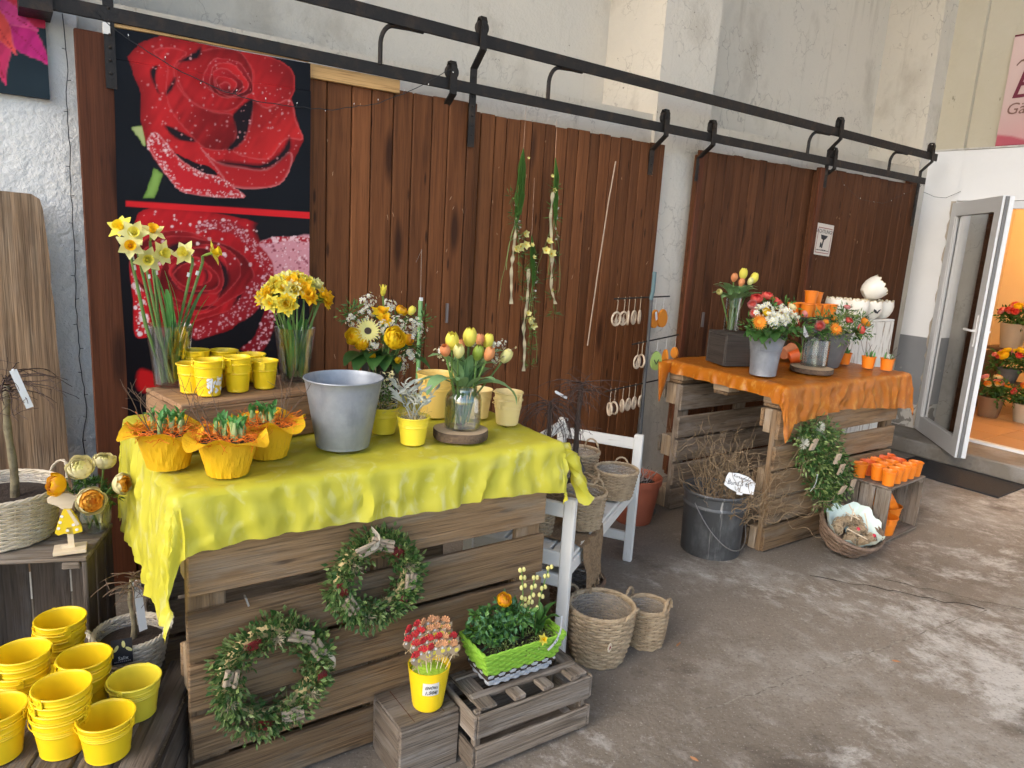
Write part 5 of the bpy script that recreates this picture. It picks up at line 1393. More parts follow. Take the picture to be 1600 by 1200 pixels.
for lab, (x, y), dz, pr in pots:
    o = bucket('pot', lab, (x, y, BZ+dz), SM['Rt'], SM['Rb'], SM['H'], BKT_Y, 1, .004 if not pr else None, rr(0, 3), 'small yellow pots on the wooden box', cat='pot')
    if pr:
        b = MB(); random.seed(int(x*1000))
        for k in range(46):
            a = -PI/2-.15+rr(-.8, .8); z = .040+rr(-.026, .020); R_ = .0316+.009*z/.088+.0007; s = rr(.003, .006)
            c = Vector((R_*math.cos(a), R_*math.sin(a), z)); t_ = Vector((-math.sin(a), math.cos(a), 0))
            b.add([tuple(c+t_*s*math.cos(q)+Vector((0, 0, s*math.sin(q)))) for q in np.linspace(0, 2*PI, 7)[:-1]], [(0, 1, 2, 3, 4, 5)])
        b.build('floral_print', WHITEPL, o, smooth=False)
# ================================================================== ON THE YELLOW CLOTH
def paper_pot(label, loc, rz, seed):
    random.seed(seed)
    o = thing('wrapped_pot', label, 'potted plant', loc, rz, 'paper wrapped bulb pots')
    b = MB(); P = []; n = 60
    lobes = [rr(.9, 1.25) for _ in range(5)]
    for i in range(15):
        u = i/14; row = []
        for k in range(n+1):
            a = 2*PI*(k % n)/n
            cr = .0016*math.sin(a*31+3*math.sin(u*5))+.001*math.sin(a*47+u*14)
            if u < .68: r = .051+.026*(u/.68)+cr; z = .100*(u/.68)
            else:
                w = (u-.68)/.32; lob = .5+.5*math.sin(a*4+.8)
                r = .077+w*(.020+.030*lob)+cr*.6; z = .100+w*(.018-.026*lob+.006*math.sin(a*7))
            row.append((r*math.cos(a), r*math.sin(a), z))
        P.append(row)
    b.grid(P); b.lathe([(1e-5, .001), (.051, .001)], 24); b.build('paper_wrap', WRAPY, o)
    b = MB(); b.lathe([(1e-5, .088), (.07, .088)], 24); b.build('soil', SOIL, o)
    b = MB()
    for k in range(260):
        a = rr(0, 6.28); r = .085*math.sqrt(rr(0.02, 1)); p = (r*math.cos(a), r*math.sin(a), .100+rr(-.006, .014))
        b.tube(twig_path(p, (rr(-1, 1), rr(-1, 1), rr(-.15, .25)), rr(.02, .05), 5, .5), .0007, 3, cap=False)
    stuff(b.build('sisal_straw', STRAW_O, o, smooth=False))
    for k in range(11):
        a = rr(0, 6.28); r = rr(.008, .045); p = Vector((r*math.cos(a), r*math.sin(a), .095))
        s_ = thing_part('shoot', o, p)
        b = MB(); hgt = rr(.03, .05); b.tube([(0, 0, 0), (rr(-.003, .003), rr(-.003, .003), hgt*.5), (rr(-.006, .006), rr(-.006, .006), hgt)], [.0055, .0062, .0045], 7); b.build('bulb_neck', M('bulb_neck_green', (.36, .44, .18), .5, layers=(('noise', 20, (.16, .28, .07), .4, .6, .8),)), s_)
        for q in range(3): link('leaf', m_short_leaf, s_, (0, 0, hgt*.6), (rr(-.25, .25), rr(-.2, .3), rr(0, 6)), (1, 1, rr(.7, 1.1)))
    for k in range(5):
        a = rr(0, 6.28); p = (.04*math.cos(a), .04*math.sin(a), .095)
        tp = twig_path(p, (math.cos(a)*.5, math.sin(a)*.5, 1.3), rr(.12, .20), 8, .22)
        b = MB(); b.tube(tp, [.0014-.0008*i/8 for i in range(9)], 4)
        for j in (3, 5, 6): b.tube(twig_path(tp[j], (rr(-1, 1), rr(-1, 1), .8), .05, 4, .3), .0006, 3)
        b.build('twig', TWIG, o)
    return o
def thing_part(name, parent, loc):
    o = link(name, None, parent, loc); o.empty_display_size = .02; return o
m_short_leaf = m_leaf(L_DAFF, .042, .011, .5, .3, nl=5, point=.7)
paper_pot('front pot of bulb shoots in crinkled yellow paper on the yellow cloth', (.455, 1.925, TZ), .3, 31)
paper_pot('left pot of bulb shoots in yellow paper against the wooden box', (.330, 2.045, TZ), 1.7, 32)
paper_pot('right pot of bulb shoots in yellow paper beside the grey bucket', (.592, 2.035, TZ), 3.4, 33)
bucket('grey_bucket', 'large empty grey zinc bucket on the yellow cloth', (.822, 2.045, TZ), .116, .079, .213, ZINC, 0, None)
bk = bucket('black_pot', 'tall black pot holding the yellow bouquet', (1.150, 2.50, TZ), .072, .066, .185, BLACKPOT, 0, None, cat='vase')
bq = thing('bouquet', 'round yellow bouquet with pale gerbera and big ranunculus in the black pot', 'bouquet', (1.150, 2.50, TZ+.13))
bo = Vector(bq.location)
def rel(p): return Vector(p)-bo
random.seed(41)
for (p, d, m, s) in (((1.039, 2.370, 1.249), (-.35, -.85, .4), F_GER['p'], .95), ((1.122, 2.350, 1.220), (.1, -.9, .35), F_RAN['y'], 1.0), ((1.205, 2.400, 1.208), (.5, -.8, .2), F_RAN['g'], .75), ((1.007, 2.400, 1.225), (-.7, -.6, .2), F_RAN['y'], .75), ((1.123, 2.450, 1.300), (-.1, -.5, .8), F_DAFY[0], 1.1), ((1.225, 2.500, 1.296), (.3, -.5, .8), F_RAN['g'], .8), ((1.123, 2.420, 1.280), (0, -.7, .6), F_DAFY[0], .9), ((1.023, 2.380, 1.207), (-.5, -.8, 0), F_RAN['y'], .6), ((1.255, 2.480, 1.291), (.4, -.2, .9), F_TUL['y'], .8), ((1.058, 2.380, 1.160), (-.3, -.9, -.1), F_RAN['y'], .35), ((1.159, 2.380, 1.139), (.1, -.9, 0), F_RAN['y'], .3)):
    head(m, bq, rel(p), d, s)
    stemtube(bq, (rr(-.03, .03), rr(-.03, .03), -.08), rel(p)-Vector(d).normalized()*.015, .003, L_STEM, .01)
iris = rel((1.129, 2.450, 1.366)); stemtube(bq, (0, 0, 0), iris, .004, L_STEM)
b = MB()
for k in range(6): petal_grid(b, .045, .018, .35 if k % 2 else -.25, 75+rr(-8, 8), k*PI/3, 6, 3, 0, .002, .7, wav=.0015)
head(b.mesh('flower', [P_LEM]), bq, iris, (0, -.1, 1), .9)
spray(bq, 'white_filler_blossom', P_WHITE, [rel(q) for q in [(1.105, 2.380, 1.263), (1.177, 2.400, 1.270), (1.255, 2.450, 1.263), (1.086, 2.480, 1.297), (1.045, 2.500, 1.271), (1.060, 2.360, 1.209), (1.220, 2.400, 1.150), (1.195, 2.400, 1.115), (1.228, 2.420, 1.219), (1.309, 2.500, 1.230), (1.103, 2.520, 1.340), (1.189, 2.520, 1.320)]], 34, .036, .0055, 42, P_LEM)
leaflets(bq, 'filler_greenery', [L_DARK, L_MID], [rel(q) for q in [(1.139, 2.450, 1.181), (1.063, 2.450, 1.184), (1.245, 2.450, 1.165), (1.045, 2.500, 1.307), (1.321, 2.500, 1.268), (1.134, 2.500, 1.258), (1.213, 2.500, 1.257), (1.028, 2.500, 1.295), (1.297, 2.500, 1.168), (1.131, 2.430, 1.125)]], 70, .055, .022, .007, 43)
for (p, m, s) in (((0.998, 2.420, 1.145), 'dark', 1.0), ((1.010, 2.380, 1.132), 'dark', 1.0), ((1.057, 2.350, 1.142), 'dark', 1.0), ((1.094, 2.360, 1.150), 'dark2', .95), ((1.036, 2.360, 1.187), 'dark', .9), ((1.155, 2.370, 1.111), 'dark2', .9), ((1.253, 2.420, 1.109), 'dark', 1.05), ((1.271, 2.500, 1.144), 'dark', .9), ((1.099, 2.360, 1.127), 'dark', .9), ((1.021, 2.380, 1.173), 'dark2', .9)):
    c = rel(p); q = Vector((c.x, c.y, min(c.z, .05)))*.35; dv = (c-q).normalized(); dv.z = max(dv.z, .25)
    link('leaf', LF[m], bq, q+Vector((0, 0, .045)), zleaf(dv), (s, s, s))
flag('white triangular price flag reading 25 € beside the yellow bouquet', (1.279, 2.400, 1.076), '25 €', 0.0, 1.25)
# potted plants
def small_pot(label, loc, kind, seed, mat=BKT_S, Rt=.050, Rb=.038, H=.088):
    random.seed(seed)
    o = thing('potted_plant', label, 'potted plant', loc, group='small yellow pots with plants')
    link('pot', bucket_mesh(Rt, Rb, H, mat, 3), o)
    b = MB(); b.lathe([(1e-5, H*.9), (Rt*.96, H*.9)], 20); b.build('moss', MOSS, o)
    b = MB()
    for k in range(90):
        a = rr(0, 6.28); r = Rt*.95*math.sqrt(rr(0, 1)); b.tube(twig_path((r*math.cos(a), r*math.sin(a), H*.92), (rr(-1, 1), rr(-1, 1), rr(0, 1)), rr(.02, .045), 4, .5), .0006, 3, cap=False)
    stuff(b.build('straw', STRAW_Y, o, smooth=False))
    if kind == 'lav':
        for k in range(9):
            tp = twig_path((rr(-.02, .02), rr(-.02, .02), H*.9), (rr(-.7, .7), rr(-.7, .7), 1), rr(.09, .15), 7, .14, .02)
            b = MB(); b.tube(tp, .0016, 5); b.build('stem', L_SILV, o)
            for j in (3, 4, 5, 6):
                for q in range(2): link('leaf', m_silv, o, tp[j], zrot((rr(-1, 1), rr(-1, 1), .7)), (1, 1, rr(.7, 1.2)))
    else:
        leaflets(o, 'small_leaves', [L_MID, L_SILV, L_BOX], [(rr(-.03, .03), rr(-.03, .03), H+rr(.0, .07)) for _ in range(12)], 26, .03, .016, .006, seed)
        spray(o, 'tiny_flowers', P_CREAM, [(rr(-.04, .04), rr(-.04, .04), H+.06+rr(0, .05)) for _ in range(5)], 7, .02, .004, seed+1)
        for k in range(4):
            b = MB(); b.tube(twig_path((rr(-.02, .02), rr(-.02, .02), H*.9), (rr(-.5, .5), rr(-.5, .5), 1), .15, 7, .15), .001, 4); b.build('twig', TWIG, o)
    return o
m_silv = m_leaf(L_SILV, .045, .009, .6, .3, nl=5)
small_pot('yellow pot with a silver leaved plant in front of the wood slice', (1.030, 1.985, TZ), 'lav', 51)
small_pot('yellow pot with fine leaved plant behind the grey bucket', (.998, 2.135, TZ), 'fine', 53)
bucket('bucket', 'larger pale yellow bucket behind the tulip jar on the yellow cloth', (1.268, 2.275, TZ), .070, .053, .158, BKT_P, 3, .03, .4)
bucket('bucket', 'lower cream yellow bucket of the stack at the right end of the yellow cloth', (1.452, 2.075, TZ), .0505, .039, .092, BKT_P2, 3, .008, .3, 'cream bucket stack')
bucket('bucket', 'upper cream yellow bucket of the stack at the right end of the yellow cloth', (1.452, 2.075, TZ+.026), .0505, .039, .092, BKT_P2, 3, -.012, 1.9, 'cream bucket stack')
bucket('bucket', 'cream yellow bucket half hidden behind the tulip jar', (1.405, 2.20, TZ), .0505, .039, .105, BKT_P2, 3, .008, .9)
def wood_slice(label, loc, R_, H, seed):
    random.seed(seed)
    o = thing('wood_slice', label, 'wood slice', loc)
    ph = rr(0, 6); w = lambda a, z: 1+.03*math.sin(2*a+ph)+.02*math.sin(5*a+ph)
    b = MB(); b.lathe([(R_*.985, 0), (R_, .004), (R_, H-.003), (R_*.985, H)], 48, wob=w); b.build('bark', BARK, o)
    b = MB(); b.lathe([(R_*.985, H-.0004), (R_*.6, H+.0004), (1e-5, H+.0004)], 48, wob=w); b.build('cut_face', W_ENDGR, o)
    return o
wood_slice('round wood slice with bark edge under the tulip jar', (1.205, 1.985, TZ), .088, .030, 61)
jar_prof = [(.056, 0), (.060, .004), (.060, .095), (.056, .112), (.046, .124), (.043, .130), (.043, .142), (.046, .146)]
glass_vessel('glass_jar', 'preserving jar of water holding the mixed tulips', (1.212, 1.988, TZ+.032), jar_prof, .003, .085, cat='jar')
tb = thing('tulip_bouquet', 'bouquet of yellow and orange tulips with pale green leaves in the jar', 'bouquet', (1.212, 1.988, TZ+.045))
bo = Vector(tb.location); random.seed(63)
TULP = [((1.138, 1.950, 1.249), (-.2, -.3, .9), 'y', 1.25), ((1.204, 1.960, 1.255), (0, -.2, 1), 'y', 1.3), ((1.106, 1.930, 1.233), (-.4, -.4, .8), 'o', 1.1), ((1.249, 1.920, 1.214), (.15, -.4, .9), 'o', 1.2), ((1.223, 1.940, 1.212), (.1, -.3, 1), 'g', 1.15), ((1.270, 2.000, 1.247), (.1, 0, 1), 'o', 1.0), ((1.298, 2.000, 1.239), (.2, -.1, 1), 'y', 1.05), ((1.350, 1.980, 1.191), (.5, -.2, .8), 'p', 1.1), ((1.212, 2.020, 1.228), (-.1, 0, 1), 'o', 1.0), ((1.150, 1.930, 1.225), (-.2, -.4, .9), 'p', 1.05)]
for (p, d, m, s) in TULP:
    head(F_TUL[m], tb, rel(p), d, s); stemtube(tb, (rr(-.02, .02), rr(-.02, .02), rr(0, .01)), rel(p), .0034, L_STEM, .008)
for k in range(8): stemtube(tb, (rr(-.03, .03), rr(-.03, .03), 0), (rr(-.02, .02), rr(-.02, .02), .14), .003, L_STEM, .008)
for (rx, ry, rz, s) in ((.0, 0, 3.3, 1.15), (.1, .1, 2.7, 1.0), (0, .05, .0, 1.2), (.1, .0, -.5, 1.0), (0, 0, 4.4, 1.0), (-.1, .1, 1.2, 1.0), (0, -.1, 5.3, .9), (0, -.2, 3.8, .9), (.0, -.2, .3, .8)):
    link('leaf', LF['tul'] if abs(s-1.0) > .01 else LF['tul2'], tb, (.02*math.cos(rz), .02*math.sin(rz), .095), (rx, ry, rz), (s*1.2, s*1.5, s*1.1))
for dv_, s_ in (((-.8, -.3, .75), 1.15), ((.95, -.35, .40), 1.2), ((-.5, -.6, .7), 1.0), ((.55, -.7, .45), 1.0), ((.15, -.8, .7), 1.0), ((-.95, .1, .6), 1.0), ((.8, .3, .7), 1.0)): link('leaf', LF['tul2'] if s_ == 1.0 else LF['tul'], tb, (dv_[0]*.022, dv_[1]*.022, .125), zleaf(dv_), (s_, s_*1.5, s_*.95))
spray(tb, 'white_filler_blossom', P_WHITE, [rel(q) for q in ((1.323, 2.000, 1.245), ((1.368, 2.020, 1.244)), (1.299, 1.980, 1.223), (1.266, 2.030, 1.263), (1.130, 2.000, 1.231), (1.339, 2.000, 1.201))], 16, .022, .0045, 64, P_LEM)
b = MB()
for k in range(60): b.tube(twig_path((rr(-.02, .02), rr(-.02, .02), .12), (rr(-.4, .4), rr(-.4, .3), 1), rr(.08, .14), 4, .08), .0009, 3, cap=False)
stuff(b.build('broom_greenery', L_DARK, tb, smooth=False))
for k in range(3):
    tp = twig_path((.02, 0, .13), ((.9, .9, -.6)[k], (-.2, .1, -.2)[k], (.7, .5, .5)[k]), .20, 8, .12)
    b = MB(); b.tube(tp, .0012, 4); b.build('blossom_twig', TWIG, tb)
    spray(tb, 'twig_buds', P_CREAM, [tuple(tp[j]) for j in (5, 6, 7, 8)], 2, .006, .0045, 66+k)
# green tube hanging on the door behind the bouquet
gt = thing('hanging_green_tube', 'slim green bamboo stick hanging on a wire in front of the door', 'decoration', (1.677, 3.200, 1.270))
b = MB(); b.tube([(0, 0, .002), (0, 0, -.39)], .011, 10); b.build('stick', M('bamboo_green', (.16, .34, .12), .4, layers=(('noise', (20, 20, 4), (.35, .46, .2), .45, .7, .7),)), gt)
b = MB(); b.tube([(0, 0, 0), (-.004, 0, .25)], .0008, 4); b.tube(twig_path((-.004, 0, .25), (0, 0, -1), .08, 6, .3), .0008, 4); b.build('wire', WIRE, gt)
b = MB(); b.box(-.007, .007, -.012, .0, .0, .016); b.build('white_clip', WHITEPL, gt, smooth=False)

# ================================================================== LEFT CORNER
CT = .606
def crl(x, y): return (o0.x+ex.x*x+ey.x*y, o0.y+ex.y*x+ey.y*y, CT)
bw = wicker('basket', 'large whitewashed wicker basket with a tree on the left crate', (-.055, 2.60, CT), .165, .135, .15, WICKW, 14, 26, 1, rz=.35, hsize=.055, hang=.02)
b = MB(); b.lathe([(1e-5, .125), (.10, .128), (.148, .12)], 28); b.build('soil', SOIL, bw)
def weeping(label, loc, H, Rtrunk, n, L, seed, droop, mat=TWIGD, tilt=(0, 0), barkmat=None, spread=1.0, name='weeping_willow'):
    random.seed(seed)
    o = thing(name, label, 'tree', loc)
    tp = [Vector((tilt[0]*u+.004*math.sin(u*7), tilt[1]*u, H*u)) for u in np.linspace(0, 1, 9)]
    b = MB(); b.tube(tp, [Rtrunk*(1-.25*u)*(1+.12*math.sin(u*23)) for u in np.linspace(0, 1, 9)], 9); b.build('trunk', barkmat or M('willow_trunk', (.20, .165, .095), .8, layers=(('noise', (20, 20, 30), (.09, .07, .04), .45, .65, .8), ('noise', 9, (.36, .33, .24), .58, .7, .7)), bump=(('noise', 60, .5),)), o)
    cr = thing_part('crown', o, tuple(tp[-1]))
    for k in range(n):
        a = rr(0, 6.28); up = rr(-.1, .7)
        p = twig_path((0, 0, rr(-.03, .02)), (math.cos(a)*spread, math.sin(a)*spread, up), L*rr(.6, 1.2), 11, .16, droop)
        b = MB(); b.tube(p, [.0026-.0018*i/11 for i in range(12)], 4)
        for j in (3, 5, 7, 9):
            if rr(0, 1) < .75: b.tube(twig_path(p[j], (rr(-1, 1), rr(-1, 1), rr(-.6, .5)), L*.35, 6, .2, droop), .0009, 3)
        b.build('branch', mat, cr)
    return o
t1 = weeping('bare weeping willow with pale trunk in the whitewashed basket', (-.018, 2.58, CT+.12), .355, .0125, 26, .19, 81, .08)
def hangtag(label, p, q, w, txt=None, mat=WHITEPL, name='plant_tag', curl=0.0):
    p, q = Vector(p), Vector(q); o = thing(name, label, 'tag', tuple(p))
    d = q-p; L = d.length; side = d.cross(Vector((.4, -1, .0))).normalized()*w/2
    P = []
    for i in range(9):
        t = i/8; c = d*t+Vector((0, -curl*math.sin(t*PI), 0)); P.append([c-side, c+side])
    b = MB(); b.grid(P); b.build('strip', mat, o, smooth=False)
    b = MB(); b.ball((0, 0, 0), .004, 6, 4); b.build('stud', WHITEPL, o)
    if txt:
        b = MB(); nrm = side.cross(d).normalized()
        if nrm.y > 0: nrm = -nrm
        for k in range(3):
            c = d*(.55+.1*k)+nrm*.0008+Vector((0, -curl*math.sin((.55+.1*k)*PI), 0)); b.tube([c-side*.6, c-side*.2+d*.02, c+side*.2-d*.02, c+side*.6], .0006, 4)
        b.build('print', INK, o)
    return o
hangtag('white paper tag hanging in the large weeping willow', (0.003, 2.500, 1.141), (0.037, 2.480, 1.031), .020)
# rabbit figure cut from wood
rb = thing('rabbit_figure', 'flat wooden rabbit in a yellow dotted dress on a square base', 'figure', (0.110, 2.388, 0.607), -.12)
b = MB(); b.cbox(.085, .062, .011, .001, off=(0, 0, .0055)); b.build('base', W_BIRCH, rb, smooth=False)
b = MB()
b.prism([(-.004, .010), (.012, .010), (.009, .075), (-.006, .075)], -.006, .006); b.prism([(-.022, .0105), (-.004, .0105), (-.004, .020), (-.020, .019), (-.024, .015)], -.005, .005)
b.build('leg', W_BIRCH, rb, smooth=False)
b = MB(); b.prism([(-.036, .062), (-.028, .054), (-.012, .058), (.004, .052), (.022, .055), (.034, .058), (.033, .072), (.024, .10), (.008, .132), (-.008, .138), (-.016, .120), (-.028, .088)], -.006, .006); b.build('dress', M('dress_yellow', (.80, .58, .02), .5), rb, smooth=False)
b = MB(); b.prism([(-0.0135, 0.134), (0.0108, 0.134), (0.0175, 0.1556), (0.0473, 0.1502), (0.0702, 0.1394), (0.054, 0.1556), (0.0756, 0.161), (0.0486, 0.1718), (0.0189, 0.1731), (0.0041, 0.1826), (-0.0243, 0.1853), (-0.05, 0.1691), (-0.0486, 0.1583), (-0.027, 0.1461)], -.006, .006); b.build('head', W_BIRCH, rb, smooth=False)
b = MB(); b.prism([(-.003, .132), (.006, .130), (.028, .084), (.020, .078)], -.010, -.0062); b.build('arm', W_BIRCH, rb, smooth=False)
for (x, z) in ((-.016, .112), (-.021, .094), (-.026, .076), (.012, .082), (-.004, .066), (.020, .066)):
    b = MB(); b.prism([(x+.0045*math.cos(a), z+.0045*math.sin(a)) for a in np.linspace(0, 2*PI, 11)[:-1]], -.0072, -.0060); b.build('white_dot', WHITEPL, rb, smooth=False)
glass_vessel('glass_jar', 'squat glass jar with five ranunculus on the left crate', (0.182, 2.524, 0.607), [(.040, 0), (.046, .004), (.052, .03), (.053, .07), (.045, .10), (.036, .115), (.035, .122), (.038, .126)], .003, .05, cat='jar')
jl = Vector((0.182, 2.524, 0.607))
rbq = thing('ranunculus_bunch', 'five cream and orange ranunculus standing in the squat jar', 'bouquet', tuple(jl+Vector((0, 0, .01))))
bo = Vector(rbq.location); random.seed(83)
for (p, d, m, s) in (((0.151, 2.400, 0.848), (-.2, -.7, .7), 'c', 1.25), ((0.215, 2.460, 0.838), (.1, -.3, .9), 'c', 1.1), ((0.099, 2.380, 0.818), (-.85, -.4, .25), 'g', 1.15), ((0.238, 2.360, 0.804), (.75, -.65, .2), 'a', 1.1), ((0.163, 2.330, 0.776), (.1, -.95, .25), 'a', 1.35)):
    q = rel(p); head(F_RAN[m], rbq, q, d, s); stemtube(rbq, (rr(-.02, .02), rr(-.02, .02), 0), q-Vector(d).normalized()*.012, .0032, L_STEM, .012)
leaflets(rbq, 'leaves', [L_MID, L_DARK], [rel(p) for p in [(0.135, 2.420, 0.794), (0.163, 2.420, 0.800), (0.188, 2.420, 0.786), (0.212, 2.420, 0.762), (0.229, 2.400, 0.756), (0.154, 2.440, 0.809)]], 26, .022, .028, .010, 84)
# fairy lights along the door frame and across the banner
def cable(label, pts, seed, every=.09, r=.0018, off=(1, 0, .2), blen=.02):
    random.seed(seed)
    o = thing('fairy_lights', label, 'string lights', tuple(pts[0]))
    b0 = Vector(pts[0]); P = []
    for i in range(len(pts)-1):
        a, c = Vector(pts[i]), Vector(pts[i+1]); n = max(2, int((c-a).length/.03))
        for k in range(n): P.append(a.lerp(c, k/n)+Vector((rr(-.003, .003), 0, rr(-.003, .003)))-b0)
    P.append(Vector(pts[-1])-b0)
    b = MB(); b.tube(P, r, 5); b.build('cable', BLACKRUB, o)
    acc = 0; s = 1
    for i in range(1, len(P)):
        acc += (P[i]-P[i-1]).length
        if acc > every:
            acc = 0; s = -s
            d = Vector((off[0]*s, -.3, rr(-.1, .3)*off[2]*5)).normalized()
            b = MB(); b.tube([P[i], P[i]+d*blen*.7], .0014, 5, 0); b.tube([P[i]+d*blen*.7, P[i]+d*blen], .0017, 5, 1); b.build('bulb', [BLACKRUB, WHITEPL], o)
    return o
cable('black fairy light cable hanging down the white wall beside the door', [(0.241, 3.380, 2.319), (0.240, 3.380, 2.230), (0.246, 3.380, 2.119), (0.234, 3.380, 2.002), (0.238, 3.380, 1.840), (0.233, 3.380, 1.696), (0.234, 3.380, 1.550), (0.232, 3.380, 1.376), (0.228, 3.380, 1.224), (0.230, 3.380, 1.120), (0.230, 3.380, 0.989), (0.246, 3.380, 0.800), (0.223, 3.380, 0.665), (0.242, 3.380, 0.523)], 91)
cable('black fairy light cable sagging across the rose banner and the door', [(0.333, 3.180, 2.299), (0.374, 3.200, 2.264), (0.466, 3.210, 2.217), (0.583, 3.210, 2.164), (0.721, 3.210, 2.116), (0.869, 3.210, 2.090), (1.000, 3.210, 2.084), (1.234, 3.240, 2.103), (1.445, 3.240, 2.160), (1.603, 3.240, 2.240), (1.724, 3.220, 2.313), (1.797, 3.200, 2.362)], 92, .12, off=(.2, 0, 1.5))
cable('thin black cable looping from the door rail to the shop sign', [(6.496, 3.300, 2.192), (6.570, 3.240, 2.160), (6.645, 3.180, 2.155), (6.700, 3.100, 2.206), (6.740, 3.040, 2.286), (6.739, 3.000, 2.404), (6.722, 2.940, 2.522), (6.725, 2.900, 2.560)], 93, .10)
cable('thin cable drooping across the dark door below the warning sign hanger', [(5.066, 3.240, 2.245), (5.237, 3.250, 2.133), (5.479, 3.250, 2.049), (5.804, 3.250, 2.044), (6.163, 3.250, 2.163), (6.349, 3.250, 2.231)], 94, .2, .001)
# ---- yellow buckets on the low crate
def ybuck(lab, x, y, dz, mat=BKT_Y, h=.006, rz=0.0): return bucket('bucket', lab, (x, y, .302+dz), .0625, .049, .105, mat, 4, h, rz, 'yellow buckets on the low crate')
st = [('left rear', .062, 2.235, 4), ('left middle', -.03, 2.095, 4), ('centre', .105, 2.035, 3), ('front centre', .045, 1.885, 4), ('left edge', -.085, 1.935, 2)]
for nm, x, y, n in st:
    for k in range(n):
        pos = 'bottom' if k == 0 else ('top' if k == n-1 else ('second' if k == 1 else 'third'))
        ybuck(f'{pos} yellow bucket of the {nm} stack on the low crate', x+.002*k, y, .0225*k, rz=rr(0, 3))
ybuck('single pale lemon bucket right of the stacks on the low crate', .214, 1.945, 0, BKT_L, -.004, .9)
ybuck('single golden yellow bucket at the front edge of the low crate', .135, 1.815, 0, BKT_Y, .002, 2.5)
# ---- grafted dwarf willow in its basket
bs = wicker('basket', 'round brown and white basket with a small grafted willow behind the buckets', (.238, 2.185, .302), .098, .078, .105, WICKW, 9, 20, 2, rz=.0, hsize=.03, hang=.012)
b = MB(); b.lathe([(1e-5, .085), (.05, .088), (.085, .08)], 24); b.build('soil', SOIL, bs)
bl = Vector((.238, 2.185, .302))
weeping('small grafted willow with taped stem in the round basket', tuple(bl+Vector((.005, 0, .085))), .185, .0085, 20, .10, 85, .10, TWIG)
hangtag('white paper tag leaning on the small grafted willow', (0.257, 2.180, 0.566), (0.267, 2.160, 0.418), .024)
pc = thing('plant_card', 'dark plant label card with catkin picture in the round basket', 'plant label', (0.202, 2.080, 0.413), -.1, rot=(-.15, 0, -.1))
b = MB(); b.box(-.026, .026, 0, .001, -.035, .035); b.build('card', M('card_black', (.012, .012, .018), .4), pc, smooth=False)
b = MB()
for (x, z, a) in ((-.014, .010, .5), (.004, .020, -.1), (.017, .004, -.9)):
    b.prism([(x+.0045*math.cos(t)*math.cos(a)-.010*math.sin(t)*math.sin(a)*-1, z+.0045*math.cos(t)*math.sin(a)*-1+.010*math.sin(t)*math.cos(a)) for t in np.linspace(0, 2*PI, 13)[:-1]], -.0008, -.0001)
b.build('catkin_picture', P_PALE, pc, smooth=False)
link('lettering', text_mesh('Salix', .014, WHITEPL), pc, (.002, -.0009, -.019), RYf)
b = MB()
for k in range(9): b.box(-.02+.0046*k, -.017+.0046*k, -.0008, -.0001, -.030, -.0265)
b.build('small_print', M('card_grey', (.3, .3, .33), .6), pc, smooth=False)

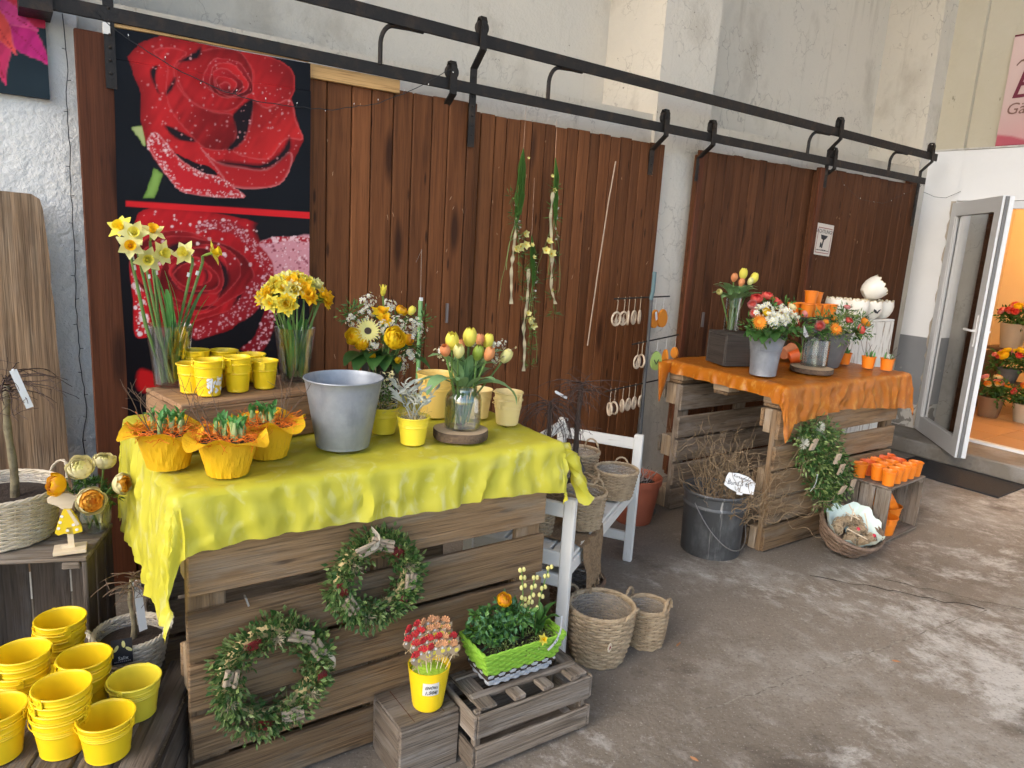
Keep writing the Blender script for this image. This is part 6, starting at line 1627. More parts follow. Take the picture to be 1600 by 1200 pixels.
# ================================================================== WREATHS
def wreath(label, c, R_, r, seed, dens=1.0, tilt=(0, 0, 0), ribbon=None):
    random.seed(seed)
    o = thing('wreath', label, 'wreath', c, rot=tilt, group='box wreaths')
    b = MB(); b.tube([((R_)*math.cos(a), 0, (R_)*math.sin(a)) for a in np.linspace(0, 2*PI, 33)[:-1]], r*.45, 7, closed=True); b.build('straw_ring', STRAW_Y, o)
    pts = [(R_*math.cos(a)+rr(-.3, .3)*r, rr(-.8, -.1)*r, R_*math.sin(a)+rr(-.3, .3)*r) for a in np.linspace(0, 2*PI, 61)[:-1]]
    leaflets(o, 'box_leaves', [L_BOX, L_BOX, L_BOX2, L_DARK], pts, int(36*dens), r*1.15, .021, .0115, seed+1, lambda p: (p[0]/R_*.5-p[2]/R_*.4, -.3, p[2]/R_*.5+p[0]/R_*.4))
    decos = ['birch', 'straw', 'berry', 'birch', 'straw', 'twig', 'berry', 'birch', 'straw', 'berry', 'birch']
    BIR = M('birch_stick', (.38, .30, .215), .8, layers=(('noise', 25, (.32, .23, .16), .5, .68, .8),)); CH = M('dried_chilli', (.13, .008, .010), .35); STW = M('pale_straw', (.36, .30, .19), .85)
    n = len(decos)
    for i, k in enumerate(decos):
        a = 2*PI*i/n+rr(-.12, .12)+seed; rad = R_+rr(-.25, .25)*r
        cpt = Vector((rad*math.cos(a), -r*1.02, rad*math.sin(a))); t = Vector((-math.sin(a+rr(-.4, .4)), rr(-.15, .15), math.cos(a+rr(-.4, .4))))
        nn = Vector((math.cos(a), 0, math.sin(a)))
        if k == 'birch':
            for j in range(3): b = MB(); q = cpt+nn*(j-1)*.013+Vector((0, rr(-.006, .004), 0)); l = rr(.022, .032); b.tube([q-t*l, q+t*l], .0068, 7); b.build('birch_stick', BIR, o)
        elif k == 'berry':
            for j in range(5): b = MB(); q = cpt+nn*(j-2)*.005; l = rr(.018, .026); b.tube([q-t*l, q+Vector((0, -.004, 0)), q+t*l], [.002, .0042, .001], 6); b.build('dried_pod', CH, o)
        else:
            b = MB()
            for j in range(46):
                q = cpt+nn*rr(-.01, .01); d = t*rr(-1, 1)+nn*rr(-.7, .7)+Vector((0, rr(-.9, -.1), 0)); b.tube([q, q+d.normalized()*rr(.012, .028)], .0007, 3, cap=False)
            stuff(b.build('straw_tuft' if k == 'straw' else 'twig_tuft', STW if k == 'straw' else TWIGD, o, smooth=False))
    if ribbon:
        P = []
        for i in range(15):
            t = i/14; P.append([Vector(ribbon[0]).lerp(Vector(ribbon[1]), t)+Vector((.03*math.sin(t*PI), -.03*math.sin(t*PI), dz)) for dz in (-.009, .009)])
        b = MB(); b.grid(P); b.build('ribbon', M('paper_ribbon', (.52, .46, .37), .7, translucent=.2), o)
    return o
wreath('large round box wreath hung low on the brown pallet', (.538, 1.832, .385), .128, .043, 1, 1.35, (0, 0, 0), ((.11, -.03, .06), (.155, -.02, -.03)))
wreath('smaller box wreath hung high on the brown pallet below the cloth', (.838, 1.832, .600), .108, .040, 2, 1.25, (0, 0, 0), ((-.06, -.03, .10), (-.02, -.02, .16)))
b = MB(); b.tube([(.483, 1.845, .59), (.478, 1.85, .61), (.478, 1.868, .612)], .003, 6); tag(b.build('hook', WIRE), 'small wire hook above the large low wreath', 'hook')
# ================================================================== FLOOR IN FRONT OF THE TABLE
cupl = (0.979, 1.731, 0.192)
cup = thing('yellow_cup', 'ribbed yellow cup full of little stick hens on the small grey box', 'cup', cupl)
prof = [(1e-5, 0), (.042, 0), (.045, .004)]
for i in range(13): z = .01+.125*i/13; R_ = .045+.017*z/.13; prof += [(R_, z), (R_+.0018, z+.0048)]
prof += [(.0635, .134), (.064, .137), (.0615, .137), (.046, .006), (1e-5, .006)]
b = MB(); b.lathe(prof, 40); b.build('body', BKT_Y, cup)
b = MB(); b.lathe([(1e-5, .129), (.03, .127), (.058, .114)], 24, wob=lambda a, z: 1+.02*math.sin(a*9)); b.build('green_foam', M('lime_foam', (.42, .66, .05), .8, bump=(('noise', 60, .8),)), cup)
lb = thing_part('price_label', cup, (-.022, -.0565, .088)); lb.rotation_euler = (math.radians(8), 0, math.radians(-21))
b = MB(); P = [[(x, .006*(x/.024)**2, z) for z in (-.022, .022)] for x in np.linspace(-.024, .024, 7)]; b.grid(P); b.build('sticker', PAPER, lb, smooth=False)
link('lettering', text_mesh('ENÖKI', .0125, INK, .2), lb, (0, -.0012, .008), RYf); link('lettering', text_mesh('1,50€', .0165, INK, .2), lb, (0, -.0012, -.010), RYf)
random.seed(95)
HENB = M('hen_felt', (.42, .31, .20), .9); HENR = M('hen_comb_red', (.52, .025, .03), .7); HENP = M('hen_comb_peach', (.62, .30, .14), .7); HENY = M('hen_wing_yellow', (.72, .60, .08), .8); FRINGE = M('jute_fringe', (.56, .40, .22), .9)
bb = MB(); bb.prism([(-.018, .0), (-.006, -.010), (.012, -.010), (.022, .0), (.020, .016), (.010, .012), (-.004, .010), (-.010, .020), (-.018, .020), (-.024, .012)], -.002, .002); henb = bb.mesh('body', HENB, False)
def comb(m):
    b = MB()
    for k in range(6):
        a = k/5*PI; b.tube([(0, 0, 0), (.012*math.cos(a), 0, .006+.012*math.sin(a))], [.0022, .0030], 5); b.ball((.0125*math.cos(a), 0, .007+.0125*math.sin(a)), .0034, 6, 4)
    return b.mesh('comb', m)
combs = [comb(HENR), comb(HENP), comb(HENP)]
bb = MB(); bb.prism([(.006*math.cos(a)*(1.3 if math.cos(a) > 0 else 1), .0062*math.sin(a)) for a in np.linspace(0, 2*PI, 12)[:-1]], -.0035, -.0021); wing = bb.mesh('wing', HENY, False)
bb = MB(); bb.prism([(.0036*math.cos(a), .0036*math.sin(a)) for a in np.linspace(0, 2*PI, 10)[:-1]], -.0034, -.0021); eye = bb.mesh('eye', WHITEPL, False)
bb = MB()
for k in range(14): bb.tube([(rr(-.012, .015), 0, -.008), (rr(-.02, .022), rr(-.004, .004), -.018-rr(0, .008))], .0006, 3, cap=False)
fr_ = bb.mesh('fringe', FRINGE, False)
hen_n = 0
for row in range(4):
    for col in range(6):
        x = -.062+.0245*col+(.012 if row % 2 else 0)+rr(-.003, .003); y = -.036+.024*row; z = .178+.014*row+.016*(1-((x)/.07)**2)+rr(-.004, .004)
        words = ['leftmost', 'second', 'third', 'fourth', 'fifth', 'rightmost'][col]; rows = ['front row', 'second row', 'third row', 'back row'][row]
        h = thing('stick_hen', f'{words} little hen on a stick, {rows} in the yellow cup', 'decoration', (cupl[0]+x, cupl[1]+y, cupl[2]+z), rr(-.3, .3), 'little hens on sticks')
        link('body', henb, h); link('comb', combs[0 if col < 2 or (row == 1 and col == 3) or rr(0, 1) < .25 else 1], h, (-.006+.004*math.sin(col*3), 0, .016), (0, rr(-.4, .4), rr(-.4, .4)))
        link('wing', wing, h, (.008, 0, .002)); link('eye', eye, h, (-.014, 0, .013)); stuff(link('fringe', fr_, h))
        b = MB(); b.tube([(0, 0, -.008), (-x*.35, -y*.2, -.06-z*.0)], .0012, 5); b.build('stick', W_BIRCH, h)
# green and grey basket arrangement
gbk = thing('flower_basket', 'rectangular green and grey basket planted with orange ranunculus on the slatted crate', 'basket', (1.275, 1.715, .228), -.03)
random.seed(96)
def rect_path(L, D, n, off):
    o = []
    per = 2*(L+D)
    for k in range(n):
        s = per*k/n; w = off*(1 if (k % 4) < 2 else -1)
        if s < L: o.append((-L/2+s, -D/2-w))
        elif s < L+D: o.append((L/2+w, -D/2+s-L))
        elif s < 2*L+D: o.append((L/2-(s-L-D), D/2+w))
        else: o.append((-L/2-w, D/2-(s-2*L-D)))
    return o
b = MB()
for i in range(11):
    u = (i+.5)/11; L_, D_ = .225+.075*u, .105+.055*u
    pts = [(x, y, .005+u*.115) for x, y in rect_path(L_, D_, 72, .0028*(1 if i % 2 else -1))]
    b.tube(pts, .0055, 5, 1 if u > .36 else 0, closed=True)
b.build('weave', [WICKGY, WICKGR], gbk)
b = MB()
for q in range(3):
    pts = [(x+.003*math.cos(k*.9+q*2), y, .124+.004*math.sin(k*.9+q*2)) for k, (x, y) in enumerate(rect_path(.303, .163, 72, 0))]; b.tube(pts, .0045, 5, closed=True)
b.build('rim', WICKGR, gbk)
b = MB(); b.box(-.13, .13, -.065, .065, .03, .103); b.build('soil', SOIL, gbk, smooth=False)
leaflets(gbk, 'moss', [MOSS, L_BOX2], [(rr(-.10, .10), rr(-.07, .0), .112) for _ in range(30)], 22, .022, .012, .004, 97)
leaflets(gbk, 'ranunculus_leaves', [L_MID, leaf('leaf_bluegreen', (.07, .18, .08), (.12, .26, .12)), L_DARK], [(rr(-.13, .02), rr(-.04, .05), .13+rr(0, .10)) for _ in range(34)], 26, .030, .024, .014, 98)
head(F_RAN['g'], gbk, (-.055, -.01, .255), (-.05, -.6, .75), .8)
head(m_daffodil(P_LEM, P_YEL, 'flower', .8, seed=9), gbk, (.055, -.085, .135), (.1, -.9, .4), .75)
for (x, h_, ax) in ((.035, .235, -.02), (.085, .215, .04), (.05, .19, .02)):
    tp = [(x+ax*u*u, .0, .11+h_*u) for u in np.linspace(0, 1, 8)]
    b = MB(); b.tube(tp, .0022, 5); b.build('catkin_twig', L_STEM, gbk)
    for j in range(3, 8):
        for s in (-1, 1): b = MB(); b.ball((tp[j][0]+s*.007, tp[j][1]-.003, tp[j][2]+rr(-.008, .008)), .0062, 7, 5, sz=1.4); b.build('catkin', P_PALE, gbk)
for (x, y, rx, ry, rz, s) in ((.10, .0, 0, .05, 0, .8), (.09, .01, 0, .1, 2.5, .75), (.105, -.01, .1, .1, -1.2, .8), (.085, -.02, 0, .15, 4.2, .6), (.11, .02, 0, .2, .9, .6)): link('leaf', LF['dark'], gbk, (x, y, .10), (rx, ry, rz), (s, s*.5, s))
hb = MB(); hb.lathe([(.004, 0), (.011, .012), (.014, .03), (.009, .05), (.002, .06)], 10, wob=lambda a, z: 1+.12*math.sin(a*5)); hb.build('hyacinth_bud', L_MID, gbk, (.10, 0, .15))
for k in range(14): link('leaf', m_short_leaf, gbk, (rr(.0, .10), rr(-.03, .03), .11), (rr(-.3, .3), rr(-.3, .3), rr(0, 6)), (1, .6, rr(1.2, 2.2)))
hangtag('white curled price strip on the green basket', (1.427, 1.660, 0.397), (1.353, 1.630, 0.316), .016, True, WHITEPL, 'price_strip', .02)

# ================================================================== WHITE BENCH AND ITS BASKETS
BA = math.atan2(.56, .89)
bench = thing('bench', 'white painted garden bench standing askew beside the yellow table', 'bench', (1.67, 1.92, 0), BA)
BL, BD = 1.06, .42
random.seed(111)
for x in (0.0, BL):
    board('post', .675, .045, .032, bench, (x, .016, .3375), 'z', 'x', W_WHITE, jit=0)
    board('back_post', .70, .045, .032, bench, (x, BD, .35), 'z', 'x', W_WHITE, jit=0)
    board('arm_rail', BD-.05, .055, .024, bench, (x+.001, BD/2+.005, .625), 'y', 'x', W_WHITE, jit=0)
    board('seat_rail', BD-.05, .060, .024, bench, (x+.001, BD/2+.005, .430), 'y', 'x', W_WHITE, jit=0)
    board('foot_rail', BD-.05, .050, .024, bench, (x+.001, BD/2+.005, .13 if x else .345), 'y', 'x', W_WHITE, jit=0)
board('apron', BL-.04, .055, .018, bench, (BL/2, .012, .385), 'x', 'y', W_WHITE, jit=0)
for i in range(4): board('seat_slat', BL-.035, .088, .018, bench, (BL/2, .05+.098*i, .427), 'x', 'z', W_WHITE, jit=0)
for z in (.52, .665): board('back_rail', BL-.04, .055, .018, bench, (BL/2, BD, z), 'x', 'y', W_WHITE, jit=0)
for x in (.26, .53, .80): board('back_slat', .12, .04, .014, bench, (x, BD+.003, .59), 'z', 'y', W_WHITE, jit=0, roll=(0, .25 if x != .53 else -.2, 0))
for i in range(3): board('shelf_slat', .30, .07, .016, bench, (.15, .07+.10*i, .340), 'x', 'z', W_WHITE, jit=0)
# burlap runner hanging off the seat
b = MB(); P = []
c0 = Vector((1.67, 1.92, 0)); bx = Vector((math.cos(BA), math.sin(BA), 0)); by = Vector((-math.sin(BA), math.cos(BA), 0))
for i in range(23):
    u = i/22; row = []
    for j in range(29):
        v = j/28; x = .13+.30*u; s = v*.55
        w = .5+.5*math.cos(PI*min(1, max(0, (s-.38)/.12)))
        xx = .27+(x-.27)*(.55+.45*w)
        if s < .34: p = c0+bx*xx+by*(.36-s)+Vector((0, 0, .441+.004*math.sin(x*60)))
        else:
            d = s-.34; p = c0+bx*xx+by*(.02-.026-.02*math.sin(d*6)-.008*math.sin(x*70+d*10))+Vector((0, 0, .445-d))
        row.append(p)
    P.append(row)
b.grid(P)
bu = tag(b.build('burlap_runner', BURLAP), 'brown burlap runner hanging off the front of the white bench with frayed end', 'cloth')
b = MB(); random.seed(112)
for k in range(46):
    q = P[k % 23][28]; b.tube([q, q+Vector((rr(-.006, .01), rr(-.01, .004), -rr(.01, .03)))], .0012, 3, cap=False)
fr2 = stuff(b.build('fringe', M('burlap_fringe', (.46, .33, .20), .95), smooth=False)); fr2.parent = bu
SZ = .452
wicker('basket', 'wicker basket on the burlap at the near end of the white bench', (1.905, 2.135, SZ), .088, .072, .145, WICK, 12, 18, 2, rz=.3, hsize=.032, hang=.012, group='wicker baskets on the bench')
wicker('basket', 'wicker basket at the far end of the white bench by its arm post', (2.275, 2.345, SZ), .100, .078, .125, WICK, 11, 20, 1, rz=.6, hsize=.03, hang=.012, group='wicker baskets on the bench')
wicker('basket', 'wicker basket with upright handle at the back of the white bench', (2.28, 2.62, SZ), .098, .074, .135, WICK, 11, 20, 1, rz=.2, hsize=.042, hang=.0, group='wicker baskets on the bench')
wb = wicker('basket', 'low wicker basket with dark soil and trees in the middle of the white bench', (2.02, 2.375, SZ), .115, .095, .105, WICK, 9, 22, 2, rz=-.5, hsize=.038, hang=.015, group='wicker baskets on the bench')
b = MB(); b.lathe([(1e-5, .08), (.06, .085), (.10, .078)], 24); b.build('soil', SOIL, wb)
wicker('basket', 'slim wicker basket half hidden behind the yellow table corner', (1.72, 2.19, .36), .062, .045, .17, WICK, 13, 14, 1, rz=1.5, hsize=.03, hang=.01, group='wicker baskets on the bench')
weeping('taller bare weeping tree in the low basket on the bench', (2.06, 2.40, SZ+.08), .44, .014, 30, .19, 113, .10, TWIGD, (.01, .0), M('dark_bark', (.045, .03, .022), .85, layers=(('noise', 12, (.25, .21, .17), .6, .7, .7),)))
weeping('shorter drooping willow with hanging switches on the bench', (1.93, 2.40, SZ+.08), .37, .011, 34, .27, 114, .24, TWIGD, (-.03, .0), MATS['dark_bark'], .8)
hangtag('dark plant tag in the low basket on the bench', (1.976, 2.300, 0.707), (2.018, 2.280, 0.620), .035, False, M('tag_dark', (.02, .02, .025), .5))
hangtag('arched white plant strip on the shorter bench tree', (1.925, 2.400, 0.961), (1.992, 2.400, 0.927), .012)
tp = thing('terracotta_pot', 'big terracotta plastic pot with a dry plant behind the bench', 'pot', (2.985, 2.905, 0))
b = MB(); b.lathe([(1e-5, 0), (.105, 0), (.108, .005), (.138, .235), (.150, .237), (.153, .275), (.147, .278), (.143, .24), (.112, .02), (1e-5, .02)], 36); b.build('pot', TERRA, tp)
b = MB(); b.lathe([(1e-5, .225), (.138, .225)], 24); b.build('soil', SOIL, tp)
b = MB(); random.seed(115)
for k in range(46): b.tube(twig_path((rr(-.06, .06), rr(-.06, .06), .22), (rr(-.7, .7), rr(-.7, .7), 1), rr(.06, .14), 6, .35), .0022, 4)
stuff(b.build('dry_stems', M('dry_grey_stem', (.24, .20, .17), .9), tp, smooth=False))
# three baskets on the floor
wicker('basket', 'large wicker planter with plastic liner on the floor by the slatted crate', (1.835, 1.905, 0), .128, .095, .215, WICK, 13, 22, 2, rz=1.9, hsize=.04, hang=.02, belly=.008, group='wicker planters on the floor')
wicker('basket', 'smaller wicker planter with two upright handles on the floor', (2.075, 1.885, 0), .083, .068, .165, WICK, 12, 16, 2, rz=2.0, hsize=.045, hang=.0, belly=.004, group='wicker planters on the floor')
wicker('basket', 'loosely woven wicker planter behind the two others on the floor', (1.935, 2.17, 0), .115, .090, .19, WICKD, 11, 18, 2, rz=.4, hsize=.035, hang=.0, group='wicker planters on the floor')
o_ = thing('price_disc', 'small round wooden price disc on the large wicker planter', 'tag', (1.769, 1.775, 0.124), .4)
b = MB(); b.prism([(.017*math.cos(a), .017*math.sin(a)) for a in np.linspace(0, 2*PI, 17)[:-1]], -.003, .0); b.build('disc', W_BIRCH, o_, smooth=False)
b = MB(); b.tube([(-.006, -.004, -.004), (-.003, -.004, .006), (.0, -.004, -.004), (.004, -.004, .006), (.007, -.004, -.004)], .001, 4); b.build('mark', M('red_ink', (.3, .05, .04), .6), o_)
b = MB(); b.tube([(0, -.001, .015), (.002, .0, .04)], .0008, 4); b.build('string', STRING, o_)
# ================================================================== HANGING GARLANDS
def garland(label, pts, seed, flowers, ribbon, strand=True, nblade=34, spread=.03):
    random.seed(seed)
    o = thing('hanging_garland', label, 'garland', pts[0], group='flower garlands hung on the door')
    b0 = Vector(pts[0]); P = [Vector(p)-b0 for p in pts]
    b = MB(); b.tube([P[0], P[1]], .0008, 4); b.build('hanging_wire', M('copper_wire', (.45, .28, .18), .5, .6), o)
    b = MB()
    for k in range(nblade):
        q = [P[1]]+[P[1].lerp(P[2], u)+Vector((rr(-1, 1)*spread*math.sin(PI*min(1, u*.8+.05)), rr(-.02, .0), rr(-.02, .02))) for u in (.33, .66, rr(.85, 1.15))]
        b.tube(q, .0021, 3, cap=False)
    stuff(b.build('grass_blades', L_MID, o, smooth=False))
    q = P[2:]
    b = MB(); n = 40; R1 = []
    for i in range(n):
        t = i/(n-1)*(len(ribbon)-1); k = min(int(t), len(ribbon)-2); c = (Vector(ribbon[k])-b0).lerp(Vector(ribbon[k+1])-b0, t-k)
        w = .008*(1+.3*math.sin(i*.7)); R1.append([c+Vector((-w, .004*math.sin(i), 0)), c+Vector((w, -.004*math.sin(i), .0))])
    b.grid(R1); b.build('pale_ribbon', M('raffia_ribbon', (.62, .53, .33), .7, translucent=.2), o)
    for (p, s) in flowers:
        head(m_orch, o, Vector(p)-b0, (rr(-.5, .5), -1, rr(-.2, .4)), s*rr(.85, 1.1))
    b = MB()
    for k in range(3): b.tube(twig_path(P[2], (rr(-.3, .3), 0, -1), (P[2]-P[-1]).length*rr(.6, 1.0), 12, .10), .0012, 4)
    b.build('tendrils', L_STEM, o)
    spray(o, 'white_buds', P_WHITE, [P[2].lerp(P[-1], u)+Vector((.02, 0, 0)) for u in (-.2, -.1, 0, .1, .2)], 3, .012, .006, seed+5)
    leaflets(o, 'fine_greenery', [L_DARK, L_MID], [P[2].lerp(P[-1], u) for u in (-.3, -.1, .0, .2, .4, .6, .8, 1.0)], 26, .026, .04, .005, seed+3)
    return o
b = MB()
for k in range(5): petal_grid(b, .032, .030, .5, 25+rr(-10, 10), k*2*PI/5, 4, 3, 0, .002, .6)
b.ball((0, 0, .006), .005, 6, 4, 1)
m_orch = b.mesh('flower', [P_PALE, P_YEL])
garland('left flower garland hanging highest on the knotty door', [(2.296, 3.280, 2.276), (2.275, 3.250, 2.061), (2.253, 3.250, 1.690), (2.269, 3.250, 1.590), (2.354, 3.250, 1.265)], 121, [((2.303, 3.230, 1.626), 1.0), ((2.267, 3.220, 1.558), 1.1), ((2.246, 3.230, 1.540), 1.0), ((2.312, 3.230, 1.566), .9), ((2.304, 3.240, 2.015), .4)], [(2.253, 3.240, 1.706), (2.244, 3.240, 1.556), (2.236, 3.240, 1.437), (2.249, 3.240, 1.249)])
garland('right flower garland hanging on the knotty door', [(2.503, 3.280, 2.234), (2.489, 3.250, 2.036), (2.509, 3.250, 1.723), (2.503, 3.250, 1.584), (2.547, 3.250, 1.193)], 122, [((2.465, 3.230, 1.593), 1.0), ((2.444, 3.220, 1.541), 1.0), ((2.489, 3.230, 1.525), 1.1), ((2.484, 3.240, 1.867), .6), ((2.468, 3.240, 1.940), .45), ((2.518, 3.240, 1.327), .45)], [(2.480, 3.240, 1.857), (2.475, 3.240, 1.721), (2.506, 3.240, 1.515), (2.513, 3.240, 1.338), (2.553, 3.240, 1.248)], nblade=26, spread=.022)
garland('lower flower garland hanging between the two others on the knotty door', [(2.379, 3.280, 1.922), (2.364, 3.250, 1.619), (2.389, 3.250, 1.371), (2.389, 3.250, 1.265), (2.409, 3.250, 0.904)], 123, [((2.354, 3.230, 1.568), .6), ((2.372, 3.230, 1.503), .6), ((2.362, 3.220, 1.163), 1.0), ((2.398, 3.230, 1.132), .9), ((2.358, 3.230, 1.197), .8)], [(2.350, 3.240, 1.440), (2.355, 3.240, 1.266), (2.340, 3.240, 1.125), (2.358, 3.240, 0.999), (2.360, 3.240, 0.872)], nblade=20, spread=.02)
b = MB(); b.tube([(2.951, 3.280, 2.069), (2.911, 3.270, 1.821), (2.869, 3.260, 1.452), (2.839, 3.250, 1.190), (2.816, 3.240, 1.002)], .004, 6); tag(b.build('thin_stick', M('pale_stick', (.40, .29, .20), .7)), 'thin bare stick leaning on the knotty door right of the garlands', 'stick')
# ================================================================== ORNAMENT STAND
rk = thing('ornament_stand', 'thin iron stand with three arms in front of the plaster pier', 'stand', (3.10, 3.02, 0))
rk0 = Vector(rk.location)
b = MB(); b.tube([Vector((.01, .0, .0)), Vector((3.083, 3.020, 1.308))-rk0], .010, 8); b.build('pole', M('stand_iron', (.12, .12, .12), .5, .6), rk)
b = MB(); b.tube([Vector((3.080, 3.020, 1.297))-rk0, Vector((3.079, 3.010, 1.346))-rk0, Vector((3.089, 3.020, 1.456))-rk0], .012, 8); b.build('pole_tip', M('patina', (.10, .16, .17), .7), rk)
b = MB(); b.lathe([(1e-5, 0), (.14, 0), (.14, .008), (.02, .014), (1e-5, .014)], 28); b.build('foot', MATS['stand_iron'], rk)
arms = [[(2.729, 2.950, 1.307), (3.295, 3.080, 1.311)], [(2.925, 2.980, 1.045), (3.453, 3.120, 1.067)], [(2.690, 2.920, 0.798), (3.335, 3.100, 0.796)]]
for a in arms: b = MB(); b.tube([Vector(a[0])-rk0, Vector(a[1])-rk0], .0045, 7); b.build('arm', IRON, rk)
RINGW = M('birch_ring', (.58, .46, .33), .75, layers=(('noise', 30, (.36, .25, .16), .5, .7, .7),))
def ringorn(label, p, R_, rz, dark=False):
    p = Vector(p); o = thing('ring_ornament', label, 'ornament', tuple(p), rz, 'wooden ring ornaments on the stand')
    d = R_+.075
    b = MB(); b.tube([(0, 0, .004), (.003, 0, -.03), (0, 0, -d+R_)], .0016, 4); b.tube([(.004, .0, .008), (-.006, 0, -.012)], .0016, 4); b.build('string', STRING, o)
    b = MB(); b.tube([(R_*math.cos(a), 0, -d+R_*math.sin(a)) for a in np.linspace(0, 2*PI, 25)[:-1]], .0058, 7, closed=True); b.build('ring', RINGW, o)
    b = MB(); b.prism([(-.010, -d-R_*.85), (.010, -d-R_*.85), (.014, -d-.01), (.004, -d+.012), (.008, -d+.024), (.002, -d+.026), (-.003, -d+.010), (-.012, -d-.004)], -.0015, .0015); b.tube([(-R_*.9, 0, -d-R_*.2), (0, 0, -d-R_*.5), (R_*.9, 0, -d-R_*.15)], .0015, 4); b.build('rabbit_cutout', RINGW if not dark else TWIGD, o, smooth=False)
    return o
def along(a, u): return Vector(a[0]).lerp(Vector(a[1]), u)
nm = ['first', 'second', 'third', 'fourth', 'fifth', 'sixth']
for k, u in enumerate((.06, .18, .26, .36, .46)): ringorn(f'{nm[k]} wooden ring from the left on the top arm of the stand', along(arms[0], u), .036, rr(.1, .9))
for k, u in enumerate((.13, .22)): ringorn(f'{("left", "right")[k]} wooden ring on the middle arm of the stand', along(arms[1], u), .036, (.3, 1.3)[k], k == 1)
for k, u in enumerate((.10, .17, .30, .40, .50, .62)): ringorn(f'{nm[k]} wooden ring from the left on the bottom arm of the stand', along(arms[2], u), .034, (1.2, 1.4, 1.1, .4, .5, .4)[k], k == 1)
def egg(label, p, mat, w, h, rz, cut=False):
    o = thing('egg_ornament', label, 'ornament', tuple(p), rz, 'felt egg ornaments on the stand')
    b = MB(); b.tube([(0, 0, .004), (0, 0, -.075)], .0014, 4); b.build('string', M('white_string', (.7, .68, .64), .8), o)
    pts = [(w*math.cos(a)*(1-.18*math.sin(a)), -.075-h+h*math.sin(a)) for a in np.linspace(0, 2*PI, 25)[:-1]]
    b = MB(); b.prism(pts, -.006, .006); b.build('egg', mat, o, smooth=False)
    if cut:
        b = MB(); c = -.075-h*1.05
        b.prism([(-.016, c+.012), (-.020, c+.004), (-.006, c-.012), (.0, c-.012), (.010, c+.010), (.018, c+.014), (.010, c-.004), (.002, c-.016), (-.004, c-.022), (-.004, c-.016)], -.0075, -.0062); b.build('bird_motif', INK, o, smooth=False)
    return o
EO = M('felt_orange', (.72, .25, .02), .85); EG = M('painted_green', (.36, .52, .14), .6)
egg('orange felt egg at the right end of the top arm', along(arms[0], .90), EO, .050, .055, .2)
egg('orange felt egg beside the tag on the top arm', along(arms[0], .75), EO, .056, .055, .4)
egg('green egg with dark bird motif on the middle arm', along(arms[1], .54), EG, .038, .058, -.2, True)
egg('narrow orange egg seen edge on at the middle arm', along(arms[1], .74), EO, .036, .055, 1.2)
egg('thin orange egg at the right end of the middle arm', along(arms[1], .95), EO, .03, .035, 1.45)
hangtag('small white tag on the orange felt egg', (3.132, 3.020, 1.222), (3.144, 3.020, 1.177), .028)
# ================================================================== ZINC CAN WITH CURLY WILLOW
cn = thing('zinc_can', 'tall weathered zinc can on the floor holding curly willow', 'bucket', (3.075, 2.395, 0))
b = MB(); b.lathe([(1e-5, .006), (.150, .006), (.153, 0), (.156, .006), (.163, .26), (.170, .268), (.170, .276), (.164, .284), (.168, .330), (.176, .336), (.178, .346), (.174, .352), (.168, .348), (.160, .29), (.150, .015), (1e-5, .015)], 48); b.build('body', ZINCOLD, cn)
b = MB(); b.tube([(.178*math.cos(a), .178*math.sin(a), .30-.24*math.sin(a-PI*1.02)**1.0*1.0) for a in np.linspace(PI*1.02, PI*2.02, 24)], .0028, 6); b.build('handle', WIRE, cn)
TWIGC = M('curly_willow_bark', (.26, .18, .10), .7, layers=(('noise', 6, (.12, .08, .042), .4, .7, .8),))
cw = thing('curly_willow', 'tangle of bare curly willow branches standing in the zinc can', 'branches', (3.075, 2.395, .05)); random.seed(131)
for k in range(58):
    a = rr(0, 6.28); r = rr(0, .09); lean = rr(.05, .85)
    p = twig_path((r*math.cos(a), r*math.sin(a), .12), (math.cos(a)*lean, math.sin(a)*lean, 1), rr(.36, .74), 24, .05, -.02, .75)
    b = MB(); b.tube(p, [.0028-.0019*i/24 for i in range(25)], 4)
    for j in (8, 11, 14, 16):
        b.tube(twig_path(p[j], (rr(-1, 1), rr(-1, 1), rr(-.2, 1)), rr(.12, .26), 12, .08, -.03, .7), .0012, 3)
    b.build('branch', TWIGC, cw)
sgn = thing('price_sign', 'white tongue shaped price sign reading Bund 5 € on the zinc can', 'sign', (3.037, 2.225, 0.430), rot=(-.22, .16, -.42))
b = MB(); b.prism([(-.082, .028), (-.072, .052), (-.02, .056), (.04, .046), (.088, .022), (.084, -.040), (.024, -.042), (.022, -.052), (-.010, -.052), (-.012, -.040), (-.05, -.030), (-.088, -.012)], -.001, .001); b.build('card', WHITEPL, sgn, smooth=False)
link('lettering', text_mesh('Korkenhasel', .020, INK, .15), sgn, (.006, -.0016, .034), Matrix.Rotation(.16, 3, 'Y') @ RYf); link('lettering', text_mesh('Bund 5 €', .032, INK, .1), sgn, (-.012, -.0016, .003), RYf)
